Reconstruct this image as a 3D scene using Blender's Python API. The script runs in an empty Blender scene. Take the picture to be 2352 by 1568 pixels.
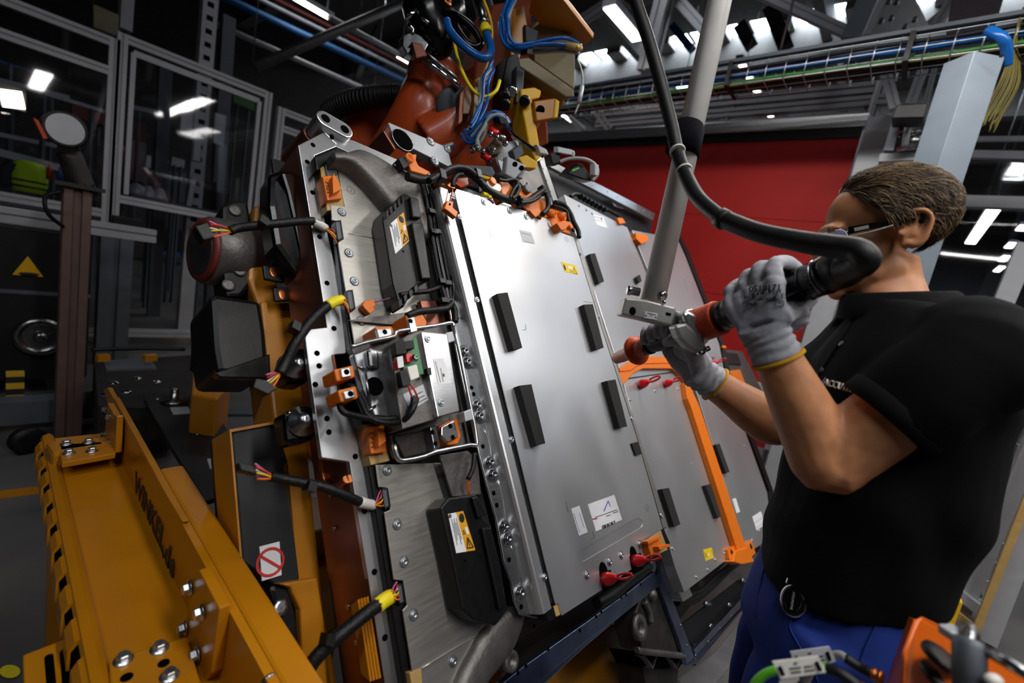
import bpy, bmesh, math, random
from mathutils import Vector, Matrix, noise
R = math.radians
SC = bpy.context.scene
COL = SC.collection
rnd = random.Random(11)

# ------------------------------------------------------------------ camera
# world: X runs along the battery pack, Y away from the worker's side, Z up
FPX, CAMZ = 1034.0, 1.40
_roll, _pitch, _yaw, TILT = R(10.993), R(8.796), R(39.914), R(32.369)
FW = Vector((math.cos(_yaw)*math.cos(_pitch), math.sin(_yaw)*math.cos(_pitch), -math.sin(_pitch)))
_rt = Vector((math.sin(_yaw), -math.cos(_yaw), 0)); _up = _rt.cross(FW)
RT = math.cos(_roll)*_rt + math.sin(_roll)*_up
UP = -math.sin(_roll)*_rt + math.cos(_roll)*_up
CAM = Vector((0, 0, CAMZ))
cd = bpy.data.cameras.new('camera'); cam = bpy.data.objects.new('camera', cd); COL.objects.link(cam)
cd.sensor_width = 36.0; cd.lens = FPX/2352*36.0; cd.clip_start = 0.02; cd.clip_end = 200
cam.matrix_world = Matrix(((RT.x, UP.x, -FW.x, 0), (RT.y, UP.y, -FW.y, 0), (RT.z, UP.z, -FW.z, CAMZ), (0, 0, 0, 1)))
cd.dof.use_dof = True; cd.dof.focus_distance = 1.12; cd.dof.aperture_fstop = 2.2
SC.camera = cam

# ------------------------------------------------------------------ world, light, exposure
w = bpy.data.worlds.new('world'); SC.world = w; w.use_nodes = True
w.node_tree.nodes['Background'].inputs[0].default_value = (0.75, 0.86, 1.0, 1)
w.node_tree.nodes['Background'].inputs[1].default_value = 0.6
SC.view_settings.view_transform = 'Standard'; SC.view_settings.look = 'None'
SC.view_settings.gamma = 1.0; SC.view_settings.use_curve_mapping = False
SC.view_settings.exposure = 0.0
SC.cycles.sample_clamp_indirect = 4.0; SC.cycles.max_bounces = 5; SC.cycles.diffuse_bounces = 3; SC.cycles.adaptive_threshold = 0.02
SC.cycles.caustics_reflective = False; SC.cycles.caustics_refractive = False

def area(name, loc, target, sx, sy, power, col=(1, 1, 1)):
    ld = bpy.data.lights.new(name, 'AREA'); ld.shape = 'RECTANGLE'; ld.size = sx; ld.size_y = sy
    ld.energy = power; ld.color = col
    o = bpy.data.objects.new(name, ld); COL.objects.link(o)
    d = (Vector(target)-Vector(loc)).normalized()
    o.matrix_world = Matrix.Translation(loc) @ d.to_track_quat('-Z', 'X').to_matrix().to_4x4()
    return o
# linear luminaires hung over the work station (rows along X) and the hall bays, some added out of view as fill
STATION = [((2.35, 0.14, 3.2), 3.0, 0.20, 30), ((2.35, -0.38, 3.2), 3.0, 0.20, 30), ((0.55, -1.15, 3.05), 2.2, 0.2, 46), ((3.4, -3.1, 3.25), 2.6, 0.4, 30)]  # lamps above the worker and beyond him are added to brighten worker and flange
for i, (l, sx, sy, pw) in enumerate(STATION):
    area('station_lamp', l, (l[0], l[1]+0.001, 0), sx, sy, pw, (1.0, 0.965, 0.92))
HALL = [(3.5, 7.5), (9.0, 7.5), (15.0, 7.5), (3.5, 3.0), (9.0, 3.0), (15.0, 3.0), (3.5, -3.5), (9.0, -3.5), (15.0, -3.5), (-2.0, -0.9), (-3, -3.5)]
for (x, y) in HALL:
    area('hall_lamp', (x, y, 5.34), (x, y+0.001, 0), 2.4, 0.3, 60 if (x, y) == (-2.0, -0.9) else 20 if (x, y) == (-3, -3.5) else 18, (0.93, 0.97, 1.0))  # the strong lamp near the camera is added, unseen, to brighten worker and pole

# ------------------------------------------------------------------ unprojection and frames
def ray(x, y): return FW + (x-1176)/FPX*RT - (y-784)/FPX*UP
def P(x, y, s): return CAM + ray(x, y)*s
def OX(x, y, X): d = ray(x, y); return CAM + d*(X/d.x)
def OY(x, y, Y): d = ray(x, y); return CAM + d*(Y/d.y)
def OZ(x, y, Z): d = ray(x, y); return CAM + d*((Z-CAMZ)/d.z)
PU = Vector((1, 0, 0)); PV = Vector((0, -math.sin(TILT), -math.cos(TILT))); PN = Vector((0, -math.cos(TILT), math.sin(TILT)))
PD = 0.70                                   # distance from the camera to the front cover plane
def PKW(u, v, w=0): return CAM + PU*u + PV*v + PN*(w-PD)
def PK(x, y, w=0):
    d = ray(x, y); p = d*(-(PD-w)/d.dot(PN)); return (p.dot(PU), p.dot(PV))
def PP(x, y, w=0): u, v = PK(x, y, w); return PKW(u, v, w)
def depth(p): return (Vector(p)-CAM).dot(FW)

# ------------------------------------------------------------------ mesh builder
WM = {}
class MB:
    def __init__(s): s.v = []; s.f = []; s.sm = []
    def add(s, vs, fs, smooth=False):
        n = len(s.v); s.v += [Vector(p) for p in vs]; s.f += [tuple(i+n for i in f) for f in fs]; s.sm += [smooth]*len(fs); return s
    def prism(s, pts, vec):
        pts = [Vector(p) for p in pts]; n = len(pts); vec = Vector(vec)
        return s.add(pts+[p+vec for p in pts], [tuple(range(n)), tuple(range(2*n-1, n-1, -1))]+[(i, (i+1) % n, n+(i+1) % n, n+i) for i in range(n)])
    def loft2(s, a, b):
        n = len(a); return s.add(list(a)+list(b), [tuple(range(n)), tuple(range(2*n-1, n-1, -1))]+[(i, (i+1) % n, n+(i+1) % n, n+i) for i in range(n)])
    def box(s, c, ax, ay, az):
        c = Vector(c); ax, ay, az = Vector(ax), Vector(ay), Vector(az)
        vs = [c+i*ax+j*ay+k*az for k in (-1, 1) for j in (-1, 1) for i in (-1, 1)]
        return s.add(vs, [(0, 1, 3, 2), (4, 6, 7, 5), (0, 4, 5, 1), (2, 3, 7, 6), (0, 2, 6, 4), (1, 5, 7, 3)])
    def aab(s, x0, x1, y0, y1, z0, z1):
        return s.box(((x0+x1)/2, (y0+y1)/2, (z0+z1)/2), ((x1-x0)/2, 0, 0), (0, (y1-y0)/2, 0), (0, 0, (z1-z0)/2))
    def rings(s, rs, caps=True, smooth=True):
        m = len(rs[0]); vs = [p for r in rs for p in r]; fs = []
        for k in range(len(rs)-1):
            for i in range(m):
                fs.append((k*m+i, k*m+(i+1) % m, (k+1)*m+(i+1) % m, (k+1)*m+i))
        s.add(vs, fs, smooth)
        if caps:
            n = len(s.v)-len(vs); s.f += [tuple(n+i for i in range(m-1, -1, -1)), tuple(n+(len(rs)-1)*m+i for i in range(m))]; s.sm += [False, False]
        return s
    def tube(s, pts, r, seg=8, sub=0, caps=True):
        pts = [Vector(p) for p in pts]
        if sub:
            pts, rr = spline(pts, sub, r if isinstance(r, (list, tuple)) else None)
            if rr: r = rr
        rad = r if isinstance(r, (list, tuple)) else [r]*len(pts)
        rs = []; x = None
        for i, p in enumerate(pts):
            t = (pts[min(i+1, len(pts)-1)]-pts[max(i-1, 0)]).normalized()
            if x is None: x = t.orthogonal().normalized()
            else:
                x = (x-t*x.dot(t))
                x = x.normalized() if x.length > 1e-6 else t.orthogonal().normalized()
            y = t.cross(x)
            rs.append([p+(x*math.cos(2*math.pi*k/seg)+y*math.sin(2*math.pi*k/seg))*rad[i] for k in range(seg)])
        return s.rings(rs, caps)
    def cyl(s, a, b, r0, r1=None, seg=16): return s.tube([a, b], [r0, r0 if r1 is None else r1], seg)
    def lathe(s, p, axis, prof, seg=20, xdir=None, ell=1.0, smooth=True):
        a = Vector(axis).normalized(); x = (Vector(xdir)-a*Vector(xdir).dot(a)).normalized() if xdir else a.orthogonal().normalized(); y = a.cross(x); p = Vector(p)
        return s.rings([[p+a*t+(x*math.cos(2*math.pi*k/seg)+y*math.sin(2*math.pi*k/seg)*ell)*max(r, 1e-5) for k in range(seg)] for t, r in prof], True, smooth)
    def ell(s, c, ax, ay, az, seg=16, rg=10):
        c = Vector(c); ax, ay, az = Vector(ax), Vector(ay), Vector(az)
        return s.rings([[c+az*(-math.cos(math.pi*j/rg))+(ax*math.cos(2*math.pi*k/seg)+ay*math.sin(2*math.pi*k/seg))*max(math.sin(math.pi*j/rg), 1e-3) for k in range(seg)] for j in range(rg+1)], True)
    def bar(s, a, b, wd, ht=None, upv=(0, 0, 1)):
        a, b = Vector(a), Vector(b); t = (b-a); L = t.length; t.normalize(); ht = ht or wd
        x = t.cross(Vector(upv)); x = x.normalized() if x.length > 1e-4 else t.orthogonal().normalized(); y = x.cross(t)
        return s.box((a+b)/2, t*L/2, x*wd/2, y*ht/2)
    def profile(s, a, b, wd, ht=None, upv=(0, 0, 1), slot=0.22):
        """aluminium T-slot profile: a bar with a slot groove in each side"""
        a, b = Vector(a), Vector(b); t = (b-a).normalized(); ht = ht or wd
        x = t.cross(Vector(upv)); x = x.normalized() if x.length > 1e-4 else t.orthogonal().normalized(); y = x.cross(t)
        hx, hy = wd/2, ht/2; sl = slot*min(hx, hy); dp = .35*min(hx, hy)
        q = [(hx, hy), (sl, hy), (sl, hy-dp), (-sl, hy-dp), (-sl, hy), (-hx, hy), (-hx, sl), (-hx+dp, sl), (-hx+dp, -sl), (-hx, -sl), (-hx, -hy), (-sl, -hy), (-sl, -hy+dp), (sl, -hy+dp), (sl, -hy), (hx, -hy), (hx, -sl), (hx-dp, -sl), (hx-dp, sl), (hx, sl)]
        return s.loft2([a+x*i+y*j for i, j in q], [b+x*i+y*j for i, j in q])
    def mesh(s, name, mats, origin=None):
        o = Vector(origin or (0, 0, 0)); me = bpy.data.meshes.new(name)
        me.from_pydata([tuple(p-o) for p in s.v], [], s.f)
        me.polygons.foreach_set('use_smooth', s.sm)
        bm = bmesh.new(); bm.from_mesh(me); bmesh.ops.recalc_face_normals(bm, faces=bm.faces); bm.to_mesh(me); bm.free()
        for m in (mats if isinstance(mats, (list, tuple)) else [mats]): me.materials.append(M[m])
        me.update(); return me
    def build(s, name, mat, parent=None, bevel=0, kind=None, label=None, seg=2):
        if not s.v: return None
        lo = [min(p[i] for p in s.v) for i in range(3)]; hi = [max(p[i] for p in s.v) for i in range(3)]
        org = Vector(((lo[0]+hi[0])/2, (lo[1]+hi[1])/2, lo[2]))
        o = put(name, s.mesh(name, mat, org), Matrix.Translation(org), parent)
        if bevel:
            b = o.modifiers.new('bevel', 'BEVEL'); b.width = bevel; b.segments = seg; b.limit_method = 'ANGLE'; b.angle_limit = R(40); b.harden_normals = False
        if kind: o['kind'] = kind
        if label: o['label'] = label
        return o
def spline(pts, sub, rad=None):
    out = []; ro = []; n = len(pts)
    for i in range(n-1):
        p0, p1, p2, p3 = pts[max(i-1, 0)], pts[i], pts[i+1], pts[min(i+2, n-1)]
        for k in range(sub):
            t = k/sub
            out.append(0.5*((2*p1)+(p2-p0)*t+(2*p0-5*p1+4*p2-p3)*t*t+(3*p1-p0-3*p2+p3)*t**3))
            if rad: ro.append(rad[i]*(1-t)+rad[i+1]*t)
    out.append(pts[-1]); 
    if rad: ro.append(rad[-1])
    return out, ro
def put(name, data, mw, parent=None):
    o = bpy.data.objects.new(name, data); COL.objects.link(o)
    o.matrix_basis = mw; WM[o] = mw.copy()
    if parent:
        o.parent = parent; o.matrix_parent_inverse = WM[parent].inverted()
    return o
def thing(name, label, cat, loc, group=None, kind=None):
    o = put(name, None, Matrix.Translation(Vector(loc))); o.empty_display_size = .05
    return tag(o, label, cat, group, kind)
def tag(o, label, cat, group=None, kind=None):
    o['label'] = label; o['category'] = cat
    if group: o['group'] = group
    if kind: o['kind'] = kind
    return o
def struct(o): o['kind'] = 'structure'; return o
def frame(loc, z, x=None):
    z = Vector(z).normalized(); x = Vector(x) if x is not None else z.orthogonal(); x = (x-z*x.dot(z)).normalized(); y = z.cross(x)
    return Matrix(((x.x, y.x, z.x, loc[0]), (x.y, y.y, z.y, loc[1]), (x.z, y.z, z.z, loc[2]), (0, 0, 0, 1)))
TMP = bpy.data.scenes.new('tmp')
def tmp_dg():
    with bpy.context.temp_override(scene=TMP, view_layer=TMP.view_layers[0]):
        dg = bpy.context.evaluated_depsgraph_get(); dg.update()
    return dg
def remesh(mb, voxel, smooth=6, fac=.5):
    me = mb.mesh('tmp', []) ; o = bpy.data.objects.new('tmp', me); TMP.collection.objects.link(o)
    m = o.modifiers.new('r', 'REMESH'); m.mode = 'VOXEL'; m.voxel_size = voxel; m.use_smooth_shade = True
    s = o.modifiers.new('s', 'SMOOTH'); s.iterations = smooth; s.factor = fac
    dg = tmp_dg()
    out = bpy.data.meshes.new_from_object(o.evaluated_get(dg)); bpy.data.objects.remove(o)
    return out
def mesh_obj(name, me, mats, parent=None):
    for m in mats: me.materials.append(M[m])
    xs = [v.co for v in me.vertices]; org = Vector(((min(c.x for c in xs)+max(c.x for c in xs))/2, (min(c.y for c in xs)+max(c.y for c in xs))/2, min(c.z for c in xs)))
    me.transform(Matrix.Translation(-org)); me.polygons.foreach_set('use_smooth', [True]*len(me.polygons)); me.update()
    return put(name, me, Matrix.Translation(org), parent)
_fonts = {}
def text(name, s, size, mat, loc, xd, zd, parent, extr=.0004, shear=0, align='CENTER', bold=0, sx=1.0):
    c = bpy.data.curves.new('txt', 'FONT'); c.body = s; c.size = size; c.extrude = extr; c.align_x = align; c.align_y = 'CENTER'; c.shear = shear; c.offset = bold; c.resolution_u = 2
    o = bpy.data.objects.new('txt', c); TMP.collection.objects.link(o); dg = tmp_dg()
    me = bpy.data.meshes.new_from_object(o.evaluated_get(dg)); bpy.data.objects.remove(o); me.materials.clear(); me.materials.append(M[mat]); me.name = name
    if sx != 1: me.transform(Matrix.Scale(sx, 4, (1, 0, 0)))
    return put(name, me, frame(loc, zd, xd), parent)

# ------------------------------------------------------------------ materials (procedural)
M = {}
def lin(h):
    if not isinstance(h, str): return tuple(h)
    c = [int(h[i:i+2], 16)/255 for i in (0, 2, 4)]; return tuple(x/12.92 if x <= .04045 else ((x+.055)/1.055)**2.4 for x in c)
def mat(name, col, rough=.5, metal=0, var=.08, scale=30, bump=0, bscale=200, stretch=None, spec=.5, emit=0, ecol=None, coat=0, sub=0, alpha=1, rvar=.08):
    m = bpy.data.materials.new(name); m.use_nodes = True; nt = m.node_tree; b = nt.nodes['Principled BSDF']; M[name] = m
    c = lin(col); L = nt.links.new
    b.inputs['Roughness'].default_value = rough; b.inputs['Metallic'].default_value = metal; b.inputs['Specular IOR Level'].default_value = spec
    b.inputs['Coat Weight'].default_value = coat; b.inputs['Coat Roughness'].default_value = .15
    if sub: b.inputs['Subsurface Weight'].default_value = sub; b.inputs['Subsurface Radius'].default_value = (.01, .004, .002); b.inputs['Subsurface Scale'].default_value = .6
    tc = nt.nodes.new('ShaderNodeTexCoord'); vec = tc.outputs['Object']
    if stretch:
        mp = nt.nodes.new('ShaderNodeMapping'); mp.inputs['Scale'].default_value = stretch; L(vec, mp.inputs['Vector']); vec = mp.outputs['Vector']
    nz = nt.nodes.new('ShaderNodeTexNoise'); nz.inputs['Scale'].default_value = scale; nz.inputs['Detail'].default_value = 4; L(vec, nz.inputs['Vector'])
    rp = nt.nodes.new('ShaderNodeValToRGB'); rp.color_ramp.elements[0].position = .3; rp.color_ramp.elements[1].position = .7
    rp.color_ramp.elements[0].color = (*[x*(1-var) for x in c], 1); rp.color_ramp.elements[1].color = (*[min(1, x*(1+var)) for x in c], 1)
    L(nz.outputs['Fac'], rp.inputs['Fac']); L(rp.outputs['Color'], b.inputs['Base Color'])
    if rvar:
        mr = nt.nodes.new('ShaderNodeMapRange'); mr.inputs['To Min'].default_value = max(.02, rough-rvar); mr.inputs['To Max'].default_value = min(1, rough+rvar)
        L(nz.outputs['Fac'], mr.inputs['Value']); L(mr.outputs['Result'], b.inputs['Roughness'])
    if bump:
        n2 = nt.nodes.new('ShaderNodeTexNoise'); n2.inputs['Scale'].default_value = bscale; n2.inputs['Detail'].default_value = 2; L(vec, n2.inputs['Vector'])
        bp = nt.nodes.new('ShaderNodeBump'); bp.inputs['Strength'].default_value = bump; bp.inputs['Distance'].default_value = .002; L(n2.outputs['Fac'], bp.inputs['Height']); L(bp.outputs['Normal'], b.inputs['Normal'])
    if emit:
        b.inputs['Emission Color'].default_value = (*lin(ecol or col), 1); b.inputs['Emission Strength'].default_value = emit
    return m
mat('cover', 'd8d8da', .36, .85, .03, 4, .02, 900)
mat('module_plate', 'b9b6b0', .4, .85, .06, 3, .05, 300, (6, 120, 6))
mat('alu', 'c4c6c9', .32, 1, .08, 14, .02, 200, (3, 40, 3))
mat('alu_flange', 'dcdee2', .33, 1, .03, 18, 0, 160, (30, 4, 4), rvar=.03)
mat('alu_profile', 'aeafb5', .5, .25, .06, 20)
mat('profile_brown', '7d6660', .5, .6, .08, 20)
mat('cast', '6d6a68', .5, .75, .22, 24, .4, 130)
mat('cast_dark', '403c3a', .55, .7, .25, 24, .4, 130)
mat('side_metal', '8d5a4c', .4, .9, .18, 9, .03, 120)  # aluminium with the orange reflection of the fixture put into its base colour
mat('rail_metal', '95a2be', .3, 1, .12, 14, .03, 160)
mat('steel', '9c9ea2', .25, 1, .1, 60)
mat('zinc', 'c8ced4', .34, 1, .1, 90)
mat('chrome', 'd0d2d6', .1, 1, .03, 40)
mat('hole', '030304', .9, 0, .1, 30, spec=.05)  # near-black colour stands in for the shade inside openings and gaps
mat('black_plastic', '0d0e10', .42, 0, .15, 80, .12, 500, spec=.35)
mat('black_gloss', '08080a', .22, 0, .1, 40, spec=.4)
mat('black_tape', '0b0b0d', .5, 0, .3, 160, .5, 260, spec=.35)
mat('rubber', '101012', .5, 0, .15, 60, .1, 300, spec=.35)
mat('foam', '1b1b1a', .85, 0, .2, 300, .3, 700)
mat('dark_panel', '15171b', .5, .2, .12, 8)
mat('orange', 'e27206', .45, 0, .06, 40)
mat('orange_paint', 'ff7414', .4, 0, .04, 30)
mat('orange_tool', 'c8440e', .4, 0, .08, 60)
mat('red_plastic', 'd3161c', .3, 0, .06, 40)
mat('tan', 'b8965c', .5, 0, .1, 30)
mat('copper', 'b5683a', .3, .9, .15, 20)
mat('yellow_paint', 'b4730a', .36, 0, .08, 10, .10, 350, coat=.2)
mat('yellow_bright', 'eab410', .4, 0, .06, 20)
mat('yellow_tape', 'f2dc1c', .45, 0, .05, 60)
mat('robot_orange', 'b5481c', .38, 0, .14, 8, coat=.2)
mat('robot_dark', '7a3414', .6, 0, .15, 8, spec=.25)
mat('curtain', 'a80e08', .7, 0, .06, 30, .05, 800)
mat('grey_paint', '7f8a96', .45, .1, .05, 12)
mat('grey_dark', '585e66', .5, .2, .08, 12)
mat('light_grey', 'b9bcc2', .45, .2, .05, 12)
mat('pole_paint', 'd6d4d2', .38, .05, .05, 30, .05, 400)
mat('bracket_grey', '8f8f8d', .45, .5, .08, 30, .1, 300)
mat('label_white', 'e9e8ec', .5, 0, .03, 60)
mat('label_yellow', 'e8c61a', .5, 0, .03, 60)
mat('label_amber', 'e0a01c', .5, 0, .03, 60)
mat('ink', '17171a', .6, 0, .1, 60)
mat('ink_blue', '2a3ab8', .6, 0, .1, 60)
mat('ink_red', 'c82a28', .6, 0, .1, 60)
mat('pcb', '2c7a3c', .4, 0, .2, 200)
mat('white_plastic', 'dcdad4', .4, 0, .05, 60)
mat('wire_red', 'c8302c', .4); mat('wire_pink', 'd66aa0', .4); mat('wire_yellow', 'e0c81c', .4); mat('wire_white', 'd8d4cc', .4); mat('wire_orange', 'e8641c', .4); mat('wire_violet', '8a4a7a', .4)
mat('hose_blue', '1058a4', .25, 0, .06, 40)
mat('hose_green', '2c6a26', .4, 0, .1, 40)
mat('cable_green', '63c22c', .4, 0, .06, 40)
mat('hose_clear', '9a9a98', .3, 0, .1, 40)
mat('pipe_blue', '1f5a94', .5, 0, .1, 10)
mat('pipe_red', '6a2620', .5, 0, .1, 10)
mat('skin', 'b87e58', .5, 0, .16, 38, .10, 700, spec=.35)
mat('hair', '3a2d22', .5, 0, .4, 40, spec=.35)
mat('hair_light', '8c7150', .5, 0, .3, 60, spec=.35)
mat('polo', '08090c', .9, 0, .15, 120, .25, 900, spec=.12)
mat('button', '2c3a48', .4)
mat('trousers', '0b2c80', .85, 0, .1, 60, .2, 800)
mat('glove', 'abacb6', .9, 0, .14, 60, .5, 800, (1, 1, 2.2))
mat('cuff_yellow', 'c8930c', .8, 0, .1, 200, .4, 600)
mat('lens_tint', '6a6a8c', .08, .4, .05, 20)
mat('velcro', '0c0c14', .95, 0, .4, 400, .8, 900, spec=.1)
mat('plate_worn', '6c6c6e', .6, .2, .25, 9)
mat('beige', '857a60', .5, 0, .1, 20)
mat('earth_wire', '6f641c', .5, 0, .2, 60)
mat('hivis', 'c3ef12', .7, 0, .05, 30, emit=0)
mat('sleeve_navy', '1a2233', .8)
mat('sky_pane', 'ffffff', .5, emit=16.0, ecol='dcecff')
mat('led', 'ffffff', .5, emit=14.0, ecol='fff3e0')
mat('led_green', '60ff40', .5, emit=5, ecol='7dff50')
mat('lamp_body', '9a9ca2', .5, .3)
mat('roof_beam', '8a8680', .7, 0, .15, 3)
mat('truss_dark', '3c3a3a', .6, .4, .2, 6)
mat('striped_dark', '1a1a18', .6)

def node_mat(name): 
    m = bpy.data.materials.new(name); m.use_nodes = True; M[name] = m; return m, m.node_tree, m.node_tree.nodes['Principled BSDF']
m, nt, b = node_mat('floor_paint')
tc = nt.nodes.new('ShaderNodeTexCoord'); nz = nt.nodes.new('ShaderNodeTexNoise'); nz.inputs['Scale'].default_value = 1.3; nz.inputs['Detail'].default_value = 8
nt.links.new(tc.outputs['Object'], nz.inputs['Vector']); rp = nt.nodes.new('ShaderNodeValToRGB')
rp.color_ramp.elements[0].position = .35; rp.color_ramp.elements[0].color = (.07, .066, .068, 1); rp.color_ramp.elements[1].position = .68; rp.color_ramp.elements[1].color = (.16, .153, .15, 1)
nt.links.new(nz.outputs['Fac'], rp.inputs['Fac']); nt.links.new(rp.outputs['Color'], b.inputs['Base Color']); b.inputs['Roughness'].default_value = .38
m, nt, b = node_mat('brick_wall')
tc = nt.nodes.new('ShaderNodeTexCoord'); mp = nt.nodes.new('ShaderNodeMapping'); mp.inputs['Rotation'].default_value = (R(90), 0, 0); nt.links.new(tc.outputs['Object'], mp.inputs['Vector'])
br = nt.nodes.new('ShaderNodeTexBrick'); br.inputs['Scale'].default_value = 3.2; br.inputs['Color1'].default_value = (.085, .068, .058, 1); br.inputs['Color2'].default_value = (.11, .09, .078, 1); br.inputs['Mortar'].default_value = (.055, .05, .048, 1)
nt.links.new(mp.outputs['Vector'], br.inputs['Vector']); nt.links.new(br.outputs['Color'], b.inputs['Base Color']); b.inputs['Roughness'].default_value = .85
mat('wall_plaster', '4a4a4c', .8, 0, .15, 1.5); mat('ceiling_deck', '6a6865', .8, 0, .2, 1.2, stretch=(1, 8, 1))
m, nt, b = node_mat('pane')                       # clear guard sheet: transparent with a mirror-like surface
nt.nodes.remove(b); out = nt.nodes['Material Output']; tr = nt.nodes.new('ShaderNodeBsdfTransparent'); gl = nt.nodes.new('ShaderNodeBsdfGlossy'); gl.inputs['Roughness'].default_value = .03
tr.inputs['Color'].default_value = (.86, .87, .9, 1); fr = nt.nodes.new('ShaderNodeFresnel'); fr.inputs['IOR'].default_value = 1.6
mx = nt.nodes.new('ShaderNodeMixShader'); nz = nt.nodes.new('ShaderNodeTexNoise'); nz.inputs['Scale'].default_value = 2.2; bp = nt.nodes.new('ShaderNodeBump'); bp.inputs['Strength'].default_value = .07; bp.inputs['Distance'].default_value = .02
nt.links.new(nz.outputs['Fac'], bp.inputs['Height']); nt.links.new(bp.outputs['Normal'], gl.inputs['Normal'])
nt.links.new(fr.outputs[0], mx.inputs[0]); nt.links.new(tr.outputs[0], mx.inputs[1]); nt.links.new(gl.outputs[0], mx.inputs[2]); nt.links.new(mx.outputs[0], out.inputs['Surface'])
m, nt, b = node_mat('hazard')                     # yellow and black diagonal stripes
tc = nt.nodes.new('ShaderNodeTexCoord'); wv = nt.nodes.new('ShaderNodeTexWave'); wv.inputs['Scale'].default_value = 4.2; wv.bands_direction = 'Z'; nt.links.new(tc.outputs['Object'], wv.inputs['Vector'])
rp = nt.nodes.new('ShaderNodeValToRGB'); rp.color_ramp.interpolation = 'CONSTANT'; rp.color_ramp.elements[0].color = (.02, .02, .02, 1); rp.color_ramp.elements[1].position = .5; rp.color_ramp.elements[1].color = (.75, .45, .03, 1)
nt.links.new(wv.outputs['Fac'], rp.inputs['Fac']); nt.links.new(rp.outputs['Color'], b.inputs['Base Color'])

# ================================================================== the hall
X0, X1, Y0, Y1, ZR = -8.0, 24.0, -10.0, 16.5, 7.6
struct(MB().aab(X0, X1, Y0, Y1, -.1, 0).build('floor', 'floor_paint'))
struct(MB().aab(X0, X1, Y1, Y1+.2, 0, ZR).build('wall_back', 'brick_wall'))
struct(MB().aab(X1, X1+.2, Y0, Y1, 0, ZR).build('wall_right', 'wall_plaster'))
struct(MB().aab(X0-.2, X0, Y0, Y1, 0, ZR).build('wall_left', 'wall_plaster'))
struct(MB().aab(X0, X1, Y0-.2, Y0, 0, ZR).build('wall_front', 'wall_plaster'))
ceil = MB()
SKX = (10.7, 12.5)
ceil.aab(X0, SKX[0], Y0, Y1, ZR, ZR+.2).aab(SKX[1], X1, Y0, Y1, ZR, ZR+.2)
ceiling = struct(ceil.build('ceiling', 'ceiling_deck'))
n = 20; dy = (Y1-Y0)/n
for i in range(n):                                                   # skylight strip: frames and bright panes
    y0 = Y0+i*dy; ym = y0+dy*.32
    sk = struct(MB().aab(SKX[0], SKX[1], y0, ym, ZR-.12, ZR+.2).aab(SKX[0], SKX[1], ym, y0+dy, ZR+.16, ZR+.2).build('window_%d' % (i+1), 'roof_beam'))
    MB().aab(SKX[0]+.02, SKX[1]-.02, ym+.03, y0+dy-.03, ZR+.05, ZR+.09).build('pane', 'sky_pane', sk)
    MB().aab(SKX[0], SKX[1], (ym+y0+dy)/2-.03, (ym+y0+dy)/2+.03, ZR, ZR+.04).build('glazing_bar', 'truss_dark', sk)
for i, x in enumerate((1.5, 4.8, 8.1, 11.3, 15.0, 18.3, 21.5)):     # roof beams across the hall
    struct(MB().aab(x-.14, x+.14, Y0, Y1, ZR-.75, ZR).build('trim_%d' % (i+1), 'roof_beam'))
for i, y in enumerate((10.3, 6.6, 2.6, -1.4, -5.4)):
    struct(MB().aab(X0, X1, y-.09, y+.09, ZR-.42, ZR-.05).build('trim_%d' % (i+8), 'roof_beam'))
# linear lamps: one thing each
def lamp(x, y, z, L, label, w=.12):
    t = thing('ceiling_light', label, 'lamp', (x, y, z), 'linear ceiling lamps')
    MB().aab(x-L/2, x+L/2, y-w/2, y+w/2, z+.012, z+.075).build('housing', 'lamp_body', t)
    MB().aab(x-L/2+.02, x+L/2-.02, y-w/2+.012, y+w/2-.012, z, z+.011).build('diffuser', 'led', t)
    for dx in (-L*.35, L*.35): MB().cyl((x+dx, y, z+.075), (x+dx, y, ZR-.42), .006, seg=6).build('hanger', 'steel', t)
def lamp_px(a, b, z, label):
    p, q = OZ(*a, z), OZ(*b, z); lamp((p.x+q.x)/2, (p.y+q.y)/2, z, abs(q.x-p.x), label, .16)
lamp_px((672, -4), (764, 44), 4.6, 'lit linear lamp high up left of the robot')
lamp_px((1395, 16), (1468, 96), 4.2, 'lit linear lamp between the robot and the hanging pole')
lamp_px((918, 128), (943, 148), 4.4, 'short lit end of lamp beside the robot wrist')
lamp_px((1562, 198), (1590, 226), 4.2, 'small lit lamp seen through the roof bars left of the pole')
lamp(9.0, 7.5, 5.36, 2.4, 'linear hall lamp far behind the gripper'); lamp(9.0, 3.0, 5.36, 2.4, 'linear hall lamp between the cable tray and the frame below it')
for k, (l, sx, sy, pw) in enumerate(STATION):
    t = thing('station_light', ('first linear work lamp hung over the battery pack', 'second linear work lamp hung over the battery pack', 'added fill lamp out of view above the worker', 'added fill lamp out of view, brightening the flange and the worker')[k], 'lamp', l, 'station lamps')
    MB().aab(l[0]-sx/2, l[0]+sx/2, l[1]-sy/2, l[1]+sy/2, l[2]+.01, l[2]+.09).build('housing', 'lamp_body', t)
    for dx in (-sx*.4, sx*.4): MB().cyl((l[0]+dx, l[1], l[2]+.09), (l[0]+dx, l[1], ZR-.42), .008, seg=6).build('hanger', 'steel', t)

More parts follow.
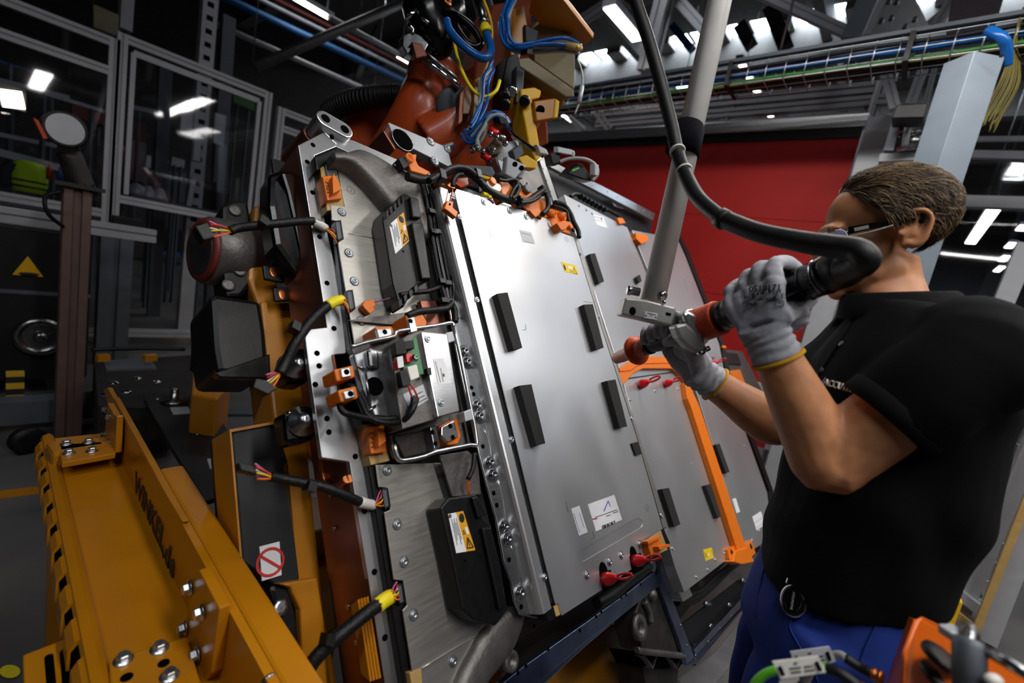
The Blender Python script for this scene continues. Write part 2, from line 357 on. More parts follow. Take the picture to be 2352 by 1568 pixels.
# pipes, conduits and the dark brace high up on the left
def pbar(a, b, wpx, plane, val, prof=False):
    fn = {'x': OX, 'y': OY}[plane]; p, q = fn(*a, val), fn(*b, val); wd = wpx*(depth(p)+depth(q))/2/FPX
    m_ = MB(); (m_.profile if prof else m_.bar)(p, q, wd); return m_
def hang(o, n=2):
    cs_ = [WM[o] @ v.co for v in o.data.vertices]; cs_.sort(key=lambda c: c.x); m_ = len(cs_)
    for k in range(n): c = cs_[int((k+.5)/n*(m_-1))]; MB().cyl(c, (c.x, c.y, ZR-.05), .006, seg=6).build('hanger', 'steel', o)
    return o
def stand(o, n=2):
    cs_ = [WM[o] @ v.co for v in o.data.vertices]; z_ = min(c.z for c in cs_); xs_ = [c.x for c in cs_]; ys_ = [c.y for c in cs_]
    for k in range(n): x_ = min(xs_)+(max(xs_)-min(xs_))*(k+.5)/n; y_ = max(ys_)-.02; MB().bar((x_, y_, 0), (x_, y_, z_+.02), .03).build('leg', 'grey_dark', o)
    return o
def pcyl(a, b, wpx, Y):
    p, q = OY(*a, Y), OY(*b, Y); q = p+(q-p)*1.0
    return MB().cyl(p, q, wpx*(depth(p)+depth(q))/4/FPX, seg=10)
hang(tag(pcyl((240, -133), (975, 208), 15, 8.0).build('pipe', 'pipe_blue'), 'blue pipe running under the roof towards the robot', 'pipe'))
hang(tag(pcyl((260, -168), (985, 190), 9, 8.3).build('pipe', 'light_grey'), 'pale grey pipe just above the blue pipe', 'pipe'))
hang(tag(pcyl((260, -188), (990, 178), 10, 8.5).build('pipe', 'pipe_red'), 'dark red pipe above the pale grey pipe', 'pipe'))
hang(tag(pcyl((500, 58), (860, 214), 12, 7.6).build('conduit', 'alu_profile'), 'grey conduit below the blue pipe', 'conduit'))
hang(tag(pcyl((755, 40), (945, 140), 12, 7.0).build('conduit', 'alu_profile'), 'grey conduit in line with the lit lamp', 'conduit'))
hang(tag(pcyl((585, 155), (975, -15), 20, 6.3).build('roof_brace', 'cast'), 'grey tube brace crossing the coloured pipes', 'brace'))
hang(tag(pbar((870, 60), (815, 190), 11, 'y', 8.8).build('roof_brace', 'truss_dark'), 'thin dark brace right of the crossing tube', 'brace'))

# ---------------------------------------------------------------- red roll-up curtain and its frame, plane x = 4
XC = 4.0
cur = thing('roller_curtain', 'red fabric roll-up machine curtain with an aluminium top bar', 'curtain', (XC, 2.0, 0))
p0, p1, p2, p3 = OX(1215, 322, XC), OX(1990, 280, XC), OX(1830, 742, XC), OX(1215, 1010, XC)
zt = 2.84; zb = .9; ya, yb = 3.75, .56
MB().aab(XC, XC+.012, yb, ya, zb, zt).build('curtain_sheet', 'curtain', cur)
MB().aab(XC-.03, XC+.05, yb-.02, ya, zt, zt+.09).build('top_bar', 'alu', cur, .004)
MB().aab(XC-.02, XC+.03, yb, ya, zb-.06, zb+.01).build('bottom_bar', 'light_grey', cur, .004)
MB().aab(XC-.012, XC, yb, ya, zt-.07, zt).build('seal_strip', 'black_plastic', cur)
for s_ in (.33, .66): MB().aab(XC-.004, XC, yb, ya, zb+(zt-zb)*s_-.004, zb+(zt-zb)*s_+.004).build('batten_seam', 'curtain', cur)
for yy in (yb-.09, ya+.02):
    MB().aab(XC-.06, XC+.06, yy-.07, yy+.07, 0, zt+.05).build('guide_post', 'light_grey', cur, .004)
    MB().cyl((XC-.062, yy, 2.2), (XC-.06, yy, 2.2), .016).build('bolt', 'hole', cur)
low = tag(MB().aab(XC+.25, XC+.27, -.1, 1.4, .35, 1.42).build('red_partition', 'curtain'), 'red panel with white edging below the curtain', 'panel')
MB().aab(XC+.235, XC+.25, -.1, 1.4, 1.36, 1.42).build('edging', 'light_grey', low); MB().aab(XC+.235, XC+.25, .56, .62, .35, 1.36).build('edging', 'light_grey', low)

# aluminium frame over the curtain
fr = thing('overhead_frame', 'aluminium profile frame with struts above the red curtain', 'frame', (4.6, 2, 2.9))
def fbar(a, b, wpx, X=4.6, n='beam', parent=fr, mt='alu_profile', prof=True): return pbar(a, b, wpx, 'x', X, prof).build(n, mt, parent)
fbar((1370, 262), (2010, 203), 20); fbar((1370, 287), (2060, 228), 18); fbar((1360, 306), (1985, 262), 9)
fbar((1405, 300), (1352, 232), 16, n='strut'); fbar((1660, 285), (1685, 235), 14, n='strut'); fbar((1690, 238), (1770, 285), 10, n='strut'); fbar((1340, 300), (1310, 270), 10, n='strut')
fbar((1560, 280), (1640, 240), 8, n='strut'); fbar((1750, 250), (1830, 278), 9, n='strut'); fbar((1400, 240), (1330, 215), 12, n='strut')
for yy in (.62, 4.2): MB().profile((4.6, yy, 0), (4.6, yy, 3.4), .08).build('floor_post', 'alu_profile', fr)
fr2 = thing('overhead_frame', 'heavy aluminium post with bolted gusset plate above the cable tray', 'frame', (3.5, .6, 2.9))
fbar((2010, -30), (1955, 95), 40, 3.6, 'post', fr2, 'grey_paint', False); fbar((2050, -30), (2000, 85), 26, 3.55, 'post', fr2, 'light_grey', False)
g = MB().prism([OX(x, y, 3.5) for x, y in ((2045, -20), (2095, -20), (2135, 62), (1998, 85), (2016, 40))], (.02, 0, 0)).build('gusset_plate', 'alu', fr2)
for x, y in ((2060, 5), (2025, 48), (2048, 42), (2102, 45), (2080, 62), (2042, 4)):
    q = OX(x, y, 3.5); MB().cyl(q, q+Vector((-.02, 0, 0)), .011, seg=6).build('bolt', 'steel', fr2)
for a, b, w_, X, lab in (((1532, -20), (1484, 165), 34, 5.2, 'upright aluminium post beside the lit ceiling lamp'), ((1548, -10), (1650, 105), 22, 5.4, 'slanted aluminium strut left of the hanging pole'),
                         ((1425, -10), (1325, 55), 18, 5.4, 'slanted aluminium strut behind the gripper cables'), ((1745, -15), (1952, 78), 20, 5.0, 'long slanted aluminium strut right of the pole'),
                         ((2215, -10), (2130, 60), 16, 4.5, 'slanted aluminium strut right of the gusset plate'), ((2190, -5), (2150, 60), 20, 4.4, 'short perforated strut right of the gusset plate'),
                         ((2030, 150), (2056, 250), 20, 4.2, 'upright strut above the curtain end, left of the pair'), ((2130, 132), (2090, 240), 18, 4.4, 'leaning strut left of the grey column'),
                         ((2155, 125), (2125, 240), 10, 4.6, 'thin leaning strut next to the grey column'), ((1905, 165), (1960, 215), 9, 5.0, 'thin strut under the cable tray')):
    p_, q_ = OX(*a, X), OX(*b, X); wd_ = w_*(depth(p_)+depth(q_))/2/FPX; d_ = (p_-q_).normalized()
    if a[1] <= 0: p_ = q_+d_*((ZR-.5-q_.z)/max(d_.z, .25))
    MB().profile(q_, p_, wd_).build('strut', 'alu_profile', fr)
for a, b, w_, lab in (((1700, 60), (1725, 105), 26, 'dark duct between two skylight panes left'), ((1770, 20), (1805, 110), 30, 'dark duct between two skylight panes right'),):
    tag(pbar(a, b, w_, 'x', 9.0).build('roof_duct', 'truss_dark'), lab, 'duct')
hang(tag(pbar((1545, 60), (1590, 115), 16, 'x', 8.0).build('pipe', 'pipe_blue'), 'short blue pipe left of the pole under the skylight', 'pipe'))

# ---------------------------------------------------------------- cable tray, x = 3.2
XT = 3.2
tr = thing('cable_tray', 'wire mesh cable tray full of cables crossing above the curtain', 'cable tray', OX(1800, 135, XT))
def tp(f, dy_=0): a, b = OX(1290, 214, XT), OX(2400, 34, XT); return a+(b-a)*(f*2.2-.5)+Vector((0, 0, dy_))
for dz, dx, n_ in ((.0, 0, 'side_wire'), (-.06, 0, 'side_wire'), (-.12, .01, 'side_wire'), (-.12, .1, 'bottom_wire'), (-.12, .2, 'bottom_wire'), (0, .22, 'side_wire')):
    MB().cyl(tp(0, dz)+Vector((dx, 0, 0)), tp(1, dz)+Vector((dx, 0, 0)), .004, seg=6).build(n_, 'zinc', tr)
for k in range(56):
    q = tp((k+.5)/56, .01); d = Vector((.22, 0, 0))
    MB().tube([q, q+Vector((0, 0, -.135)), q+Vector((0, 0, -.135))+d, q+d], .0035, 5).build('cross_wire', 'zinc', tr)
for k, (dx, dz, r_, m_) in enumerate(((.03, -.055, .017, 'hose_blue'), (.035, -.10, .013, 'hose_green'), (.08, -.09, .02, 'rubber'), (.02, -.02, .012, 'rubber'), (.12, -.08, .02, 'rubber'), (.17, -.09, .018, 'rubber'), (.06, -.03, .012, 'wire_violet'), (.03, -.118, .006, 'earth_wire'))):
    pts = [tp(i/30, dz+rnd.uniform(-.006, .006))+Vector((dx+rnd.uniform(-.008, .008), 0, 0)) for i in range(31)]
    MB().tube(pts, r_, 8, 2).build('cable', m_, tr)
MB().bar(tp(0, .02), tp(1, .02), .05, .02).build('tray_rim', 'grey_dark', tr)
for f in (.455, .605):
    q = tp(f); MB().box(q+Vector((.09, 0, -.06)), (.12, 0, 0), (0, .012, 0), (0, 0, .075)).build('cable_clip', 'black_plastic', tr)

# ---------------------------------------------------------------- grey column behind the worker's head
XK = 3.0
def colpts(z): 
    a, b, c = OX(2170, 131, XK), OX(2239, 120, XK), OX(2313, 119, XK)
    return [Vector((XK+.06, a.y, z)), Vector((XK-.03, b.y, z)), Vector((XK+.06, c.y, z)), Vector((XK+.16, b.y, z))]
col = tag(MB().loft2(colpts(0), colpts(2.79)).build('sheet_metal_column', 'grey_paint', None, .003), 'grey folded sheet metal column behind the worker\'s head', 'column')
MB().cyl(OX(2300, 128, XK-.02), OX(2300, 128, XK-.03), .008).build('screw', 'steel', col)
bl = tag(MB().tube([OX(2270, 70, XK+.05), OX(2300, 85, XK+.02), OX(2312, 110, XK+.05), OX(2311, 150, XK+.1)], .022, 10, 6).build('hose', 'hose_blue'), 'blue hose bending from the tray down into the grey column', 'hose')
q_ = OX(2012, -28, 3.6); MB().bar(q_, (q_.x, q_.y, ZR-.4), .06).build('hanger', 'alu_profile', fr2)
for f in (.12, .5, .88): q_ = tp(f, .02); MB().cyl(q_, (q_.x, q_.y, ZR-.4), .008, seg=6).build('hanger', 'steel', tr)
gyw = thing('wire_bundle', 'loose yellow green earth wires hanging beside the grey column', 'wires', OX(2320, 150, XK+.2), kind='stuff')
mb = MB()
for k in range(26):
    x = rnd.uniform(-18, 18); q = [(2352+x*.3, 30+rnd.uniform(-15, 15)), (2330+x*.7, 130), (2318+x*1.3, 190), (2285+x*1.4, 250), (2268+x*.8, 285+rnd.uniform(-20, 20))]
    mb.tube([OX(a, b, XK+.25+x*.003) for a, b in q], .0035, 5, 4)
mb.build('earth_wire', 'earth_wire', gyw, kind='stuff')
bx = MB().prism([OX(x, y, 3.4) for x, y in ((2060, 240), (2132, 236), (2122, 270), (2047, 272))], (.15, 0, 0)).build('drive_housing', 'black_plastic', cur, .006)
gd = MB().prism([OX(x, y, 3.6) for x, y in ((2052, 275), (2070, 273), (2052, 345), (2030, 345))], (.06, 0, 0)).build('guide_cover', 'grey_dark', cur)
rl = cur
MB().cyl(OX(2060, 290, 3.7), OX(2120, 285, 3.7), .06).build('drum', 'steel', rl); MB().cyl(OX(2060, 330, 3.7), OX(2120, 322, 3.7), .05).build('drum', 'steel', rl); MB().cyl(OX(2086, 280, 3.6), OX(2078, 335, 3.6), .018).build('shaft', 'light_grey', rl)
MB().bar(OX(2020, 366, 3.8), OX(2110, 362, 3.8), .08, .05).build('cross_rail', 'light_grey', cur)

# far window wall seen right of the column (machine guard rails and pane), x = 5.5
gw = thing('machine_guard', 'pale guard rails with clear panes right of the grey column', 'guard', OX(2280, 400, 5.5))
for (a, b, w_) in (((2180, 354), (2420, 360), 17), ((2170, 462), (2420, 470), 26), ((2200, 320), (2420, 318), 10)):
    pbar(a, b, w_, 'x', 5.5).build('rail', 'light_grey', gw)
for k, (a, b) in enumerate((((2190, 372), (2420, 448)), ((2170, 480), (2420, 900)))):
    q0, q1 = OX(*a, 5.52), OX(*b, 5.52); MB().aab(5.52, 5.53, min(q0.y, q1.y)-1.2, max(q0.y, q1.y), min(q0.z, q1.z), max(q0.z, q1.z)).build('pane', 'pane', gw)
for (a, b, w_, n_) in (((2360, 560), (2285, 740), 34, 'post'), ((2380, 700), (2320, 800), 10, 'post')): pbar(a, b, w_, 'x', 4.9).build(n_, 'light_grey', gw)
lamp_px((2227, 560), (2290, 472), 3.5, 'wide bright lamp right of the worker\'s head')
for a, lab in (((2343, 530), 'first small lamp of the far row right of the worker'), ((2316, 570), 'second small lamp of the far row right of the worker'), ((2301, 600), 'third small lamp of the far row right of the worker'), ((2290, 624), 'fourth small lamp of the far row right of the worker')):
    lamp_px(a, (a[0]+10, a[1]-12), 4.4, lab)

# ================================================================== left: guard cage of aluminium profile and clear sheet, plane y = 5.5
YG = 5.5
def gpt(x, y): return OY(x, y, YG)
zt1, zt2 = gpt(150, 45).z, gpt(450, 145).z
def cage(name, label, x0, x1, ztop, zlow, mid=None, inner=False):
    t = thing(name, label, 'guard panel', ((x0+x1)/2, YG, 0), 'aluminium guard panels')
    w_ = .07
    for x in (x0, x1): MB().profile((x, YG, 0), (x, YG, ztop), w_, w_, (0, 1, 0)).build('post', 'alu_profile', t)
    for z in [ztop-w_/2, zlow, .12]+([mid] if mid else []):
        MB().profile((x0+w_/2, YG, z), (x1-w_/2, YG, z), w_, w_).build('rail', 'alu_profile', t)
    MB().aab(x0+w_/2, x1-w_/2, YG-.003, YG+.003, zlow+w_/2, ztop-w_).build('pane', 'pane', t)
    if inner:
        a, b = x0+w_*1.1, x1-w_*1.1
        for x in (a, b): MB().bar((x, YG, zlow+.05), (x, YG, ztop-.12), .035, .05, (0, 1, 0)).build('door_stile', 'alu_profile', t)
        MB().bar((a, YG, ztop-.12), (b, YG, ztop-.12), .035, .05).build('door_rail', 'alu_profile', t)
    return t
cage('guard_panel', 'wide guard panel with a middle rail at the far left', -2.2, gpt(258, 200).x, zt1, gpt(76, 462).z, gpt(120, 118).z)
cage('guard_panel', 'narrow guard panel with inner frame right of the wide one', gpt(278, 150).x, gpt(607, 300).x, zt2, gpt(400, 480).z, None, True)
cage('guard_panel', 'guard panel of clear sheet running behind the robot', gpt(640, 300).x, gpt(640, 300).x+1.6, gpt(640, 245).z, 1.2, gpt(660, 300).z)
# tall perforated uprights behind the cage
def upright(xa, xb, Y, wpx, label, top=-20):
    p, q = OY(*xa, Y), OY(*xb, Y); wd = wpx*depth(q)/FPX
    t = thing('perforated_upright', label, 'upright', (q.x, Y, 0), 'perforated uprights')
    MB().bar((q.x, Y, 0), (q.x, Y, min(p.z, 5.5)), wd, wd, (0, 1, 0)).build('channel', 'alu_profile', t)
    me = None
    z = 1.0
    while z < 5.3:
        o = MB().aab(q.x-wd*.22, q.x+wd*.22, Y-wd/2-.002, Y-wd/2+.004, z, z+.05)
        if me is None: ob = o.build('slot', 'hole', t); me = ob
        else: put('slot', me.data, Matrix.Translation((q.x, Y-wd/2-.002+.003, z)), t)
        z += .13
    return t
upright((489, 0), (440, 520), 6.2, 27, 'tall perforated upright behind the narrow guard panel')
tag(pbar((294, -20), (288, 70), 22, 'y', 6.6).build('upright_post', 'alu_profile'), 'plain grey upright post above the gap between the guard panels', 'post')
tag(MB().bar(OY(524, 40, 6.6), Vector((OY(500, 520, 6.6).x, 6.6, 0)), .13).build('upright_post', 'grey_dark'), 'dark grey upright post just right of the perforated one', 'post')
tag(MB().bar(OY(380, 150, 7.0), Vector((OY(365, 520, 7.0).x, 7.0, 0)), .12).build('upright_post', 'grey_dark'), 'thin far upright post seen through the narrow panel', 'post')
# workplace behind the glass
def sheet(name, label, pts, Y, th, mt, cat, g=None):
    o = tag(MB().prism([OY(x, y, Y) for x, y in pts], (0, th, 0)).build(name, mt, None, .004), label, cat, g)
    if cat in ('cabinet', 'sign'): stand(o)
    return o
sheet('paper_sheet', 'pinned paper sheet left of the perforated upright', ((418, 236), (458, 247), (452, 316), (413, 305)), 6.15, .01, 'light_grey', 'paper')
sheet('paper_sheet', 'pinned paper sheet right of the perforated upright', ((494, 258), (520, 266), (514, 336), (490, 328)), 6.525, .01, 'light_grey', 'paper')
sheet('paper_sheet', 'small paper sheet low on the perforated upright', ((447, 318), (463, 322), (460, 372), (442, 368)), 6.1, .01, 'light_grey', 'paper')
sheet('wall_sign', 'small white notice board behind the narrow guard panel', ((337, 356), (388, 370), (382, 398), (333, 384)), 8.0, .03, 'light_grey', 'sign')
sheet('wall_sign', 'second small white notice behind the narrow guard panel', ((396, 360), (425, 368), (423, 386), (393, 380)), 8.0, .03, 'light_grey', 'sign')
sheet('machine_cabinet', 'dark grey machine cabinet far behind the narrow panel', ((296, 320), (336, 330), (330, 420), (294, 410)), 8.4, .6, 'grey_dark', 'cabinet')
sheet('machine_cabinet', 'long dark machine bench behind the narrow panel', ((330, 388), (450, 400), (450, 470), (326, 455)), 8.6, .5, 'grey_dark', 'cabinet')
sheet('machine_cabinet', 'black equipment cabinet right of the white tube', ((468, 415), (500, 418), (496, 498), (462, 490)), 6.4, .4, 'black_plastic', 'cabinet')
sheet('lamp_tube', 'white upright tube leaning inside the narrow panel', ((440, 406), (452, 410), (440, 474), (428, 472)), 6.0, .04, 'light_grey', 'tube')
for pts, lab in ((((303, 433), (324, 437), (322, 458), (300, 454)), 'grey round canister on the bench'), (((330, 445), (350, 448), (352, 463), (326, 460)), 'white cone shaped part on the bench'), (((358, 450), (374, 453), (376, 466), (354, 464)), 'second white part on the bench beside the cone')):
    c = OY(sum(p[0] for p in pts)/4, sum(p[1] for p in pts)/4+8, 6.0)
    tag(MB().lathe(Vector((c.x, c.y, OY(400, 466, 6.05).z)), (0, 0, 1), [(0, .07), (.02, .075), (.09, .04 if 'cone' in lab else .07), (.12, .02)], 14).build('bench_part', 'light_grey'), lab, 'part', 'parts on the bench')
bz = OY(400, 466, 6.05).z
tag(MB().aab(OY(290, 462, 6.0).x, OY(520, 492, 6.0).x, 5.8, 6.5, bz-.05, bz-.0).build('work_bench', 'grey_dark'), 'grey work bench behind the narrow guard panel', 'bench')
tag(MB().aab(OY(-20, 440, 7.0).x-.8, OY(220, 440, 7.0).x, 6.4, 7.4, OY(100, 470, 6.5).z-.06, OY(100, 470, 6.5).z).build('work_bench', 'grey_dark'), 'grey work bench under the yellow vest', 'bench')
# conveyor rails behind the left panel
for a, b, w_, Y, mt, lab in (((-20, 180), (160, 225), 10, 7.5, 'alu_profile', 'upper grey rail behind the wide panel'), ((40, 195), (260, 262), 8, 7.0, 'alu_profile', 'second grey rail behind the wide panel'), ((-20, 305), (130, 335), 9, 7.2, 'alu_profile', 'grey conveyor rail left of the round scanner'),
                          ((-20, 345), (165, 392), 16, 7.0, 'alu_profile', 'wide grey conveyor beam above the yellow vest'), ((-20, 135), (140, 185), 5, 8.0, 'pipe_blue', 'thin blue hose line behind the wide panel'), ((300, 245), (378, 262), 9, 7.5, 'alu_profile', 'short grey rail inside the narrow panel')):
    stand(tag(pbar(a, b, w_, 'y', Y).build('conveyor_rail', mt), lab, 'rail', 'rails behind the guard'))
hang(tag(MB().prism([OY(x, y, 9.5) for x, y in ((215, 10), (275, 35), (275, 85), (215, 62))], (0, .1, 0)).build('hanging_panel', 'beige'), 'dull yellow hanging panel high up at the left', 'panel'))
stand(tag(MB().prism([OY(x, y, 8.6) for x, y in ((165, 232), (250, 255), (250, 290), (165, 268))], (0, .15, 0)).build('machine_cover', 'pipe_red'), 'dark red machine cover behind the wide panel', 'cover'))
stand(tag(MB().prism([OY(x, y, 7.8) for x, y in ((536, 205), (585, 225), (585, 255), (536, 235))], (0, .05, 0)).build('machine_screen', 'hose_green'), 'green sign far behind the narrow panel', 'screen'))
wl = OY(28, 228, 5.2)
wt = thing('work_lamp', 'square bright work lamp behind the wide guard panel', 'lamp', wl)
MB().box(wl, (.055, 0, .012), (0, .03, 0), (-.01, 0, .055)).build('lens', 'led', wt); MB().box(wl+Vector((0, .05, .02)), (.07, 0, 0), (0, .02, 0), (0, 0, .08)).build('housing', 'black_plastic', wt)
# hi-vis vest: headless torso with a sleeve, standing in for a person at the bench
vt = thing('safety_vest', 'headless torso of a person in a bright yellow safety vest behind the wide guard panel', 'vest', OY(65, 440, 6.3))
rs = []
vc = OY(67, 405, 6.3)
for k, (dz, wx, wy) in enumerate(((-.20, .15, .10), (-.10, .16, .11), (.0, .165, .12), (.10, .16, .11), (.17, .13, .08), (.19, .06, .04))):
    rs.append([vc+Vector((.72*wx*math.cos(a)+.008*math.sin(5*a+k), .72*wy*math.sin(a), dz*.72)) for a in [2*math.pi*i/20 for i in range(20)]])
MB().rings(rs).build('vest_body', 'hivis', vt)
for dz in (-.13, -.06): MB().rings([[vc+Vector((.122*math.cos(a), .09*math.sin(a), (dz+h)*.72)) for a in [2*math.pi*i/20 for i in range(20)]] for h in (-.01, .01)]).build('reflective_band', 'sleeve_navy', vt)
MB().tube([vc+Vector((-.10, -.02, .09)), vc+Vector((-.15, -.03, .0)), vc+Vector((-.14, -.06, -.12))], [.042, .04, .035], 10, 4).build('sleeve', 'sleeve_navy', vt)
for (x, y, w_, h_, mt, lab) in ((114, 395, 12, 34, 'orange_tool', 'orange bottle on the bench beside the vest'), (138, 404, 12, 40, 'hose_blue', 'pale blue screen edge right of the vest')):
    c = OY(x, y, 6.2); s_ = depth(c)/FPX
    tag(MB().lathe(c-Vector((0, 0, h_*s_/2)), (0, 0, 1), [(0, w_*s_/2), (h_*s_*.7, w_*s_/2), (h_*s_*.8, w_*s_/4), (h_*s_, w_*s_/4)], 12).build('bottle', mt), lab, 'bottle')
tag(MB().box(Vector((OY(72, 450, 6.5).x, 6.5, OY(100, 470, 6.5).z+.021)), (.09, 0, .0), (0, .05, 0), (0, 0, .02)).build('hand_tool', 'yellow_bright', None, .01), 'yellow hand tool lying on the bench', 'tool')

# ---------------------------------------------------------------- brown-anodised profile post with the round scanner
YP = 3.3
pa, pb = OY(180, 432, YP), OY(163, 990, YP)
post = thing('profile_post', 'brown tinted aluminium profile post at the left, carrying a round scanner', 'post', (pa.x, YP, 0))
MB().profile((pa.x, YP+.05, 0), (pa.x, YP+.05, pa.z), .108, .108, (0, 1, 0), .3).build('column', 'profile_brown', post, .003)
MB().aab(pa.x-.09, pa.x+.1, YP-.04, YP+.14, pa.z, pa.z+.02).build('cap_plate', 'truss_dark', post)
MB().aab(pa.x-.12, pa.x+.12, YP-.07, YP+.17, 0, .02).build('foot_plate', 'truss_dark', post)
sc = thing('round_scanner', 'round white scanner disc in a black ring on the brown post', 'scanner', (pa.x, YP, pa.z+.02))
dc = OY(150, 297, YP); nrm = (CAM-dc).normalized()+Vector((.15, 0, .1)); nrm.normalize()
MB().lathe(dc, nrm, [(-.08, .03), (-.06, .068), (-.02, .086), (0, .086), (.0, .079)], 28).build('ring_housing', 'black_plastic', sc)
MB().lathe(dc, nrm, [(0, .073), (.006, .071)], 28).build('disc', 'light_grey', sc)
MB().prism([OY(x, y, YP-.05) for x, y in ((76, 270), (88, 276), (110, 318), (100, 318))], (0, .1, 0)).build('status_strip', 'orange_tool', sc)
MB().tube([dc+Vector((.02, .08, -.1)), dc+Vector((.09, .08, -.3)), pa+Vector((.02, .05, .02))], [.05, .06, .05], 10, 5).build('swivel_arm', 'cast_dark', sc)
MB().tube([dc+Vector((.1, .05, -.25)), OY(196, 428, YP), OY(215, 440, YP), OY(232, 425, YP)], .008, 6, 6).build('cable', 'rubber', sc)
MB().tube([OY(140, 440, YP-.1), OY(105, 452, YP-.1), OY(110, 490, YP-.1), OY(145, 520, YP-.02)], .009, 6, 6).build('cable', 'rubber', sc)
# ---------------------------------------------------------------- black cabinet with warning triangle
YB = 4.1
ca, cb_ = OY(-60, 520, YB), OY(142, 905, YB)
cab = thing('machine_cabinet', 'black machine cabinet with a yellow warning triangle at the left edge', 'cabinet', (0, YB, 0))
MB().aab(-1.6, cb_.x+.12, YB, YB+.7, .12, OY(60, 522, YB).z).build('body', 'dark_panel', cab, .01)
MB().profile((-1.7, YB+.03, OY(60, 500, YB).z), (cb_.x+.45, YB+.03, OY(60, 500, YB).z), .09, .09).build('top_rail', 'alu_profile', cab)
z_ = OY(60, 671, YB).z; MB().aab(-1.6, cb_.x+.12, YB-.006, YB, z_-.012, z_+.012).build('seam_strip', 'grey_dark', cab)
tri = [OY(x, y, YB-.004) for x, y in ((64, 588), (100, 636), (28, 630))]
tw = MB().prism(tri, (0, -.004, 0)).build('warning_triangle', 'yellow_bright', cab, label='yellow warning triangle with a hand pictogram')
c_ = sum(tri, Vector())/3
MB().ell(c_+Vector((.005, -.006, -.03)), (.045, 0, 0), (0, .004, 0), (0, 0, .012)).build('pictogram', 'ink', tw)
q = OY(92, 772, YB-.01)
MB().lathe(q, (0, -1, 0), [(0, .125), (.03, .12), (.03, .085), (.005, .08)], 26).build('fan_ring', 'steel', cab); MB().lathe(q, (0, -1, 0), [(0, .03), (.04, .035), (.05, .015)], 16).build('fan_hub', 'steel', cab)
for x in (-1.4, cb_.x): MB().aab(x-.03, x+.03, YB+.05, YB+.11, 0, .12).build('foot', 'rubber', cab)
# cage lower posts (in front of the floor strip)
lp = tag(MB().profile((OY(262, 640, 4.9).x, 4.9, 0), (OY(262, 640, 4.9).x, 4.9, OY(262, 525, 4.9).z), .2, .16, (0, 1, 0)).build('stand_post', 'grey_dark'), 'broad grey stand post with dark slots right of the brown post', 'post')
tag(MB().bar(OY(205, 520, 4.9), OY(262, 535, 4.9), .1).build('stand_rail', 'light_grey'), 'pale stand rail joining the brown post side', 'rail')
# blue trolley in the distance
YT = 13.6
tl = thing('transport_trolley', 'blue transport trolley on the floor behind the stand post', 'trolley', OY(395, 600, YT))
zf = .30
for x in (352, 450): c = OY(x, 560, YT); MB().bar((c.x, YT, zf), (c.x, YT, zf+1.3), .09).build('upright', 'pipe_blue', tl)
c0_, c1_ = OY(345, 560, YT), OY(455, 575, YT)
MB().aab(c0_.x, c1_.x, YT-.4, YT+.4, zf-.08, zf).build('platform', 'pipe_blue', tl); MB().aab(c0_.x+.1, c1_.x-.1, YT-.3, YT+.3, zf, zf+.5).build('load', 'black_plastic', tl)
for x in (c0_.x+.1, c1_.x-.1): MB().cyl((x, YT-.35, .11), (x, YT-.25, .11), .11).build('wheel', 'rubber', tl)
MB().tube([OY(305, 518, 5.0), OY(335, 532, 5.0), OY(356, 536, 5.0)], .016, 8, 3).build('grip_handle', 'red_plastic', lp, label='red grip handle')
MB().box(OY(292, 513, 4.95), (.1, 0, 0), (0, .05, 0), (0, 0, .05)).build('latch_block', 'black_plastic', lp, .01)
# floor marking lines, hazard stripes
def fpoly(name, label, pts, mt, z=.003, cat='marking'):
    return tag(MB().prism([OZ(x, y, z) for x, y in pts], (0, 0, -.002)).build(name, mt), label, cat)
fpoly('floor_line', 'yellow floor line at the foot of the guard cage', ((195, 763), (485, 770), (485, 777), (195, 772)), 'yellow_paint')
fpoly('floor_line', 'yellow floor line at the left edge', ((-10, 1128), (112, 1113), (112, 1130), (-10, 1146)), 'yellow_paint')
fpoly('floor_line', 'short yellow floor line under the black cabinet', ((0, 815), (130, 822), (130, 828), (0, 822)), 'yellow_tape')
hp = OZ(33, 950, .0); hs = depth(hp)/FPX
tag(MB().bar((hp.x, hp.y, 0), (hp.x, hp.y, OY(33, 855, hp.y).z), 28*hs, 28*hs, (0, 1, 0)).build('hazard_bollard', 'hazard'), 'black and yellow striped bollard at the left', 'bollard')
fpoly('hazard_tape', 'black and yellow tape curving along the floor from the bollard', ((50, 945), (85, 952), (120, 955), (120, 962), (85, 962), (45, 955)), 'hazard')
wh = OZ(62, 1040, .0)
tag(MB().lathe(Vector((wh.x, wh.y, .07)), (0.3, -1, 0), [(-.02, .03), (-.02, .07), (.02, .07), (.02, .03)], 20).build('castor_wheel', 'rubber'), 'black castor wheel at the left below the bollard', 'wheel')
tag(MB().aab(-1.5, OZ(200, 1000, .02).x+.1, OZ(60, 985, .02).y, OZ(60, 985, .02).y+.12, .05, .18).build('machine_beam', 'grey_dark'), 'long dark base beam of the machine at the left', 'beam')
fpoly('floor_washer', 'yellow ring lying on the floor at the lower left', [(23+24*math.cos(a), 1541+15*math.sin(a)) for a in [2*math.pi*i/20 for i in range(20)]], 'yellow_tape', .006)

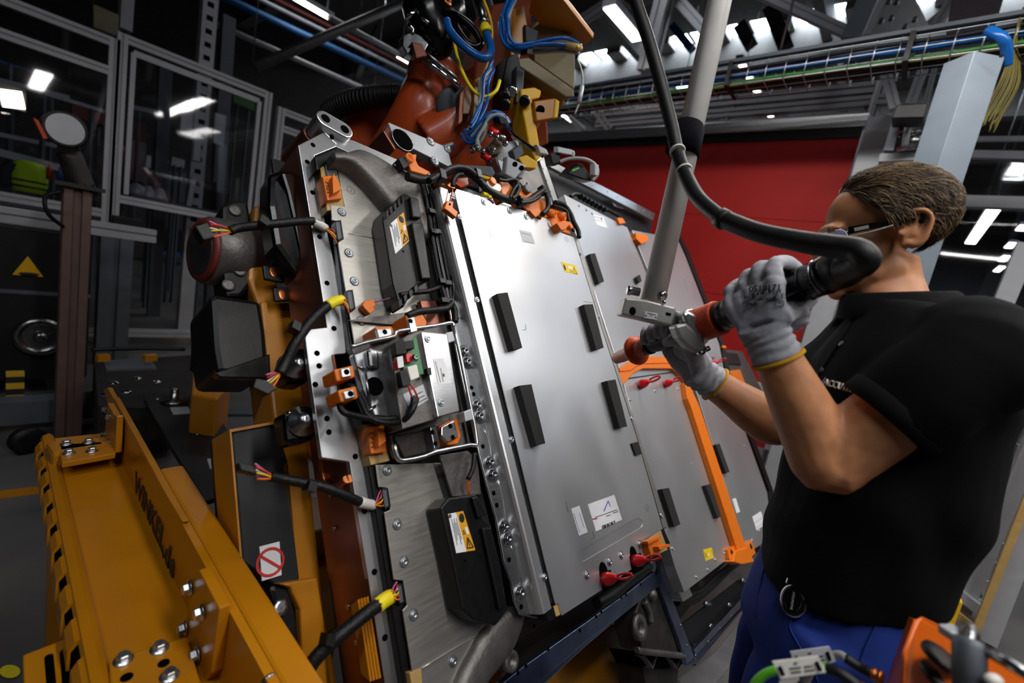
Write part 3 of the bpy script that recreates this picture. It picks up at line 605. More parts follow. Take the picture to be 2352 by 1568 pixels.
# ---------------------------------------------------------------- dark carriage between cage and fixture
cr = thing('transfer_carriage', 'dark transfer carriage with a clear cover and black plate behind the yellow fixture', 'machine', OZ(420, 1000, .0))
zc = .42
def cz(pts, z, th, n, mt, bev=.004): return MB().prism([OZ(x, y, z) for x, y in pts], (0, 0, -th)).build(n, mt, cr, bev)
pl = cz(((330, 915), (480, 905), (535, 1010), (545, 1130), (470, 1150), (395, 1030)), zc, .02, 'top_plate', 'dark_panel')
cz(((390, 935), (432, 933), (440, 948), (398, 951)), zc+.004, .004, 'name_plate', 'light_grey'); cz(((475, 1053), (530, 1047), (535, 1068), (482, 1076)), zc+.004, .004, 'name_plate', 'light_grey')
for x, y in ((362, 918), (453, 998), (503, 1113)): q = OZ(x, y, zc); MB().cyl(q, q+Vector((0, 0, .006)), .008).build('screw', 'steel', cr)
q = OZ(400, 922, zc); MB().lathe(q, (0, 0, 1), [(0, .06), (.012, .058), (.014, .02), (.06, .018), (.07, .01)], 18).build('locating_pin', 'steel', cr)
cz(((215, 830), (480, 812), (490, 905), (330, 935), (225, 930)), .36, .2, 'body', 'cast_dark')
MB().prism([OZ(x, y, .62) for x, y in ((236, 828), (345, 822), (360, 845), (245, 848))], (0, 0, -.01)).build('cover_sheet', 'grey_dark', cr)
for x in (222, 330): MB().bar(OZ(x, 822, .66), OZ(x+28, 820, .66), .03).build('edge_clip', 'yellow_paint', cr)
for x, y in ((245, 905), (315, 870), (360, 878), (262, 880), (290, 900)): q = OZ(x, y, .5); MB().ell(q, (.02, 0, 0), (0, .02, 0), (0, 0, .012)).build('fitting', 'chrome', cr)
MB().tube([OZ(210, 803, .7), OZ(330, 800, .7), OZ(425, 802, .7)], .01, 6, 4).build('cable', 'rubber', cr)
ym = thing('yellow_gear_unit', 'yellow gear unit with black cups beside the dark carriage', 'machine', OZ(480, 950, .0))
MB().prism([OZ(x, y, .6) for x, y in ((445, 830), (530, 835), (530, 880), (500, 915), (440, 905))], (0, 0, -.25)).build('gear_case', 'yellow_paint', ym, .01)
for x, y, r_ in ((470, 838, .05), (505, 862, .07)): q = OZ(x, y, .6); MB().lathe(q, (0, 0, 1), [(0, r_), (.05, r_*.95), (.05, r_*.6), (.02, r_*.5)], 20).build('cup', 'black_plastic', ym)
MB().lathe(OZ(468, 850, .6), (0, 0, 1), [(0, .06), (.2, .06), (.22, .05)], 18).build('motor_can', 'side_metal', ym)
tag(MB().prism([OZ(x, y, .02) for x, y in ((520, 935), (610, 935), (600, 950), (510, 950))], (0, 0, -.01)).build('cable_duct', 'grey_dark'), 'pale cable duct on the floor behind the fixture', 'duct')

# ================================================================== yellow handling fixture (runs along Y, left foreground)
ZT, XB = .68, .243
fx = thing('handling_fixture', 'yellow painted steel handling fixture with bolted brackets in the left foreground', 'fixture', (.25, 1.1, 0))
def fz(pts, z, th, n, mt='yellow_paint', bev=.003, par=fx): return MB().prism([OZ(x, y, z) for x, y in pts], (0, 0, -th)).build(n, mt, par, bev)
def fxp(pts, X, th, n, mt='yellow_paint', bev=.002, par=fx): return MB().prism([OX(x, y, X) for x, y in pts], (th, 0, 0)).build(n, mt, par, bev)
xl = OZ(141, 1120, ZT).x; yN, yF = .40, OZ(262, 1035, ZT).y+.02
MB().aab(xl-.005, XB+.004, yN, yF+.12, ZT-.008, ZT).build('tray_floor', 'yellow_paint', fx)
# left lip: rounded upright edge with folded tabs and dark gaps below
lip = []
for z, dx in ((ZT-.006, .012), (ZT+.012, .004), (ZT+.018, -.004), (ZT+.012, -.016), (ZT+.002, -.020)): lip.append((xl+dx, z))
MB().loft2([Vector((x, yN, z)) for x, z in lip], [Vector((x, yF+.12, z)) for x, z in lip]).build('tray_lip', 'yellow_paint', fx)
MB().aab(xl-.018, xl-.012, yN, yF+.12, ZT-.10, ZT).build('tab_gap_shade', 'hole', fx)  # black sheet behind the tabs paints the shade in their gaps
y = .47; k = 0
while y < yF+.1:
    rs = []
    for (dx, dz) in ((-.014, .010), (-.024, .004), (-.032, -.010), (-.033, -.055), (-.029, -.055), (-.028, -.012), (-.020, -.002), (-.012, .002)): rs.append((dx, dz))
    MB().loft2([Vector((xl+dx, y, ZT+dz)) for dx, dz in rs], [Vector((xl+dx, y+.056, ZT+dz)) for dx, dz in rs]).build('folded_tab', 'yellow_paint', fx)
    y += .098
# upright web with the lettering, and the box beam behind it
zbt = OX(480, 1316, XB).z
MB().aab(XB, XB+.012, .30, yF+.06, ZT-.1, zbt).build('web_plate', 'yellow_paint', fx)
xr = OZ(530, 1235, zbt).x
ye = OZ(383, 1073, zbt).y
MB().prism([Vector((XB+.012, .3, zbt+.001)), Vector((xr, .3, zbt+.001)), Vector((xr, ye, zbt+.001)), Vector((XB+.012, ye, zbt+.001))], (0, 0, -.14)).build('box_beam', 'yellow_paint', fx, .006)
fxp(((238, 893), (247, 890), (352, 1085), (420, 1200), (330, 1150), (272, 1062), (262, 990)), XB-.001, .012, 'gusset')
# end plate of the beam with screws
ya = OX(600, 1545, XB).y
MB().aab(XB-.002, xr+.004, ya-.012, ya, zbt-.09, zbt-.012).build('end_plate', 'yellow_paint', fx, .003)
for x, y in ((617, 1562), (682, 1536)):
    q = OY(x, y, ya-.012); MB().lathe(q, (0, -1, 0), [(0, .011), (.004, .011), (.004, .006), (.001, .005)], 16).build('cap_screw', 'steel', fx)
bolt_me = None
def bolt(q, zd, sc=1.0, par=fx, rot=0.3):
    global bolt_me
    if bolt_me is None:
        m_ = MB(); m_.lathe((0, 0, 0), (0, 0, 1), [(0, .0195), (.003, .0195), (.003, .016), (.006, .0155)], 24); m_.lathe((0, 0, .006), (0, 0, 1), [(0, .0135), (.010, .0135), (.012, .0115), (.012, .0001)], 6, smooth=False)
        bolt_me = m_.mesh('bolt', 'zinc')
    fr_ = frame(q, zd, Vector((math.cos(rot), math.sin(rot), .1)))
    return put('bolt', bolt_me, fr_ @ Matrix.Scale(sc*.66, 4), par)
# near bracket: flat plate and upright plate
zp = ZT+.02
nb = fz(((250, 1512), (430, 1461), (462, 1568), (475, 1640), (258, 1640)), zp, .02, 'bracket_plate')
for x, y in ((283, 1516), (366, 1490), (389, 1553)): bolt(OZ(x, y, zp), (0, 0, 1))
for x, y in ((291, 1555), (376, 1523)): q = OZ(x, y, zp); MB().cyl(q+Vector((0, 0, -.002)), q+Vector((0, 0, .0006)), .008).build('hole', 'hole', fx)
fxp(((438, 1312), (458, 1309), (503, 1397), (486, 1545), (470, 1568), (430, 1568), (425, 1460)), XB-.016, .016, 'bracket_plate')
fxp(((459, 1310), (463, 1312), (506, 1399), (490, 1548), (503, 1397)), XB-.004, .004, 'shim', 'hole', 0)
for x, y in ((437, 1349), (464, 1405), (426, 1441), (454, 1501)): bolt(OX(x, y, XB-.018), (-1, 0, 0))
# far bracket
fz(((135, 1020), (262, 1012), (266, 1040), (142, 1062)), zp+.03, .016, 'bracket_plate')
for x, y in ((152, 1020), (203, 1016), (158, 1041), (211, 1036)): bolt(OZ(x, y, zp+.03), (0, 0, 1))
MB().aab(xl+.01, XB, OZ(142, 1066, zp).y+.05, OZ(142, 1066, zp).y+.07, ZT, zp+.014).build('spacer_bar', 'hole', fx)
fxp(((247, 925), (262, 953), (268, 955), (265, 1040), (250, 1040), (240, 1000)), XB-.02, .014, 'bracket_plate')
for x, y in ((243, 940), (252, 957), (240, 998), (250, 1016)): bolt(OX(x, y, XB-.02), (-1, 0, 0), .8)
MB().prism([OZ(x, y, zp+.03) for x, y in ((103, 1012), (235, 1000), (250, 1020), (120, 1040))], (0, 0, -.05)).build('end_housing', 'yellow_paint', fx, .012)
# slotted plate at the lower left
sp = fz(((52, 1503), (175, 1456), (200, 1568), (215, 1660), (58, 1660)), ZT-.05, .012, 'slotted_plate')
for x0_, x1_ in ((112, 116), (147, 152)):
    a, b = OZ(x0_, 1508 if x0_ < 130 else 1496, ZT-.0499), OZ(x1_+8, 1640, ZT-.0499); MB().tube([a, b], .0055, 10).build('slot', 'hole', sp)
# legs down to the floor
for (x, y) in ((.14, .62), (.14, 1.5), (.32, .62)): MB().aab(x-.035, x+.035, y-.035, y+.035, 0, ZT-.01).build('leg', 'yellow_paint', fx)
# lettering on the web
def web(x, y): return OX(x, y, XB-.0012)
a, b = web(322, 1130), web(372, 1255)
text('lettering', 'WINKEL', .074, 'ink', web(340, 1168)+Vector((-.001, 0, 0)), (0, -1, 0), (-1, 0, 0), fx, shear=.15, sx=1.08, bold=.0015)
text('lettering', '.de', .074, 'ink', web(387, 1278)+Vector((-.001, 0, 0)), (0, -1, 0), (-1, 0, 0), fx, shear=.15, sx=1.0, bold=.0015)
MB().cyl(web(326, 1098), web(326, 1098)+Vector((-.0006, 0, 0)), .006, seg=3).build('emblem', 'ink_red', fx)

# ---------------------------------------------------------------- swivel frame that carries the pack (orange arm, motor, black boxes)
sw = thing('swivel_frame', 'orange yellow swivel frame with black boxes behind the left edge of the pack', 'frame', (.5, 1.2, 0))
def pkp(pts, w1, w0, n, mt, par, bev=.002, vec=None):
    uv = [PK(x, y, w1) for x, y in pts]
    return MB().loft2([PKW(u, v, w1) for u, v in uv], [PKW(u, v, w0) for u, v in uv]).build(n, mt, par, bev)
WA = -.30
pkp(((598, 690), (690, 690), (712, 1080), (744, 1400), (790, 1640), (735, 1640), (683, 1335), (640, 1050)), WA, WA-.12, 'upright_arm', 'yellow_paint', sw, .006)
pkp(((585, 470), (612, 470), (628, 560), (640, 640), (640, 720), (600, 720), (570, 640)), WA-.01, WA-.16, 'motor_mount', 'yellow_paint', sw, .008)
pkp(((510, 470), (536, 458), (570, 462), (588, 560), (586, 640), (556, 680), (520, 682), (510, 600)), WA-.02, WA-.10, 'gear_plate', 'black_plastic', sw, .008)
mc = PP(500, 580, WA-.06); ax_ = Vector((-1, -.15, .05)).normalized()
MB().lathe(mc+Vector((.02, 0, 0)), ax_, [(-.06, .075), (.0, .078), (.045, .076), (.05, .068)], 30).build('bearing_drum', 'cast', sw)
MB().lathe(mc+Vector((.02, 0, 0)), ax_, [(.045, .072), (.056, .07), (.058, .06)], 30).build('seal_ring', 'pipe_red', sw); MB().lathe(mc+Vector((.02, 0, 0)), ax_, [(.055, .058), (.06, .056)], 30).build('drum_face', 'cast_dark', sw)
for x, y in ((540, 484), (551, 622), (525, 655)): q = PP(x, y, WA-.0195); MB().lathe(q, PN, [(0, .014), (.004, .014), (.004, .008)], 16).build('cap_screw', 'cast', sw)
pkp(((482, 680), (494, 674), (600, 690), (612, 760), (620, 862), (500, 858), (490, 800)), WA, WA-.16, 'black_box', 'black_plastic', sw, .012)
pkp(((493, 856), (620, 812), (622, 868), (505, 866)), WA+.005, WA-.02, 'box_flap', 'black_gloss', sw)
pkp(((530, 990), (638, 970), (665, 1060), (690, 1330), (640, 1350), (555, 1290), (545, 1150)), WA, WA-.14, 'cable_channel', 'dark_panel', sw, .004)
pkp(((527, 986), (638, 966), (638, 972), (532, 992), (557, 1290), (552, 1290)), WA+.01, WA-.10, 'channel_edge', 'yellow_paint', sw, 0)
lb = pkp(((596, 1255), (642, 1243), (647, 1320), (602, 1334)), WA+.002, WA-.002, 'prohibition_label', 'label_white', sw, 0)
c_ = PP(621, 1290, WA+.003); MB().rings([[c_+(PU*math.cos(a)+PV*math.sin(a))*r_+PN*.0005 for a in [2*math.pi*i/24 for i in range(24)]] for r_ in (.021, .026)], False).build('prohibition_ring', 'ink_red', lb)
MB().bar(c_-PU*.016-PV*.016, c_+PU*.016+PV*.016, .005, .001, PN).build('prohibition_bar', 'ink_red', lb)
pkp(((615, 1345), (672, 1335), (690, 1420), (700, 1568), (665, 1568), (640, 1440)), WA+.01, WA-.06, 'black_clamp', 'black_plastic', sw, .01)
pkp(((640, 1340), (730, 1325), (745, 1420), (760, 1640), (700, 1640), (690, 1400), (668, 1350)), WA+.03, WA-.10, 'clamp_arm', 'yellow_paint', sw, .012)
q = PP(643, 1395, WA+.012); MB().lathe(q, PN, [(0, .016), (.006, .015), (.006, .008)], 6).build('bolt', 'zinc', sw)
for pts, hole in ((((604, 608), (655, 606), (672, 640), (650, 648), (608, 640)), (628, 624)), (((628, 660), (665, 658), (668, 690), (632, 692)), (648, 676)), (((692, 684), (718, 684), (722, 710), (700, 712)), (706, 697))):
    t_ = pkp(pts, WA+.04, WA+.03, 'clip_bracket', 'black_plastic', sw, .003); q = PP(*hole, WA+.0405); MB().ell(q, PU*.008, PN*.001, PV*.013, 12, 6).build('slot', 'copper', t_)
MB().aab(.55, .75, 1.12, 1.3, 0, .55).build('pedestal', 'yellow_paint', sw, .01)
MB().aab(.5, 2.2, 1.0, 1.15, .30, .45).build('cross_beam', 'yellow_paint', sw, .006)
pkp(((1170, 1475), (1420, 1430), (1480, 1470), (1500, 1640), (1130, 1640)), -.36, -.55, 'turn_table', 'yellow_paint', sw, .01)

# ================================================================== the battery pack (one thing; parts and sub-parts)
FL, MP, RBW = -.11, -.08, -.036
bp_ = thing('battery_pack', 'open traction battery pack tilted on its side, silver module covers and orange connectors', 'battery', PKW(.9, .45, -.3))
def part(pts, w1, w0, n, mt, par=None, bev=.002): return pkp(pts, w1, w0, n, mt, par or bp_, bev)
_sm = {}
def screw(x, y, w, par, sc=1.0, kind='screw'):
    if kind not in _sm:
        m_ = MB()
        if kind == 'screw':
            m_.lathe((0, 0, -.002), (0, 0, 1), [(0, .0095), (.0032, .0095), (.0040, .0088)], 20); m_.lathe((0, 0, .0018), (0, 0, 1), [(0, .0062), (.0028, .0058), (.0030, .0034), (.0012, .0030)], 16); m_.lathe((0, 0, .0026), (0, 0, 1), [(0, .0030), (.0004, .0029)], 6)
            _sm[kind] = m_.mesh('screw', 'zinc')
        elif kind == 'ring':
            m_.lathe((0, 0, -.001), (0, 0, 1), [(0, .0122), (.0012, .0120)], 20); _sm[kind] = m_.mesh('seat_ring', 'grey_dark')
        elif kind == 'bolt':
            m_.lathe((0, 0, -.002), (0, 0, 1), [(0, .0118), (.003, .0118), (.0045, .0085), (.009, .008), (.010, .0068), (.010, .004), (.006, .0035)], 18); _sm[kind] = m_.mesh('bolt', 'steel')
        elif kind == 'hole':
            m_.lathe((0, 0, 0), (0, 0, 1), [(0, .0052), (.0007, .0052)], 14); _sm[kind] = m_.mesh('screw_hole', 'hole')
        elif kind == 'rivet':
            m_.lathe((0, 0, 0), (0, 0, 1), [(0, .006), (.0015, .0055), (.003, .003), (.0033, .0005)], 12); _sm[kind] = m_.mesh('rivet', 'steel')
    o = put({'screw': 'screw', 'ring': 'seat_ring', 'bolt': 'bolt', 'hole': 'screw_hole', 'rivet': 'rivet'}[kind], _sm[kind], frame(PP(x, y, w), PN, PU) @ Matrix.Scale(sc, 4), par)
    return o
def scr(lst, w, par, sc=1.0, ring=True):
    sc *= .88
    for x, y in lst:
        if ring: screw(x, y, w, par, sc, 'ring')
        screw(x, y, w+.001, par, sc)
# ---- housing floor (dark) and walls
uL = PK(804, 1062, FL)[0]; vT = PK(815, 330, FL)[1]; vB = PK(1123, 1568, FL)[1]
uS = PK(1250, 372, FL)[0]; vT2 = PK(1250, 372, FL)[1]; uE = PK(1690, 930, FL)[0]; vB2 = PK(1585, 1520, FL)[1]
def uvbox(u0, u1, v0, v1, w0, w1, n, mt, bev=.002, par=None):
    return MB().loft2([PKW(u, v, w1) for u, v in ((u0, v0), (u1, v0), (u1, v1), (u0, v1))], [PKW(u, v, w0) for u, v in ((u0, v0), (u1, v0), (u1, v1), (u0, v1))]).build(n, mt, par or bp_, bev)
uvbox(uL, uS+.3, vT, vB, -.262, -.25, 'housing_floor', 'dark_panel'); uvbox(uS, uE, vT2, vB2, -.265, -.253, 'housing_floor', 'cast_dark')
def wall(pts, n, mt, w0=-.26, w1=FL, th=.006):
    uv = [PK(x, y, FL) for x, y in pts]; m_ = MB()
    for (a, b) in zip(uv[:-1], uv[1:]):
        d = Vector((b[0]-a[0], b[1]-a[1], 0)).normalized(); nn = Vector((-d.y, d.x, 0))*th
        q = [(a[0], a[1]), (b[0], b[1]), (b[0]-nn.x, b[1]-nn.y), (a[0]-nn.x, a[1]-nn.y)]
        m_.loft2([PKW(u, v, w1-.001) for u, v in q], [PKW(u, v, w0) for u, v in q])
    return m_.build(n, mt, bp_)
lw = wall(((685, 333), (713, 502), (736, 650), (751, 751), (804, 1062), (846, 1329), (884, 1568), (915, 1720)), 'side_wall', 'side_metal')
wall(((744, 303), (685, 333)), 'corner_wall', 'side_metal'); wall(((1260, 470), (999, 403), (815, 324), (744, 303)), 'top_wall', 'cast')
for (v_, w_) in ((.02, -.20), (.02, -.14), (.08, -.2), (.22, -.19), (.28, -.18), (.36, -.16)):
    q = PKW(uL-.004, v_, w_); MB().lathe(q, (-1, 0, 0), [(0, .006), (.002, .005)], 12).build('wall_stud', 'steel', lw)
# welded handle loop and yellow pad on the wall
q = [PKW(uL-.003, v_, w_) for v_, w_ in ((-.10, -.20), (-.03, -.215), (.0, -.20), (.005, -.16), (-.005, -.125))]
MB().tube(q, .008, 8, 6).build('weld_bead', 'copper', bp_)
for k in range(4):
    MB().loft2([PKW(uL-.002-.004*k, v_, -.115-.003*k) for v_ in (.20, .33)]+[PKW(uL-.002-.004*k, v_, -.15) for v_ in (.32, .21)], [PKW(uL-.006-.004*k, v_, -.115-.003*k) for v_ in (.20, .33)]+[PKW(uL-.006-.004*k, v_, -.15) for v_ in (.32, .21)]).build('rubber_pad', 'yellow_paint', bp_)
# ---- flange: left strip with wide tab, corner and top strip
fl = part(((685, 333), (713, 502), (736, 650), (751, 751), (698, 757), (739, 1051), (803, 1061), (846, 1329), (884, 1568), (915, 1720), (955, 1720), (919, 1568), (836, 1020), (824, 957), (792, 948), (777, 901), (762, 817), (772, 814), (795, 812), (795, 800), (777, 640), (747, 510), (723, 357), (772, 337), (772, 330), (744, 303)), FL, FL-.014, 'left_flange', 'alu_flange', None, .0015)
part(((744, 303), (772, 330), (772, 337), (985, 432), (1250, 520), (1262, 505), (999, 403), (815, 324)), FL, FL-.014, 'top_flange', 'alu_flange', None, .0015)
for x, y in ((719, 333), (762, 316), (706, 372), (718, 442), (734, 544), (751, 650), (767, 754), (728, 811), (733, 840), (724, 883), (751, 961), (755, 992), (816, 1048), (837, 1173), (860, 1313), (884, 1464)): screw(x, y, FL, fl, 1.05, 'hole')
# ---- lower rail, step and rear rail of the flange
br = part(((1115, 1600), (1203, 1530), (1330, 1440), (1440, 1362), (1503, 1312), (1523, 1338), (1455, 1392), (1350, 1470), (1200, 1600)), FL, FL-.014, 'lower_rail', 'rail_metal', None, .0015)
part(((1160, 1568), (1300, 1462), (1455, 1392), (1350, 1480), (1230, 1590), (1190, 1600)), FL-.02, FL-.05, 'lower_rail_lip', 'rail_metal')
for x, y in ((1227, 1437), (1259, 1490), (1332, 1448), (1190, 1545), (1208, 1530), (1369, 1416), (1381, 1405), (1427, 1372), (1438, 1366), (1471, 1342), (1507, 1317)): screw(x, y, FL, br, .8, 'hole')
part(((1503, 1312), (1523, 1318), (1592, 1500), (1600, 1522), (1578, 1528), (1560, 1470)), FL, FL-.014, 'step_flange', 'rail_metal', None, .0015)
rr = part(((1578, 1528), (1600, 1522), (1595, 1492), (1738, 1335), (1790, 1270), (1800, 1290), (1745, 1358)), FL, FL-.014, 'rear_rail', 'rail_metal', None, .0015)
for x, y in ((1530, 1330), (1546, 1378), (1564, 1435), (1578, 1482), (1598, 1505), (1627, 1473), (1654, 1442), (1679, 1414), (1700, 1390), (1721, 1366)): screw(x, y, FL, rr, .6, 'rivet')
# outer casting below the step, with lug ring, ribs and a weld
wall(((1600, 1525), (1503, 1316), (1440, 1366), (1200, 1545)), 'step_wall', 'cast_dark', -.30)
cs = part(((1480, 1345), (1510, 1330), (1575, 1495), (1560, 1512), (1475, 1492), (1455, 1420)), -.125, -.20, 'step_casting', 'cast_dark', None, .006)
q = PP(1463, 1440, -.12); MB().lathe(q, PN, [(0, .036), (.014, .034), (.014, .016), (.0, .015)], 24).build('lug_ring', 'cast', bp_)
q = [PP(x, y, -.12) for x, y in ((1478, 1380), (1490, 1405), (1494, 1430))]; MB().tube(q, .011, 8, 4).build('cast_rib', 'cast', bp_); MB().ell(PP(1496, 1365, -.125), PU*.022, PV*.02, PN*.018).build('cast_boss', 'cast', bp_)
MB().tube([PP(x, y, -.118) for x, y in ((1462, 1492), (1490, 1497), (1520, 1500), (1548, 1503), (1572, 1506))], .009, 8, 6).build('weld_bead', 'cast', bp_)
part(((1462, 1495), (1575, 1508), (1560, 1535), (1480, 1530)), -.16, -.26, 'rib_panel', 'hole', None, .003)
for a, b in (((1468, 1502), (1490, 1532)), ((1490, 1532), (1500, 1500)), ((1525, 1505), (1545, 1532)), ((1545, 1532), (1556, 1508))): MB().bar(PP(*a, -.158), PP(*b, -.158), .006, .03, PN).build('rib', 'cast', bp_)
part(((1475, 1530), (1560, 1536), (1552, 1600), (1490, 1600)), -.2, -.3, 'foot_casting', 'cast_dark', None, .004)
# ---- rear pocket floor with fittings
part(((1560, 1440), (1700, 1330), (1735, 1340), (1600, 1495)), -.17, -.18, 'pocket_sheet', 'dark_panel')
for x, y in ((1636, 1437), (1677, 1388), (1708, 1332), (1601, 1483), (1625, 1385)):
    q = PP(x, y, -.15); MB().ell(q, PU*.02+PV*.012, PV*.008, PN*.009, 10, 6).build('pipe_fitting', 'chrome', bp_); MB().cyl(q-PU*.03-PV*.01, q+PU*.03+PV*.012, .005, seg=8).build('clip', 'steel', bp_)
MB().tube([PP(x, y, -.12) for x, y in ((1552, 1380), (1590, 1376), (1625, 1352), (1680, 1300), (1740, 1258))], .016, 8, 5).build('lower_harness', 'black_tape', bp_)
MB().tube([PP(x, y, -.11) for x, y in ((1560, 1370), (1610, 1356), (1650, 1318), (1690, 1290))], .008, 8, 5).build('lower_harness', 'rubber', bp_)
# ---- rear top frame
rt = part(((1237, 362), (1255, 364), (1380, 425), (1505, 490), (1500, 505), (1375, 440), (1262, 382)), -.075, -.09, 'rear_top_rail', 'alu', None, .0015)
for x, y in ((1270, 378), (1290, 390), (1325, 408), (1360, 424), (1395, 440), (1418, 452), (1440, 463), (1460, 474), (1478, 484), (1493, 492)): screw(x, y, -.075, rt, .8, 'rivet')
part(((1237, 362), (1250, 366), (1283, 462), (1274, 468)), -.075, -.09, 'rear_step_flange', 'alu', None, .0015)
for x, y in ((1248, 387), (1256, 415), (1264, 440)): screw(x, y, -.075, rt, .6, 'hole')
part(((1252, 372), (1375, 436), (1500, 502), (1490, 560), (1390, 520), (1290, 470)), -.12, -.20, 'rear_inner_wall', 'dark_panel', None, .003)
part(((1180, 400), (1240, 365), (1276, 466), (1220, 450)), -.085, -.2, 'rear_corner_casting', 'cast', None, .004)
for a, b in (((1185, 395), (1240, 366)), ((1195, 402), (1225, 372)), ((1175, 405), (1205, 395))): MB().bar(PP(*a, -.078), PP(*b, -.078), .008, .04, PN).build('corner_rib', 'alu', bp_)
screw(1210, 421, -.085, bp_, .9, 'hole')
MB().tube([PP(x, y, -.1) for x, y in ((1400, 448), (1410, 470), (1440, 478), (1436, 462), (1408, 452))], .008, 8, 4).build('hose_clamp', 'chrome', bp_)
# ---- left modules: black frame body and silver cover plate
MB_ = [((772, 368), (905, 398), (1020, 440), (1060, 870), (818, 870), (818, 806), (803, 719), (815, 710), (809, 671), (795, 669), (777, 556), (787, 548), (779, 509), (763, 505), (760, 470), (792, 474)),
       ((863, 1067), (1090, 1060), (1150, 1300), (1170, 1440), (1110, 1490), (1010, 1600), (990, 1640), (955, 1640), (947, 1541), (925, 1401), (935, 1390), (926, 1333), (905, 1331), (883, 1177), (897, 1170), (888, 1120), (870, 1118))]
mods = []
for k, pts in enumerate(MB_):
    md = part(pts, MP, MP-.004, 'module_plate', 'module_plate', None, .001); mods.append(md)
part(((752, 400), (760, 395), (1010, 440), (1060, 1060), (1130, 1440), (1000, 1650), (940, 1650), (836, 1010), (800, 760)), MP-.012, -.24, 'module_frame', 'black_plastic', None, .003)
part(((830, 960), (850, 960), (965, 1568), (985, 1660), (945, 1660), (905, 1420)), MP-.010, -.2, 'module_edge_trim', 'black_plastic', None, .002)
scr(((785, 487), (801, 581), (814, 646), (829, 737)), MP, mods[0]); scr(((889, 1080), (912, 1204), (928, 1290), (950, 1412), (1041, 1519)), MP, mods[1])
def ring_mark(x, y, w, r_, par, n='embossed_mark'):
    c = PP(x, y, w); m_ = MB(); m_.tube([c+(PU*math.cos(a)+PV*math.sin(a))*r_ for a in [2*math.pi*i/24 for i in range(25)]], .0006, 5); m_.cyl(c-PV*r_*.5, c+PV*r_*.5, .0006, seg=5)
    return m_.build(n, 'grey_dark', par)
ring_mark(806, 437, MP, .009, mods[0])
for a, b in (((790, 389), (825, 402)), ((800, 536), (860, 548))): MB().tube([PP(*a, MP), PP(*b, MP)], .0012, 6).build('embossed_bead', 'module_plate', mods[0])
MB().tube([PP(968, 1535, MP), PP(1040, 1490, MP), PP(1100, 1455, MP)], .0025, 6, 3).build('embossed_bead', 'module_plate', mods[1])
part(((941, 1545), (968, 1534), (972, 1600), (950, 1600)), MP+.003, MP-.03, 'tan_edge', 'tan', None, .001)
# module sockets at the notches
for k, (x, y) in enumerate(((778, 530), (805, 690), (886, 1145), (920, 1365))):
    a = part(((x-8, y-24), (x+6, y-26), (x+13, y+18), (x, y+26)), MP+.002, MP-.02, 'plug_socket', 'black_plastic', None, .002)
    part(((x-7, y-20), (x+2, y-20), (x+7, y+16), (x-1, y+20)), MP+.0035, MP-.002, 'socket_face', 'grey_dark', a, .0006)
# orange high-voltage plugs on tan housings
def hv_plug(pts, recess, txt, tpos):
    a = part(recess, MP-.002, MP-.03, 'plug_recess', 'tan', None, .001)
    b = part(pts, MP+.012, MP-.02, 'orange_plug', 'orange', None, .002)
    c = [sum(p[0] for p in pts)/4, sum(p[1] for p in pts)/4]
    fin = [(c[0]+2, pts[0][1]+2), (pts[1][0]+2, pts[1][1]-4), (pts[2][0]-2, c[1]+4), (c[0]+4, pts[3][1]-16)]
    part(fin, MP+.030, MP+.01, 'plug_fin', 'orange', b, .001)
    text('marker_text', txt, .016, 'ink', PP(*tpos, MP+.0125), PV, PN, b, sx=1.1)
hv_plug(((741, 404), (766, 402), (787, 455), (752, 460)), ((732, 368), (768, 366), (793, 474), (752, 484)), 'H01', (754, 432))
hv_plug(((843, 980), (880, 976), (889, 1038), (853, 1042)), ((832, 975), (882, 972), (896, 1058), (852, 1068)), 'EPH', (855, 1010))
part(((745, 370), (770, 366), (776, 400), (752, 404)), MP+.004, MP-.02, 'socket_guide', 'grey_dark', None, .002)
# ---- casting arms: upper and lower cross member
def castarm(top, bot, w1, w0, n, mt='cast'):
    rs = []
    for (a, b) in zip(top, bot):
        ua, ub = PK(*a, w1), PK(*b, w1); mid = [(ua[0]+ub[0])/2, (ua[1]+ub[1])/2]; r_ = []
        for (f_, ww) in ((0, w0), (0, w1-.018), (.08, w1-.005), (.25, w1), (.75, w1), (.92, w1-.005), (1, w1-.018), (1, w0)): r_.append(PKW(ua[0]+(ub[0]-ua[0])*f_, ua[1]+(ub[1]-ua[1])*f_, ww))
        rs.append(r_)
    pts = [[rs[i][k] for i in range(len(rs))] for k in range(8)]; pts = [spline(p, 5)[0] for p in pts]
    return MB().rings([[pts[k][i] for k in range(8)] for i in range(len(pts[0]))]).build(n, mt, bp_)
castarm(((768, 345), (800, 345), (832, 337), (872, 352), (930, 385), (990, 415), (1010, 425)), ((772, 366), (800, 368), (828, 385), (862, 420), (905, 470), (965, 520), (1000, 560)), -.035, -.10, 'upper_cross_member')
for x, y in ((905, 378), (925, 390), (938, 402), (950, 412)): MB().bar(PP(x, y, -.034), PP(x+16, y+9, -.034), .003, .002, PN).build('cast_mark', 'light_grey', bp_)
castarm(((1214, 1400), (1210, 1440), (1185, 1500), (1130, 1570), (1090, 1650)), ((1180, 1392), (1118, 1450), (1095, 1490), (1066, 1545), (1030, 1640)), -.06, -.12, 'lower_cross_member')
q = PP(1176, 1518, -.07); MB().lathe(q, PN, [(-.03, .02), (.0, .02), (.002, .018), (.002, .009), (-.01, .008)], 20).build('lug_ring', 'cast', bp_)
part(((722, 358), (772, 338), (800, 350), (770, 366), (745, 376), (728, 392)), -.07, -.14, 'corner_gasket', 'black_plastic', None, .004)
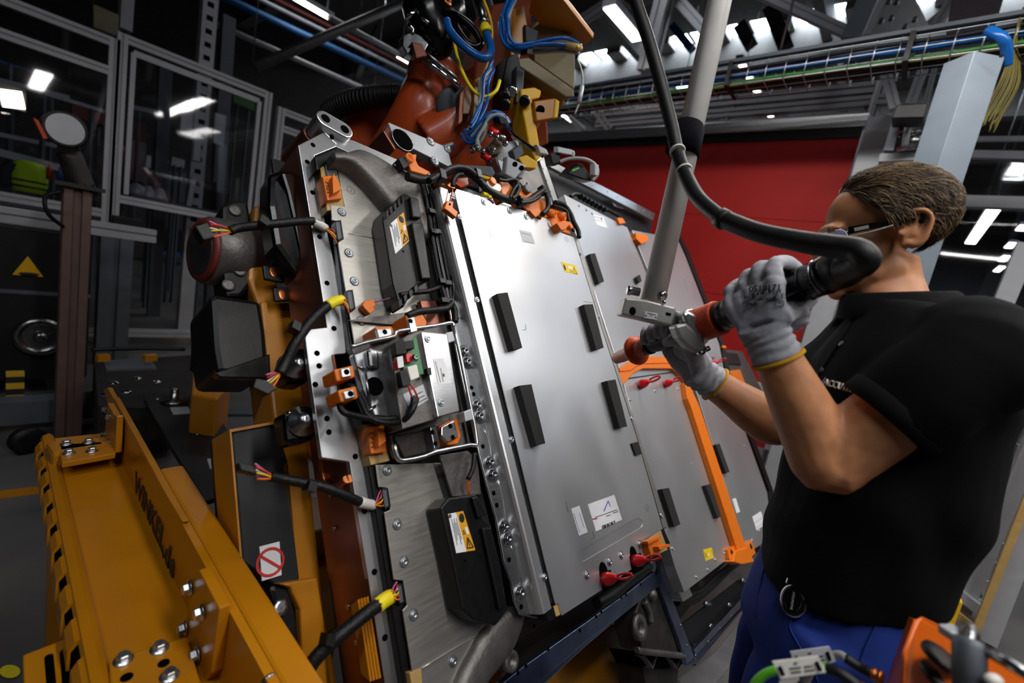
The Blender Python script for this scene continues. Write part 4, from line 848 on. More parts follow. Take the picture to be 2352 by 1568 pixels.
# upper locating lug with two holes
c1, c2 = PK(748, 272, -.09), PK(792, 297, -.09)
def cap8(r_, w1):
    d = math.atan2(c2[1]-c1[1], c2[0]-c1[0]); o = []
    for c, s_ in ((c1, d+math.pi/2), (c2, d-math.pi/2)):
        for i in range(11): a = s_+math.pi*i/10; o.append(PKW(c[0]+math.cos(a)*r_, c[1]+math.sin(a)*r_, w1))
    return o
l8 = MB().loft2(cap8(.021, -.09), cap8(.021, -.15)).build('locating_lug', 'alu_flange', bp_, .003)
for c in (c1, c2): MB().lathe(PKW(*c, -.0895), PN, [(-.002, .0105), (.0005, .0105)], 20).build('lug_hole', 'hole', l8)
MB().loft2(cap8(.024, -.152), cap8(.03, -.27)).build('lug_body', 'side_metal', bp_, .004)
# black bracket and metal pads on the left side
castb = [(620, 395), (645, 388), (690, 395), (703, 470), (716, 560), (724, 640), (700, 690), (690, 640), (660, 600), (632, 560), (618, 470)]
part(castb, -.20, -.27, 'side_bracket', 'black_gloss', None, .012)
part(((645, 392), (680, 392), (700, 500), (712, 610), (700, 620), (682, 540), (660, 440)), -.17, -.21, 'bracket_rib', 'black_gloss', None, .01)
for pts in (((663, 800), (700, 798), (716, 870), (700, 880), (660, 878), (650, 850)), ((652, 945), (690, 935), (722, 938), (732, 1000), (712, 1012), (660, 1022))):
    pd = part(pts, -.15, -.21, 'support_pad', 'black_gloss', None, .010, ); c = (sum(p[0] for p in pts)/6, sum(p[1] for p in pts)/6)
    MB().lathe(PP(c[0], c[1]-8, -.149), PN, [(0, .03), (.006, .028), (.008, .016), (.02, .014), (.022, .004)], 20).build('pad_disc', 'steel', pd); MB().tube([PP(pts[0][0]+4, pts[0][1]+6, -.148), PP(pts[1][0]-4, pts[1][1]+8, -.148)], .004, 8).build('pad_edge', 'chrome', pd)
# ---- control units (black boxes) with labels
def unit(pts, lab, n, steps):
    b = part(pts, -.03, -.075, n, 'black_plastic', None, .004)
    for s_ in steps: part(s_, -.018, -.05, 'housing_step', 'black_plastic', b, .003)
    (ax, ay), (bx, by), (cx, cy), (dx, dy) = lab
    def mid(p, q, f): return (p[0]+(q[0]-p[0])*f, p[1]+(q[1]-p[1])*f)
    l = part(lab, -.0294, -.0302, 'type_label', 'label_white', b, 0)
    m0, m1 = mid(lab[0], lab[1], .54), mid(lab[3], lab[2], .54)
    am = part((m0, lab[1], lab[2], m1), -.029, -.0296, 'warning_field', 'label_amber', b, 0)
    def at(f, g): return mid(mid(lab[0], lab[1], f), mid(lab[3], lab[2], f), g)
    tri_ = [at(.62, .92), at(.95, .92), at(.78, .66)]
    m_ = MB()
    for i in range(3): m_.bar(PP(*tri_[i], -.0287), PP(*tri_[(i+1) % 3], -.0287), .0022, .0006, PN)
    m_.bar(PP(*at(.8, .72), -.0287), PP(*at(.76, .82), -.0287), .0018, .0006, PN); m_.bar(PP(*at(.76, .82), -.0287), PP(*at(.80, .88), -.0287), .0018, .0006, PN)
    m_.build('warning_pictogram', 'ink', b)
    MB().ell(PP(*at(.78, .16), -.0288), PU*.007, PV*.009, PN*.0005, 10, 6).build('plug_pictogram', 'ink', b)
    tri2 = [at(.60, .56), at(.74, .56), at(.67, .46)]; m_ = MB()
    for i in range(3): m_.bar(PP(*tri2[i], -.0287), PP(*tri2[(i+1) % 3], -.0287), .0010, .0006, PN)
    m_.build('small_pictogram', 'ink', b)
    part((at(.80, .40), at(.94, .40), at(.94, .58), at(.80, .58)), -.0285, -.0294, 'manual_pictogram', 'label_white', b, 0)
    MB().ell(PP(*at(.10, .06), -.0288), PU*.004, PV*.004, PN*.0005, 10, 6).build('logo_disc', 'grey_dark', b)
    for i in range(5):
        f = .15+.075*i; MB().bar(PP(*at(f, .14+.1*(i % 2)), -.0288), PP(*at(f, .80-.12*(i % 3)), -.0288), .0010, .0004, PN).build('print_line', 'grey_dark', l)
    screw((pts[0][0]+lab[2][0])/2+16, lab[2][1]+24, -.03, b, .5, 'hole')
    return b
un = unit(((880, 505), (884, 482), (927, 443), (940, 447), (962, 470), (972, 520), (988, 642), (957, 655), (928, 706), (915, 690), (903, 650)), ((894, 516), (927, 487), (940, 553), (908, 583)), 'control_unit',
     [((942, 450), (962, 456), (968, 500), (948, 498)), ((946, 510), (972, 512), (990, 640), (970, 640))])
for k in range(5): x = 886+k*9; y = 485-k*9; part(((x, y), (x+6, y-6), (x+8, y+12), (x+2, y+17)), -.022, -.05, 'connector_rib', 'black_plastic', un, .001)
for k in range(4): x = 915+k*12; y = 704-k*11; part(((x, y-14), (x+8, y-20), (x+9, y-4), (x+3, y+3)), -.022, -.05, 'connector_rib', 'black_plastic', un, .001)
unit(((1012, 1165), (1030, 1143), (1095, 1133), (1103, 1180), (1128, 1205), (1168, 1400), (1140, 1437), (1090, 1425), (1062, 1400), (1040, 1290)), ((1029, 1180), (1064, 1173), (1092, 1263), (1048, 1270)), 'control_unit',
     [((1085, 1142), (1098, 1138), (1120, 1180), (1100, 1190)), ((1108, 1212), (1128, 1210), (1165, 1390), (1148, 1400))])
part(((872, 450), (888, 462), (882, 490), (874, 478)), MP+.001, MP, 'warning_sticker', 'label_yellow', mods[0], 0)
# sheet bracket above the lower unit, with orange wires
part(((1010, 1045), (1075, 1035), (1098, 1055), (1105, 1135), (1040, 1140), (1022, 1080)), -.05, -.056, 'sheet_bracket', 'cast', None, .001)
MB().tube([PP(x, y, -.02) for x, y in ((1090, 1040), (1086, 1075), (1075, 1100))], .005, 8, 4).build('cable', 'black_tape', bp_)
for dx in (0, 4): MB().tube([PP(1076+dx, 1098, -.02), PP(1073+dx, 1120, -.03), PP(1077+dx, 1138, -.04)], .0015, 6, 3).build('wire', 'wire_orange', bp_)
# ---- bolted rail along the left of the front cover
rl_ = part(((1030, 690), (1056, 690), (1082, 800), (1125, 1000), (1165, 1150), (1235, 1420), (1196, 1412), (1182, 1380), (1176, 1340), (1158, 1290), (1140, 1190), (1118, 1110), (1100, 1040), (1078, 940), (1060, 860), (1048, 800)), RBW, RBW-.006, 'bolted_rail', 'alu', None, .0015)
for x, y in ((1067, 808), (1073, 832), (1096, 931), (1101, 957), (1125, 1062), (1131, 1090), (1158, 1208), (1165, 1237), (1194, 1361)):
    MB().lathe(PP(x, y, RBW), PN, [(0, .017), (.003, .016), (.004, .012)], 20).build('boss', 'alu', rl_); screw(x, y, RBW+.004, rl_, 1.0, 'bolt')
for x, y in ((1109, 1025), (1134, 1132), (1141, 1160), (1169, 1285), (1197, 1393), (1083, 890), (1050, 730), (1088, 905)): screw(x, y, RBW, rl_, 1.0, 'hole')
for a, b in (((1055, 700), (1080, 830)), ((1090, 860), (1105, 930)), ((1112, 985), (1130, 1060)), ((1142, 1100), (1162, 1200)), ((1172, 1250), (1196, 1345))): MB().tube([PP(*a, RBW), PP((a[0]+b[0])/2+3, (a[1]+b[1])/2, RBW), PP(*b, RBW)], .0022, 6, 3).build('rail_bead', 'alu', rl_)
# ---- front module cover (w = 0)
u0, v0 = PK(1010, 428, 0); u1, v1 = PK(1250, 1410, 0); uR0, vR0 = PK(1332, 548, 0); uR1, vR1 = PK(1534, 1210, 0)
def edge(f): return (u0+(u1-u0)*f, v0+(v1-v0)*f), (uR0+(uR1-uR0)*f, vR0+(vR1-vR0)*f)
rs = []
for f in (0, .25, .5, .75, 1):
    (ul, vl), (ur, vr) = edge(f)
    rs.append([PKW(ul-.004, vl, RBW-.004), PKW(ul-.004, vl, -.016), PKW(ul-.0025, vl, -.008), PKW(ul+.001, vl, -.003), PKW(ul+.005, vl, -.0012), PKW(ul+.027, vl, -.0012), PKW(ul+.030, vl, -.0200), PKW(ur-.014, vr, -.0200), PKW(ur-.012, vr, -.0012), PKW(ur+.001, vr, -.006), PKW(ur+.001, vr, RBW)])
MB().rings(rs, True, False).build('cover_profile', 'cover', bp_)
bc0, bc1, brd = Vector((1338, 1276)), Vector((1464, 1202)), 12.5             # stamped groove: a real opening in the sheet with a trough below
def capsule(k_):
    d_ = (bc1-bc0).normalized(); a_ = math.atan2(d_.y, d_.x); o = []
    for c_, s_ in ((bc0, a_+math.pi/2), (bc1, a_-math.pi/2)):
        for i in range(9): t_ = s_+math.pi*i/8; o.append((c_.x+math.cos(t_)*brd*k_, c_.y+math.sin(t_)*brd*k_))
    return o
bead_px = capsule(1.0)[::-1]
from mathutils.geometry import tessellate_polygon
def holed(outer, hole, w1, w0, n, mt):
    lp = [[Vector((*PK(x, y, w1), 0)) for x, y in l] for l in (outer, hole)]; fl_ = lp[0]+lp[1]; tr3 = tessellate_polygon(lp); k = len(fl_); m_ = MB()
    fs = [tuple(t) for t in tr3]+[tuple(i+k for i in t[::-1]) for t in tr3]; o = 0
    for l in lp:
        c = len(l); fs += [(o+i, o+(i+1) % c, k+o+(i+1) % c, k+o+i) for i in range(c)]; o += c
    m_.add([PKW(p.x, p.y, w1) for p in fl_]+[PKW(p.x, p.y, w0) for p in fl_], fs)
    return m_.build(n, mt, bp_)
cv = holed(((1049, 434), (1119, 455), (1124, 464), (1130, 468), (1146, 473), (1149, 467), (1218, 488), (1225, 498), (1241, 505), (1245, 499), (1264, 504), (1272, 528), (1318, 545), (1381, 752), (1462, 1003), (1522, 1214), (1482, 1238), (1491, 1272), (1449, 1308), (1384, 1353), (1291, 1413), (1283, 1384), (1276, 1388), (1045, 441)), bead_px, .0, -.002, 'front_module_cover', 'cover')
part(((1320, 546), (1330, 549), (1388, 752), (1470, 1003), (1533, 1208), (1524, 1213), (1464, 1003), (1383, 752)), -.0005, -.004, 'cover_edge_strip', 'module_plate', cv, .0006)
MB().loft2([PP(x, y, -.004) for x, y in ((1291, 1413), (1384, 1353), (1449, 1308), (1520, 1255))], [PP(x, y, -.004)-PN*.05 for x, y in ((1291, 1413), (1384, 1353), (1449, 1308), (1520, 1255))]).build('cover_lower_wall', 'cover', bp_)
scr(((1111, 464), (1170, 484), (1208, 498), (1262, 517), (1348, 1320), (1400, 1290), (1427, 1275), (1469, 1250)), 0, cv)
scr(((1096, 688), (1175, 1009), (1251, 1325), (1056, 498), (1333, 582), (1376, 727), (1451, 961), (1519, 1184)), 0, cv, .85, False)
ring_mark(1301, 550, 0, .010, cv); ring_mark(1486, 1166, 0, .010, cv)
for a, b in (((1123, 527), (1128, 546)), ((1300, 1152), (1305, 1175)), ((1207, 745), (1208, 757)), ((1208, 757), (1200, 758)), ((1360, 1220), (1366, 1233)), ((1366, 1233), (1358, 1237)), ((1340, 692), (1362, 695))): MB().tube([PP(*a, .0003), PP(*b, .0003)], .0006, 5).build('scribe_mark', 'grey_dark', cv)
# stamped groove: trough below the opening
MB().rings([[PP(x, y, w_) for x, y in capsule(k_)] for k_, w_ in ((1.03, -.0012), (.96, -.0030), (.84, -.0120), (.62, -.0165), (.25, -.0172))]).build('stamped_groove', 'cover', cv)
# foam strips
def foam(pts, w, par, th=.020): part(pts, w+th, w, 'foam_strip', 'foam', par, .0008)
for pts in (((1142, 674), (1166, 671), (1200, 798), (1180, 803)), ((1193, 885), (1221, 882), (1253, 1018), (1232, 1023)), ((1341, 699), (1362, 698), (1387, 798), (1370, 803)), ((1394, 874), (1414, 871), (1441, 979), (1424, 983))): foam(pts, 0, cv)
foam(((1451, 1018), (1465, 1014), (1474, 1042), (1461, 1046)), 0, cv, .006)
# labels of the front cover
def lines(par, w, rows, mt='grey_dark', th=.0011):
    for a, b in rows: MB().bar(PP(*a, w), PP(*b, w), th, .0004, PN).build('print_line', mt, par)
l1 = part(((1193, 527), (1220, 533), (1229, 560), (1201, 555)), .0006, -.0001, 'type_label', 'light_grey', cv, 0); lines(l1, .0008, (((1197, 534), (1219, 540)), ((1205, 554), (1226, 559))))
l2 = part(((1288, 601), (1322, 609), (1330, 631), (1297, 624)), .0006, -.0001, 'warning_label', 'label_yellow', cv, 0)
m_ = MB(); tri_ = [(1318, 627), (1326, 629), (1318, 614)]
for i in range(3): m_.bar(PP(*tri_[i], .0009), PP(*tri_[(i+1) % 3], .0009), .0018, .0004, PN)
tri_ = [(1309, 622), (1313, 626), (1315, 621)]
for i in range(3): m_.bar(PP(*tri_[i], .0009), PP(*tri_[(i+1) % 3], .0009), .001, .0004, PN)
m_.ell(PP(1297, 614, .0008), PU*.006, PV*.011, PN*.0004, 10, 6).build('pictogram', 'ink', l2); part(((1304, 610), (1314, 612), (1316, 618), (1306, 616)), .001, .0005, 'manual_pictogram', 'label_white', l2, 0)
l3 = part(((1312, 1168), (1331, 1161), (1350, 1222), (1330, 1230)), .0006, -.0001, 'serial_label', 'label_white', cv, .0001); lines(l3, .0008, (((1318, 1178), (1331, 1222)), ((1331, 1178), (1342, 1212))))
l4 = part(((1350, 1158), (1411, 1136), (1429, 1193), (1369, 1220)), .0006, -.0001, 'part_label', 'label_white', cv, .0001)
lines(l4, .0008, (((1387, 1174), (1397, 1150)), ((1397, 1150), (1402, 1163))), 'ink_blue', .0028); lines(l4, .0008, (((1367, 1188), (1418, 1170)), ((1392, 1185), (1402, 1182)), ((1408, 1178), (1420, 1174))), 'ink', .0015); lines(l4, .0008, (((1361, 1192), (1372, 1190)),), 'ink_red', .003)
text('part_number', 'A 789 340 0053', .0105, 'ink', PP(1398, 1204, .0008), -(PP(1429, 1193, 0)-PP(1369, 1220, 0)), PN, l4, bold=.0004)
# red caps over the studs, in dark cut-outs
def redcap(x, y, w, d2, par, sc=1.0, hook=True):
    a = PP(x, y, w); dirv = (PN+PU*.05-PV*.12).normalized()
    c = MB().lathe(a-dirv*.01, dirv, [(0, .0135*sc), (.020*sc, .0132*sc), (.028*sc, .011*sc), (.036*sc, .0065*sc), (.042*sc, .005*sc)], 16).build('red_cap', 'red_plastic', par)
    b = a+dirv*.032*sc; s_ = dirv.orthogonal().normalized() if not hook else (PV-dirv*PV.dot(dirv)).normalized()
    pts = [b+dirv*(.016+.019*math.cos(t))*sc+s_*.0052*sc*math.sin(t) for t in [2*math.pi*i/14 for i in range(15)]]
    MB().tube(pts, .0028*sc, 6).build('cap_loop', 'red_plastic', c)
for x, y in ((1391, 1322), (1460, 1283)):
    MB().ell(PP(x-4, y-6, 0), PU*.019, PV*.026, PN*.0008, 20, 8).build('cutout', 'hole', cv); part(((x-14, y-6), (x+12, y-14), (x+18, y+24), (x-6, y+36)), .0009, -.001, 'cutout', 'hole', cv, 0)
redcap(1389, 1330, .004, (22, -2), bp_, 1.15); redcap(1458, 1288, .004, (24, -1), bp_, 1.15)
# orange plug at the lower right corner of the front cover
part(((1483, 1240), (1518, 1217), (1534, 1262), (1494, 1282)), .0, -.04, 'plug_recess', 'tan', None, .001); part(((1500, 1232), (1526, 1216), (1540, 1248), (1512, 1262)), -.004, -.03, 'plug_socket', 'black_plastic', None, .002)
pg = part(((1486, 1246), (1512, 1233), (1524, 1262), (1497, 1278)), .018, -.02, 'orange_plug', 'orange', None, .002)
part(((1512, 1255), (1537, 1249), (1541, 1254), (1516, 1264)), .035, .01, 'plug_fin', 'orange', pg, .001); part(((1487, 1243), (1516, 1229), (1519, 1235), (1490, 1250)), .028, .01, 'plug_fin', 'orange', pg, .001)
part(((1250, 1402), (1280, 1384), (1292, 1412), (1262, 1428)), -.006, -.05, 'corner_plug', 'black_plastic', None, .003); part(((1272, 1392), (1285, 1384), (1292, 1410), (1278, 1416)), -.004, -.04, 'tan_edge', 'tan', None, .001)
# rail tube below the cover and its round end
MB().tube([PP(x, y, -.05) for x, y in ((1370, 1385), (1410, 1360), (1450, 1325), (1490, 1300))], [.014, .017, .017, .015], 10, 4).build('lower_tube', 'rubber', bp_)
MB().lathe(PP(1498, 1298, -.045), PN, [(-.01, .016), (.004, .016), (.005, .013)], 18).build('tube_end', 'rail_metal', bp_)

# ---- rear modules (w = -.045)
RW = -.045
def rear(pts, n='rear_module_cover'):
    return part(pts, RW, RW-.04, n, 'cover', None, .002)
ra = rear(((1296, 446), (1441, 522), (1474, 600), (1572, 850), (1430, 870), (1330, 560)))
rb = rear(((1430, 872), (1572, 852), (1582, 892), (1700, 1262), (1572, 1360), (1550, 1300)))
rc = rear(((1452, 528), (1556, 548), (1575, 590), (1652, 790), (1664, 856), (1590, 856), (1480, 600)))
rd = rear(((1592, 862), (1664, 858), (1762, 1130), (1775, 1232), (1716, 1272), (1600, 900)))
part(((1300, 450), (1318, 460), (1335, 560), (1328, 545)), RW-.005, RW-.06, 'module_end', 'module_plate', None, .002)
part(((1535, 1225), (1560, 1290), (1592, 1368), (1570, 1382), (1545, 1330), (1520, 1260)), RW-.03, RW-.09, 'module_end', 'module_plate', None, .003)
part(((1556, 540), (1575, 580), (1656, 790), (1668, 855), (1768, 1128), (1780, 1230), (1790, 1228), (1776, 1125), (1678, 855), (1664, 790), (1584, 580), (1563, 540)), RW-.01, RW-.06, 'right_edge_seal', 'black_plastic', None, .001)
for x, y in ((1585, 600), (1604, 648), (1625, 700), (1648, 760), (1680, 860), (1702, 920), (1730, 1000), (1752, 1070), (1764, 1105)): screw(x, y, RW-.012, rd, .6, 'rivet')
scr(((1330, 472), (1347, 482), (1360, 490), (1381, 502), (1330, 600)), RW, ra, .7, False)
scr(((1447, 918), (1495, 866), (1505, 898), (1557, 893), (1605, 1012), (1644, 1124), (1664, 1182), (1600, 1325), (1626, 1308), (1643, 1285), (1545, 1260), (1665, 1270)), RW, rb, .7, False)
scr(((1651, 900), (1745, 1218), (1728, 1240)), RW, rd, .7, False)
for pts, par in ((((1354, 583), (1367, 581), (1388, 646), (1376, 651)), ra), (((1521, 1123), (1537, 1120), (1563, 1204), (1549, 1210)), rb), (((1621, 1115), (1633, 1111), (1657, 1185), (1649, 1190)), rb), (((1644, 1021), (1653, 1018), (1676, 1083), (1668, 1087)), rd), (((1463, 636), (1470, 630), (1474, 645), (1468, 650)), ra)): foam(pts, RW, par, .018)
l5 = part(((1362, 491), (1386, 498), (1396, 524), (1370, 516)), RW+.0006, RW, 'type_label', 'label_white', ra, 0); lines(l5, RW+.0008, (((1365, 497), (1384, 502)), ((1368, 504), (1386, 509))))
l6 = part(((1615, 1262), (1635, 1257), (1640, 1280), (1621, 1288)), RW+.0006, RW, 'warning_label', 'label_yellow', rb, 0)
MB().ell(PP(1628, 1274, RW+.0008), PU*.006, PV*.006, PN*.0004, 10, 6).build('pictogram', 'label_white', l6); lines(l6, RW+.0009, (((1619, 1268), (1623, 1282)), ((1634, 1262), (1637, 1276)), ((1619, 1268), (1625, 1279))), 'ink', .0018)
l7 = part(((1682, 1146), (1690, 1143), (1700, 1175), (1692, 1178)), RW+.0006, RW, 'serial_label', 'label_white', rd, 0); lines(l7, RW+.0008, (((1685, 1150), (1692, 1172)),))
l8_ = part(((1728, 1186), (1748, 1174), (1757, 1204), (1738, 1218)), RW+.0006, RW, 'part_label', 'label_white', rd, 0); lines(l8_, RW+.0008, (((1735, 1200), (1752, 1188)), ((1738, 1212), (1755, 1200))))
for a, b in (((1475, 750), (1484, 800)), ((1445, 770), (1462, 820)), ((1570, 640), (1580, 670))): MB().tube([PP(*a, RW+.0003), PP(*b, RW+.0003)], .0006, 5).build('scribe_mark', 'grey_dark', ra)
for x, y in ((1478, 980), (1508, 1065), (1590, 1063), (1712, 1023)): MB().tube([PP(x-4, y, RW+.0003), PP(x+4, y-2, RW+.0003)], .0007, 5).build('scribe_mark', 'light_grey', rb)
redcap(1470, 884, RW+.004, (30, -14), bp_, 1.25); redcap(1528, 882, RW+.004, (26, -12), bp_, 1.15); redcap(1636, 836, RW+.004, (22, -9), bp_, 1.1); redcap(1614, 832, RW+.004, (14, -5), bp_, .9)
# orange busbar: upper run, diagonal and long bar down to the fittings
bb = part(((1420, 884), (1425, 846), (1455, 826), (1475, 818), (1545, 818), (1585, 850), (1600, 876), (1590, 894), (1560, 858), (1545, 846), (1478, 846), (1456, 856), (1433, 882)), RW+.018, RW, 'busbar_cover', 'orange', None, .003)
MB().tube([PP(x, y, RW+.019) for x, y in ((1422, 852), (1450, 850), (1476, 835), (1560, 834))], .0016, 6, 2).build('busbar_groove', 'orange_tool', bb)
part(((1574, 878), (1590, 872), (1592, 900), (1606, 930), (1716, 1262), (1697, 1272), (1590, 940), (1580, 915)), RW+.024, RW, 'busbar_cover', 'orange', None, .003)
f1 = part(((1672, 1262), (1688, 1252), (1698, 1286), (1684, 1292), (1676, 1284)), RW+.016, RW-.02, 'busbar_end', 'orange', None, .002); f2 = part(((1713, 1256), (1727, 1240), (1736, 1270), (1722, 1282)), RW+.016, RW-.02, 'busbar_end', 'orange', None, .002)
part(((1690, 1264), (1716, 1256), (1734, 1290), (1706, 1296), (1684, 1290)), RW+.03, RW-.02, 'busbar_foot', 'orange', None, .004)
for x, y, p_ in ((1681, 1269, f1), (1725, 1254, f2)): MB().ell(PP(x, y, RW+.017), PU*.009, PV*.012, PN*.004, 12, 6).build('rubber_stop', 'rubber', p_)
# service connectors at the far right end
rx = part(((1650, 800), (1705, 806), (1755, 905), (1700, 888), (1672, 870)), RW-.03, RW-.12, 'end_housing', 'cast', None, .004)
part(((1660, 808), (1694, 812), (1704, 838), (1668, 834)), RW-.02, RW-.06, 'relay_block', 'black_plastic', None, .003)
part(((1668, 852), (1700, 848), (1715, 888), (1690, 892), (1682, 866)), RW-.01, RW-.05, 'end_plug', 'orange', None, .003); part(((1652, 850), (1664, 848), (1672, 868), (1660, 868)), RW-.01, RW-.05, 'end_plug', 'orange', None, .003)
MB().ell(PP(1662, 798, RW), PU*.02, PV*.012, PN*.015, 12, 8).build('end_plug', 'orange', bp_)
for x, y in ((1668, 805), (1684, 807), (1700, 810), (1706, 830), (1716, 850), (1728, 872), (1740, 898)): screw(x, y, RW-.03, rx, .7, 'rivet')
part(((1418, 500), (1430, 500), (1438, 512), (1424, 514)), RW+.012, RW-.02, 'top_plug', 'orange', None, .002); part(((1460, 534), (1486, 540), (1490, 552), (1474, 560), (1462, 548)), RW+.02, RW-.02, 'top_plug', 'orange', None, .002)
MB().tube([PP(x, y, RW-.01) for x, y in ((1310, 452), (1325, 446), (1350, 458), (1375, 472), (1395, 482), (1420, 495))], .008, 8, 4).build('rear_harness', 'black_tape', bp_)
for k in range(7): q = PP(1335+k*9, 452+k*5, RW); MB().box(q, PU*.008, PV*.006, PN*.012).build('harness_clip', 'black_plastic', bp_)

# ---- top harness over the front cover, orange plugs
def cable(pts, r_, w, n='harness_cable', mt='black_tape', par=None, seg=8, sub=5):
    return MB().tube([PP(p[0], p[1], w if len(p) < 3 else p[2]) for p in pts], r_, seg, sub).build(n, mt, par or bp_)
cable(((935, 405), (965, 412), (1000, 408), (1020, 398), (1050, 388), (1075, 395), (1100, 415), (1120, 435), (1150, 452), (1180, 460), (1195, 462)), .0105, .012)
cable(((985, 415), (1010, 400), (1040, 385), (1068, 386), (1090, 400), (1115, 430)), .008, .022)
cable(((1195, 462), (1215, 460), (1232, 448), (1248, 436)), .010, .025); cable(((1195, 466), (1222, 462), (1240, 450)), .006, .03)
cable(((1248, 436), (1258, 455), (1258, 478), (1246, 492)), .0085, .02); cable(((1186, 418), (1192, 432), (1184, 450), (1176, 456)), .006, .02); cable(((1170, 455), (1180, 435), (1190, 420), (1180, 412), (1160, 415), (1145, 412)), .005, .02)
cable(((1275, 465), (1295, 470), (1310, 490), (1318, 510), (1328, 530), (1330, 545)), .0085, .01); cable(((1270, 472), (1300, 484), (1306, 506), (1318, 532)), .006, .012)
cable(((1040, 428, .006), (1042, 412), (1050, 402), (1062, 400)), .0065, .012); cable(((1040, 432), (1037, 448), (1033, 462)), .0018, .008, 'wire', 'copper')
for x, y in ((1195, 463), (1095, 402), (1012, 404), (1246, 438)): MB().box(PP(x, y, .02), PU*.010, PV*.014, PN*.012).build('cable_clip', 'black_plastic', bp_, .002)
# hanging orange plug (L shaped)
def lplug(x, y, w, sc=1.0, fl=1):
    q = [(0, 0), (20, 4), (18, 22), (34, 36), (28, 52), (4, 32), (-8, 24)]
    return part([(x+a*sc*fl, y+b*sc) for a, b in q], w+.014, w, 'hanging_plug', 'orange', None, .0015)
lp_ = lplug(1027, 460, .012, .75); part(((1032, 466), (1036, 467), (1035, 472), (1031, 471)), .0265, .025, 'plug_window', 'hole', lp_, 0)
part(((838, 690), (858, 686), (864, 700), (858, 706), (862, 712), (850, 720), (838, 708), (833, 700)), MP+.02, MP+.003, 'hanging_plug', 'orange', None, .0015)
cable(((862, 694, -.06), (890, 686, -.055), (918, 678, -.05)), .0016, -.05, 'wire', 'wire_violet')
cable(((918, 678), (950, 672), (985, 668), (1010, 658)), .006, -.03); cable(((935, 726), (960, 716), (1000, 712), (1025, 708), (1038, 695)), .008, -.02); cable(((1032, 690), (1044, 710), (1046, 740)), .007, -.03)
# vertical harness duct with parallel conduits
for k, (dx, r_) in enumerate(((0, .006), (9, .006), (18, .0055), (27, .005))):
    cable(((968+dx*.8, 420), (974+dx, 440), (986+dx, 500), (992+dx, 540), (1002+dx*1.1, 600), (1014+dx, 655), (1024+dx*.6, 690)), r_, -.032, 'conduit', 'black_gloss' if k % 2 else 'black_tape', sub=4)
part(((962, 412), (1000, 402), (1008, 420), (1012, 470), (1030, 560), (1040, 690), (1010, 690), (985, 560), (972, 470)), -.045, -.07, 'harness_duct', 'black_plastic', None, .003)
for x, y in ((992, 486), (996, 532), (1004, 532), (1016, 646), (1028, 650), (1020, 690), (1034, 692)): MB().box(PP(x, y, -.022), PU*.010, PV*.006, PN*.005).build('conduit_clip', 'black_plastic', bp_, .001)
part(((1008, 424), (1022, 430), (1050, 560), (1075, 700), (1060, 720), (1035, 600), (1018, 480)), -.045, -.06, 'inner_wall', 'rail_metal', None, .002)
# orange plugs and busbar parts along the top edge
part(((1010, 405), (1030, 408), (1048, 420), (1046, 434), (1008, 420)), -.005, -.03, 'copper_bar', 'copper', None, .002)
part(((1050, 408), (1075, 406), (1078, 425), (1060, 430), (1046, 420)), -.01, -.04, 'orange_housing', 'orange_tool', None, .003)
part(((930, 355), (958, 353), (956, 368), (962, 380), (990, 395), (980, 402), (945, 392), (938, 372)), -.02, -.05, 'orange_clip', 'orange', None, .003)
MB().lathe(PP(938, 366, -.02), PN, [(-.02, .012), (.01, .012), (.01, .008), (-.01, .008)], 16).build('clip_ring', 'orange', bp_); part(((915, 362), (932, 356), (942, 378), (928, 388)), -.015, -.045, 'black_plug', 'black_plastic', None, .003)
wp = part(((1118, 416), (1128, 412), (1150, 424), (1153, 434), (1148, 440), (1120, 428)), .014, -.02, 'white_plug', 'white_plastic', None, .002); MB().lathe(PP(1128, 419, .014), PN, [(0, .012), (.010, .012), (.011, .010)], 16).build('plug_cap', 'orange', wp)
part(((1150, 416), (1166, 416), (1180, 432), (1180, 450), (1160, 458), (1152, 440)), .005, -.035, 'orange_housing', 'orange', None, .004); part(((1190, 430), (1212, 434), (1236, 448), (1262, 470), (1268, 500), (1240, 500), (1216, 486), (1196, 470)), .0, -.04, 'orange_housing', 'orange', None, .004)
MB().lathe(PP(1205, 438, .0), PN, [(0, .015), (.014, .015), (.016, .012)], 18).build('round_cap', 'grey_dark', bp_); MB().lathe(PP(1184, 430, .0), PN, [(0, .013), (.012, .013), (.013, .011)], 18).build('round_cap', 'grey_dark', bp_)
part(((1216, 482), (1240, 478), (1246, 492), (1230, 498)), .012, -.01, 'orange_latch', 'orange', None, .002); part(((1254, 452), (1266, 454), (1270, 470), (1258, 470)), .004, -.01, 'plug_label', 'light_grey', None, 0)
oh = part(((1258, 480), (1276, 476), (1290, 486), (1300, 512), (1312, 538), (1272, 526), (1264, 502)), .004, -.04, 'orange_housing', 'orange', None, .003)
for x, y, r_ in ((1262, 492, .011), (1286, 497, .014)): MB().lathe(PP(x, y, .004), (PN*1.0+PU*.4+PV*.5), [(-.01, r_), (.02, r_), (.02, r_*.72), (.0, r_*.72)], 20).build('socket_tube', 'orange', oh)
part(((1279, 512), (1296, 506), (1312, 510), (1300, 526), (1290, 528)), .03, .0, 'plug_fin', 'orange', oh, .0015); MB().lathe(PP(1306, 522, .006), PN, [(0, .010), (.012, .010), (.012, .007)], 16).build('socket_tube', 'orange', oh)
cable(((1108, 445), (1122, 448), (1126, 456)), .006, .004, 'yellow_sleeve', 'yellow_tape')
cable(((1122, 455), (1130, 462), (1134, 466)), .004, .002, 'wire', 'wire_violet')

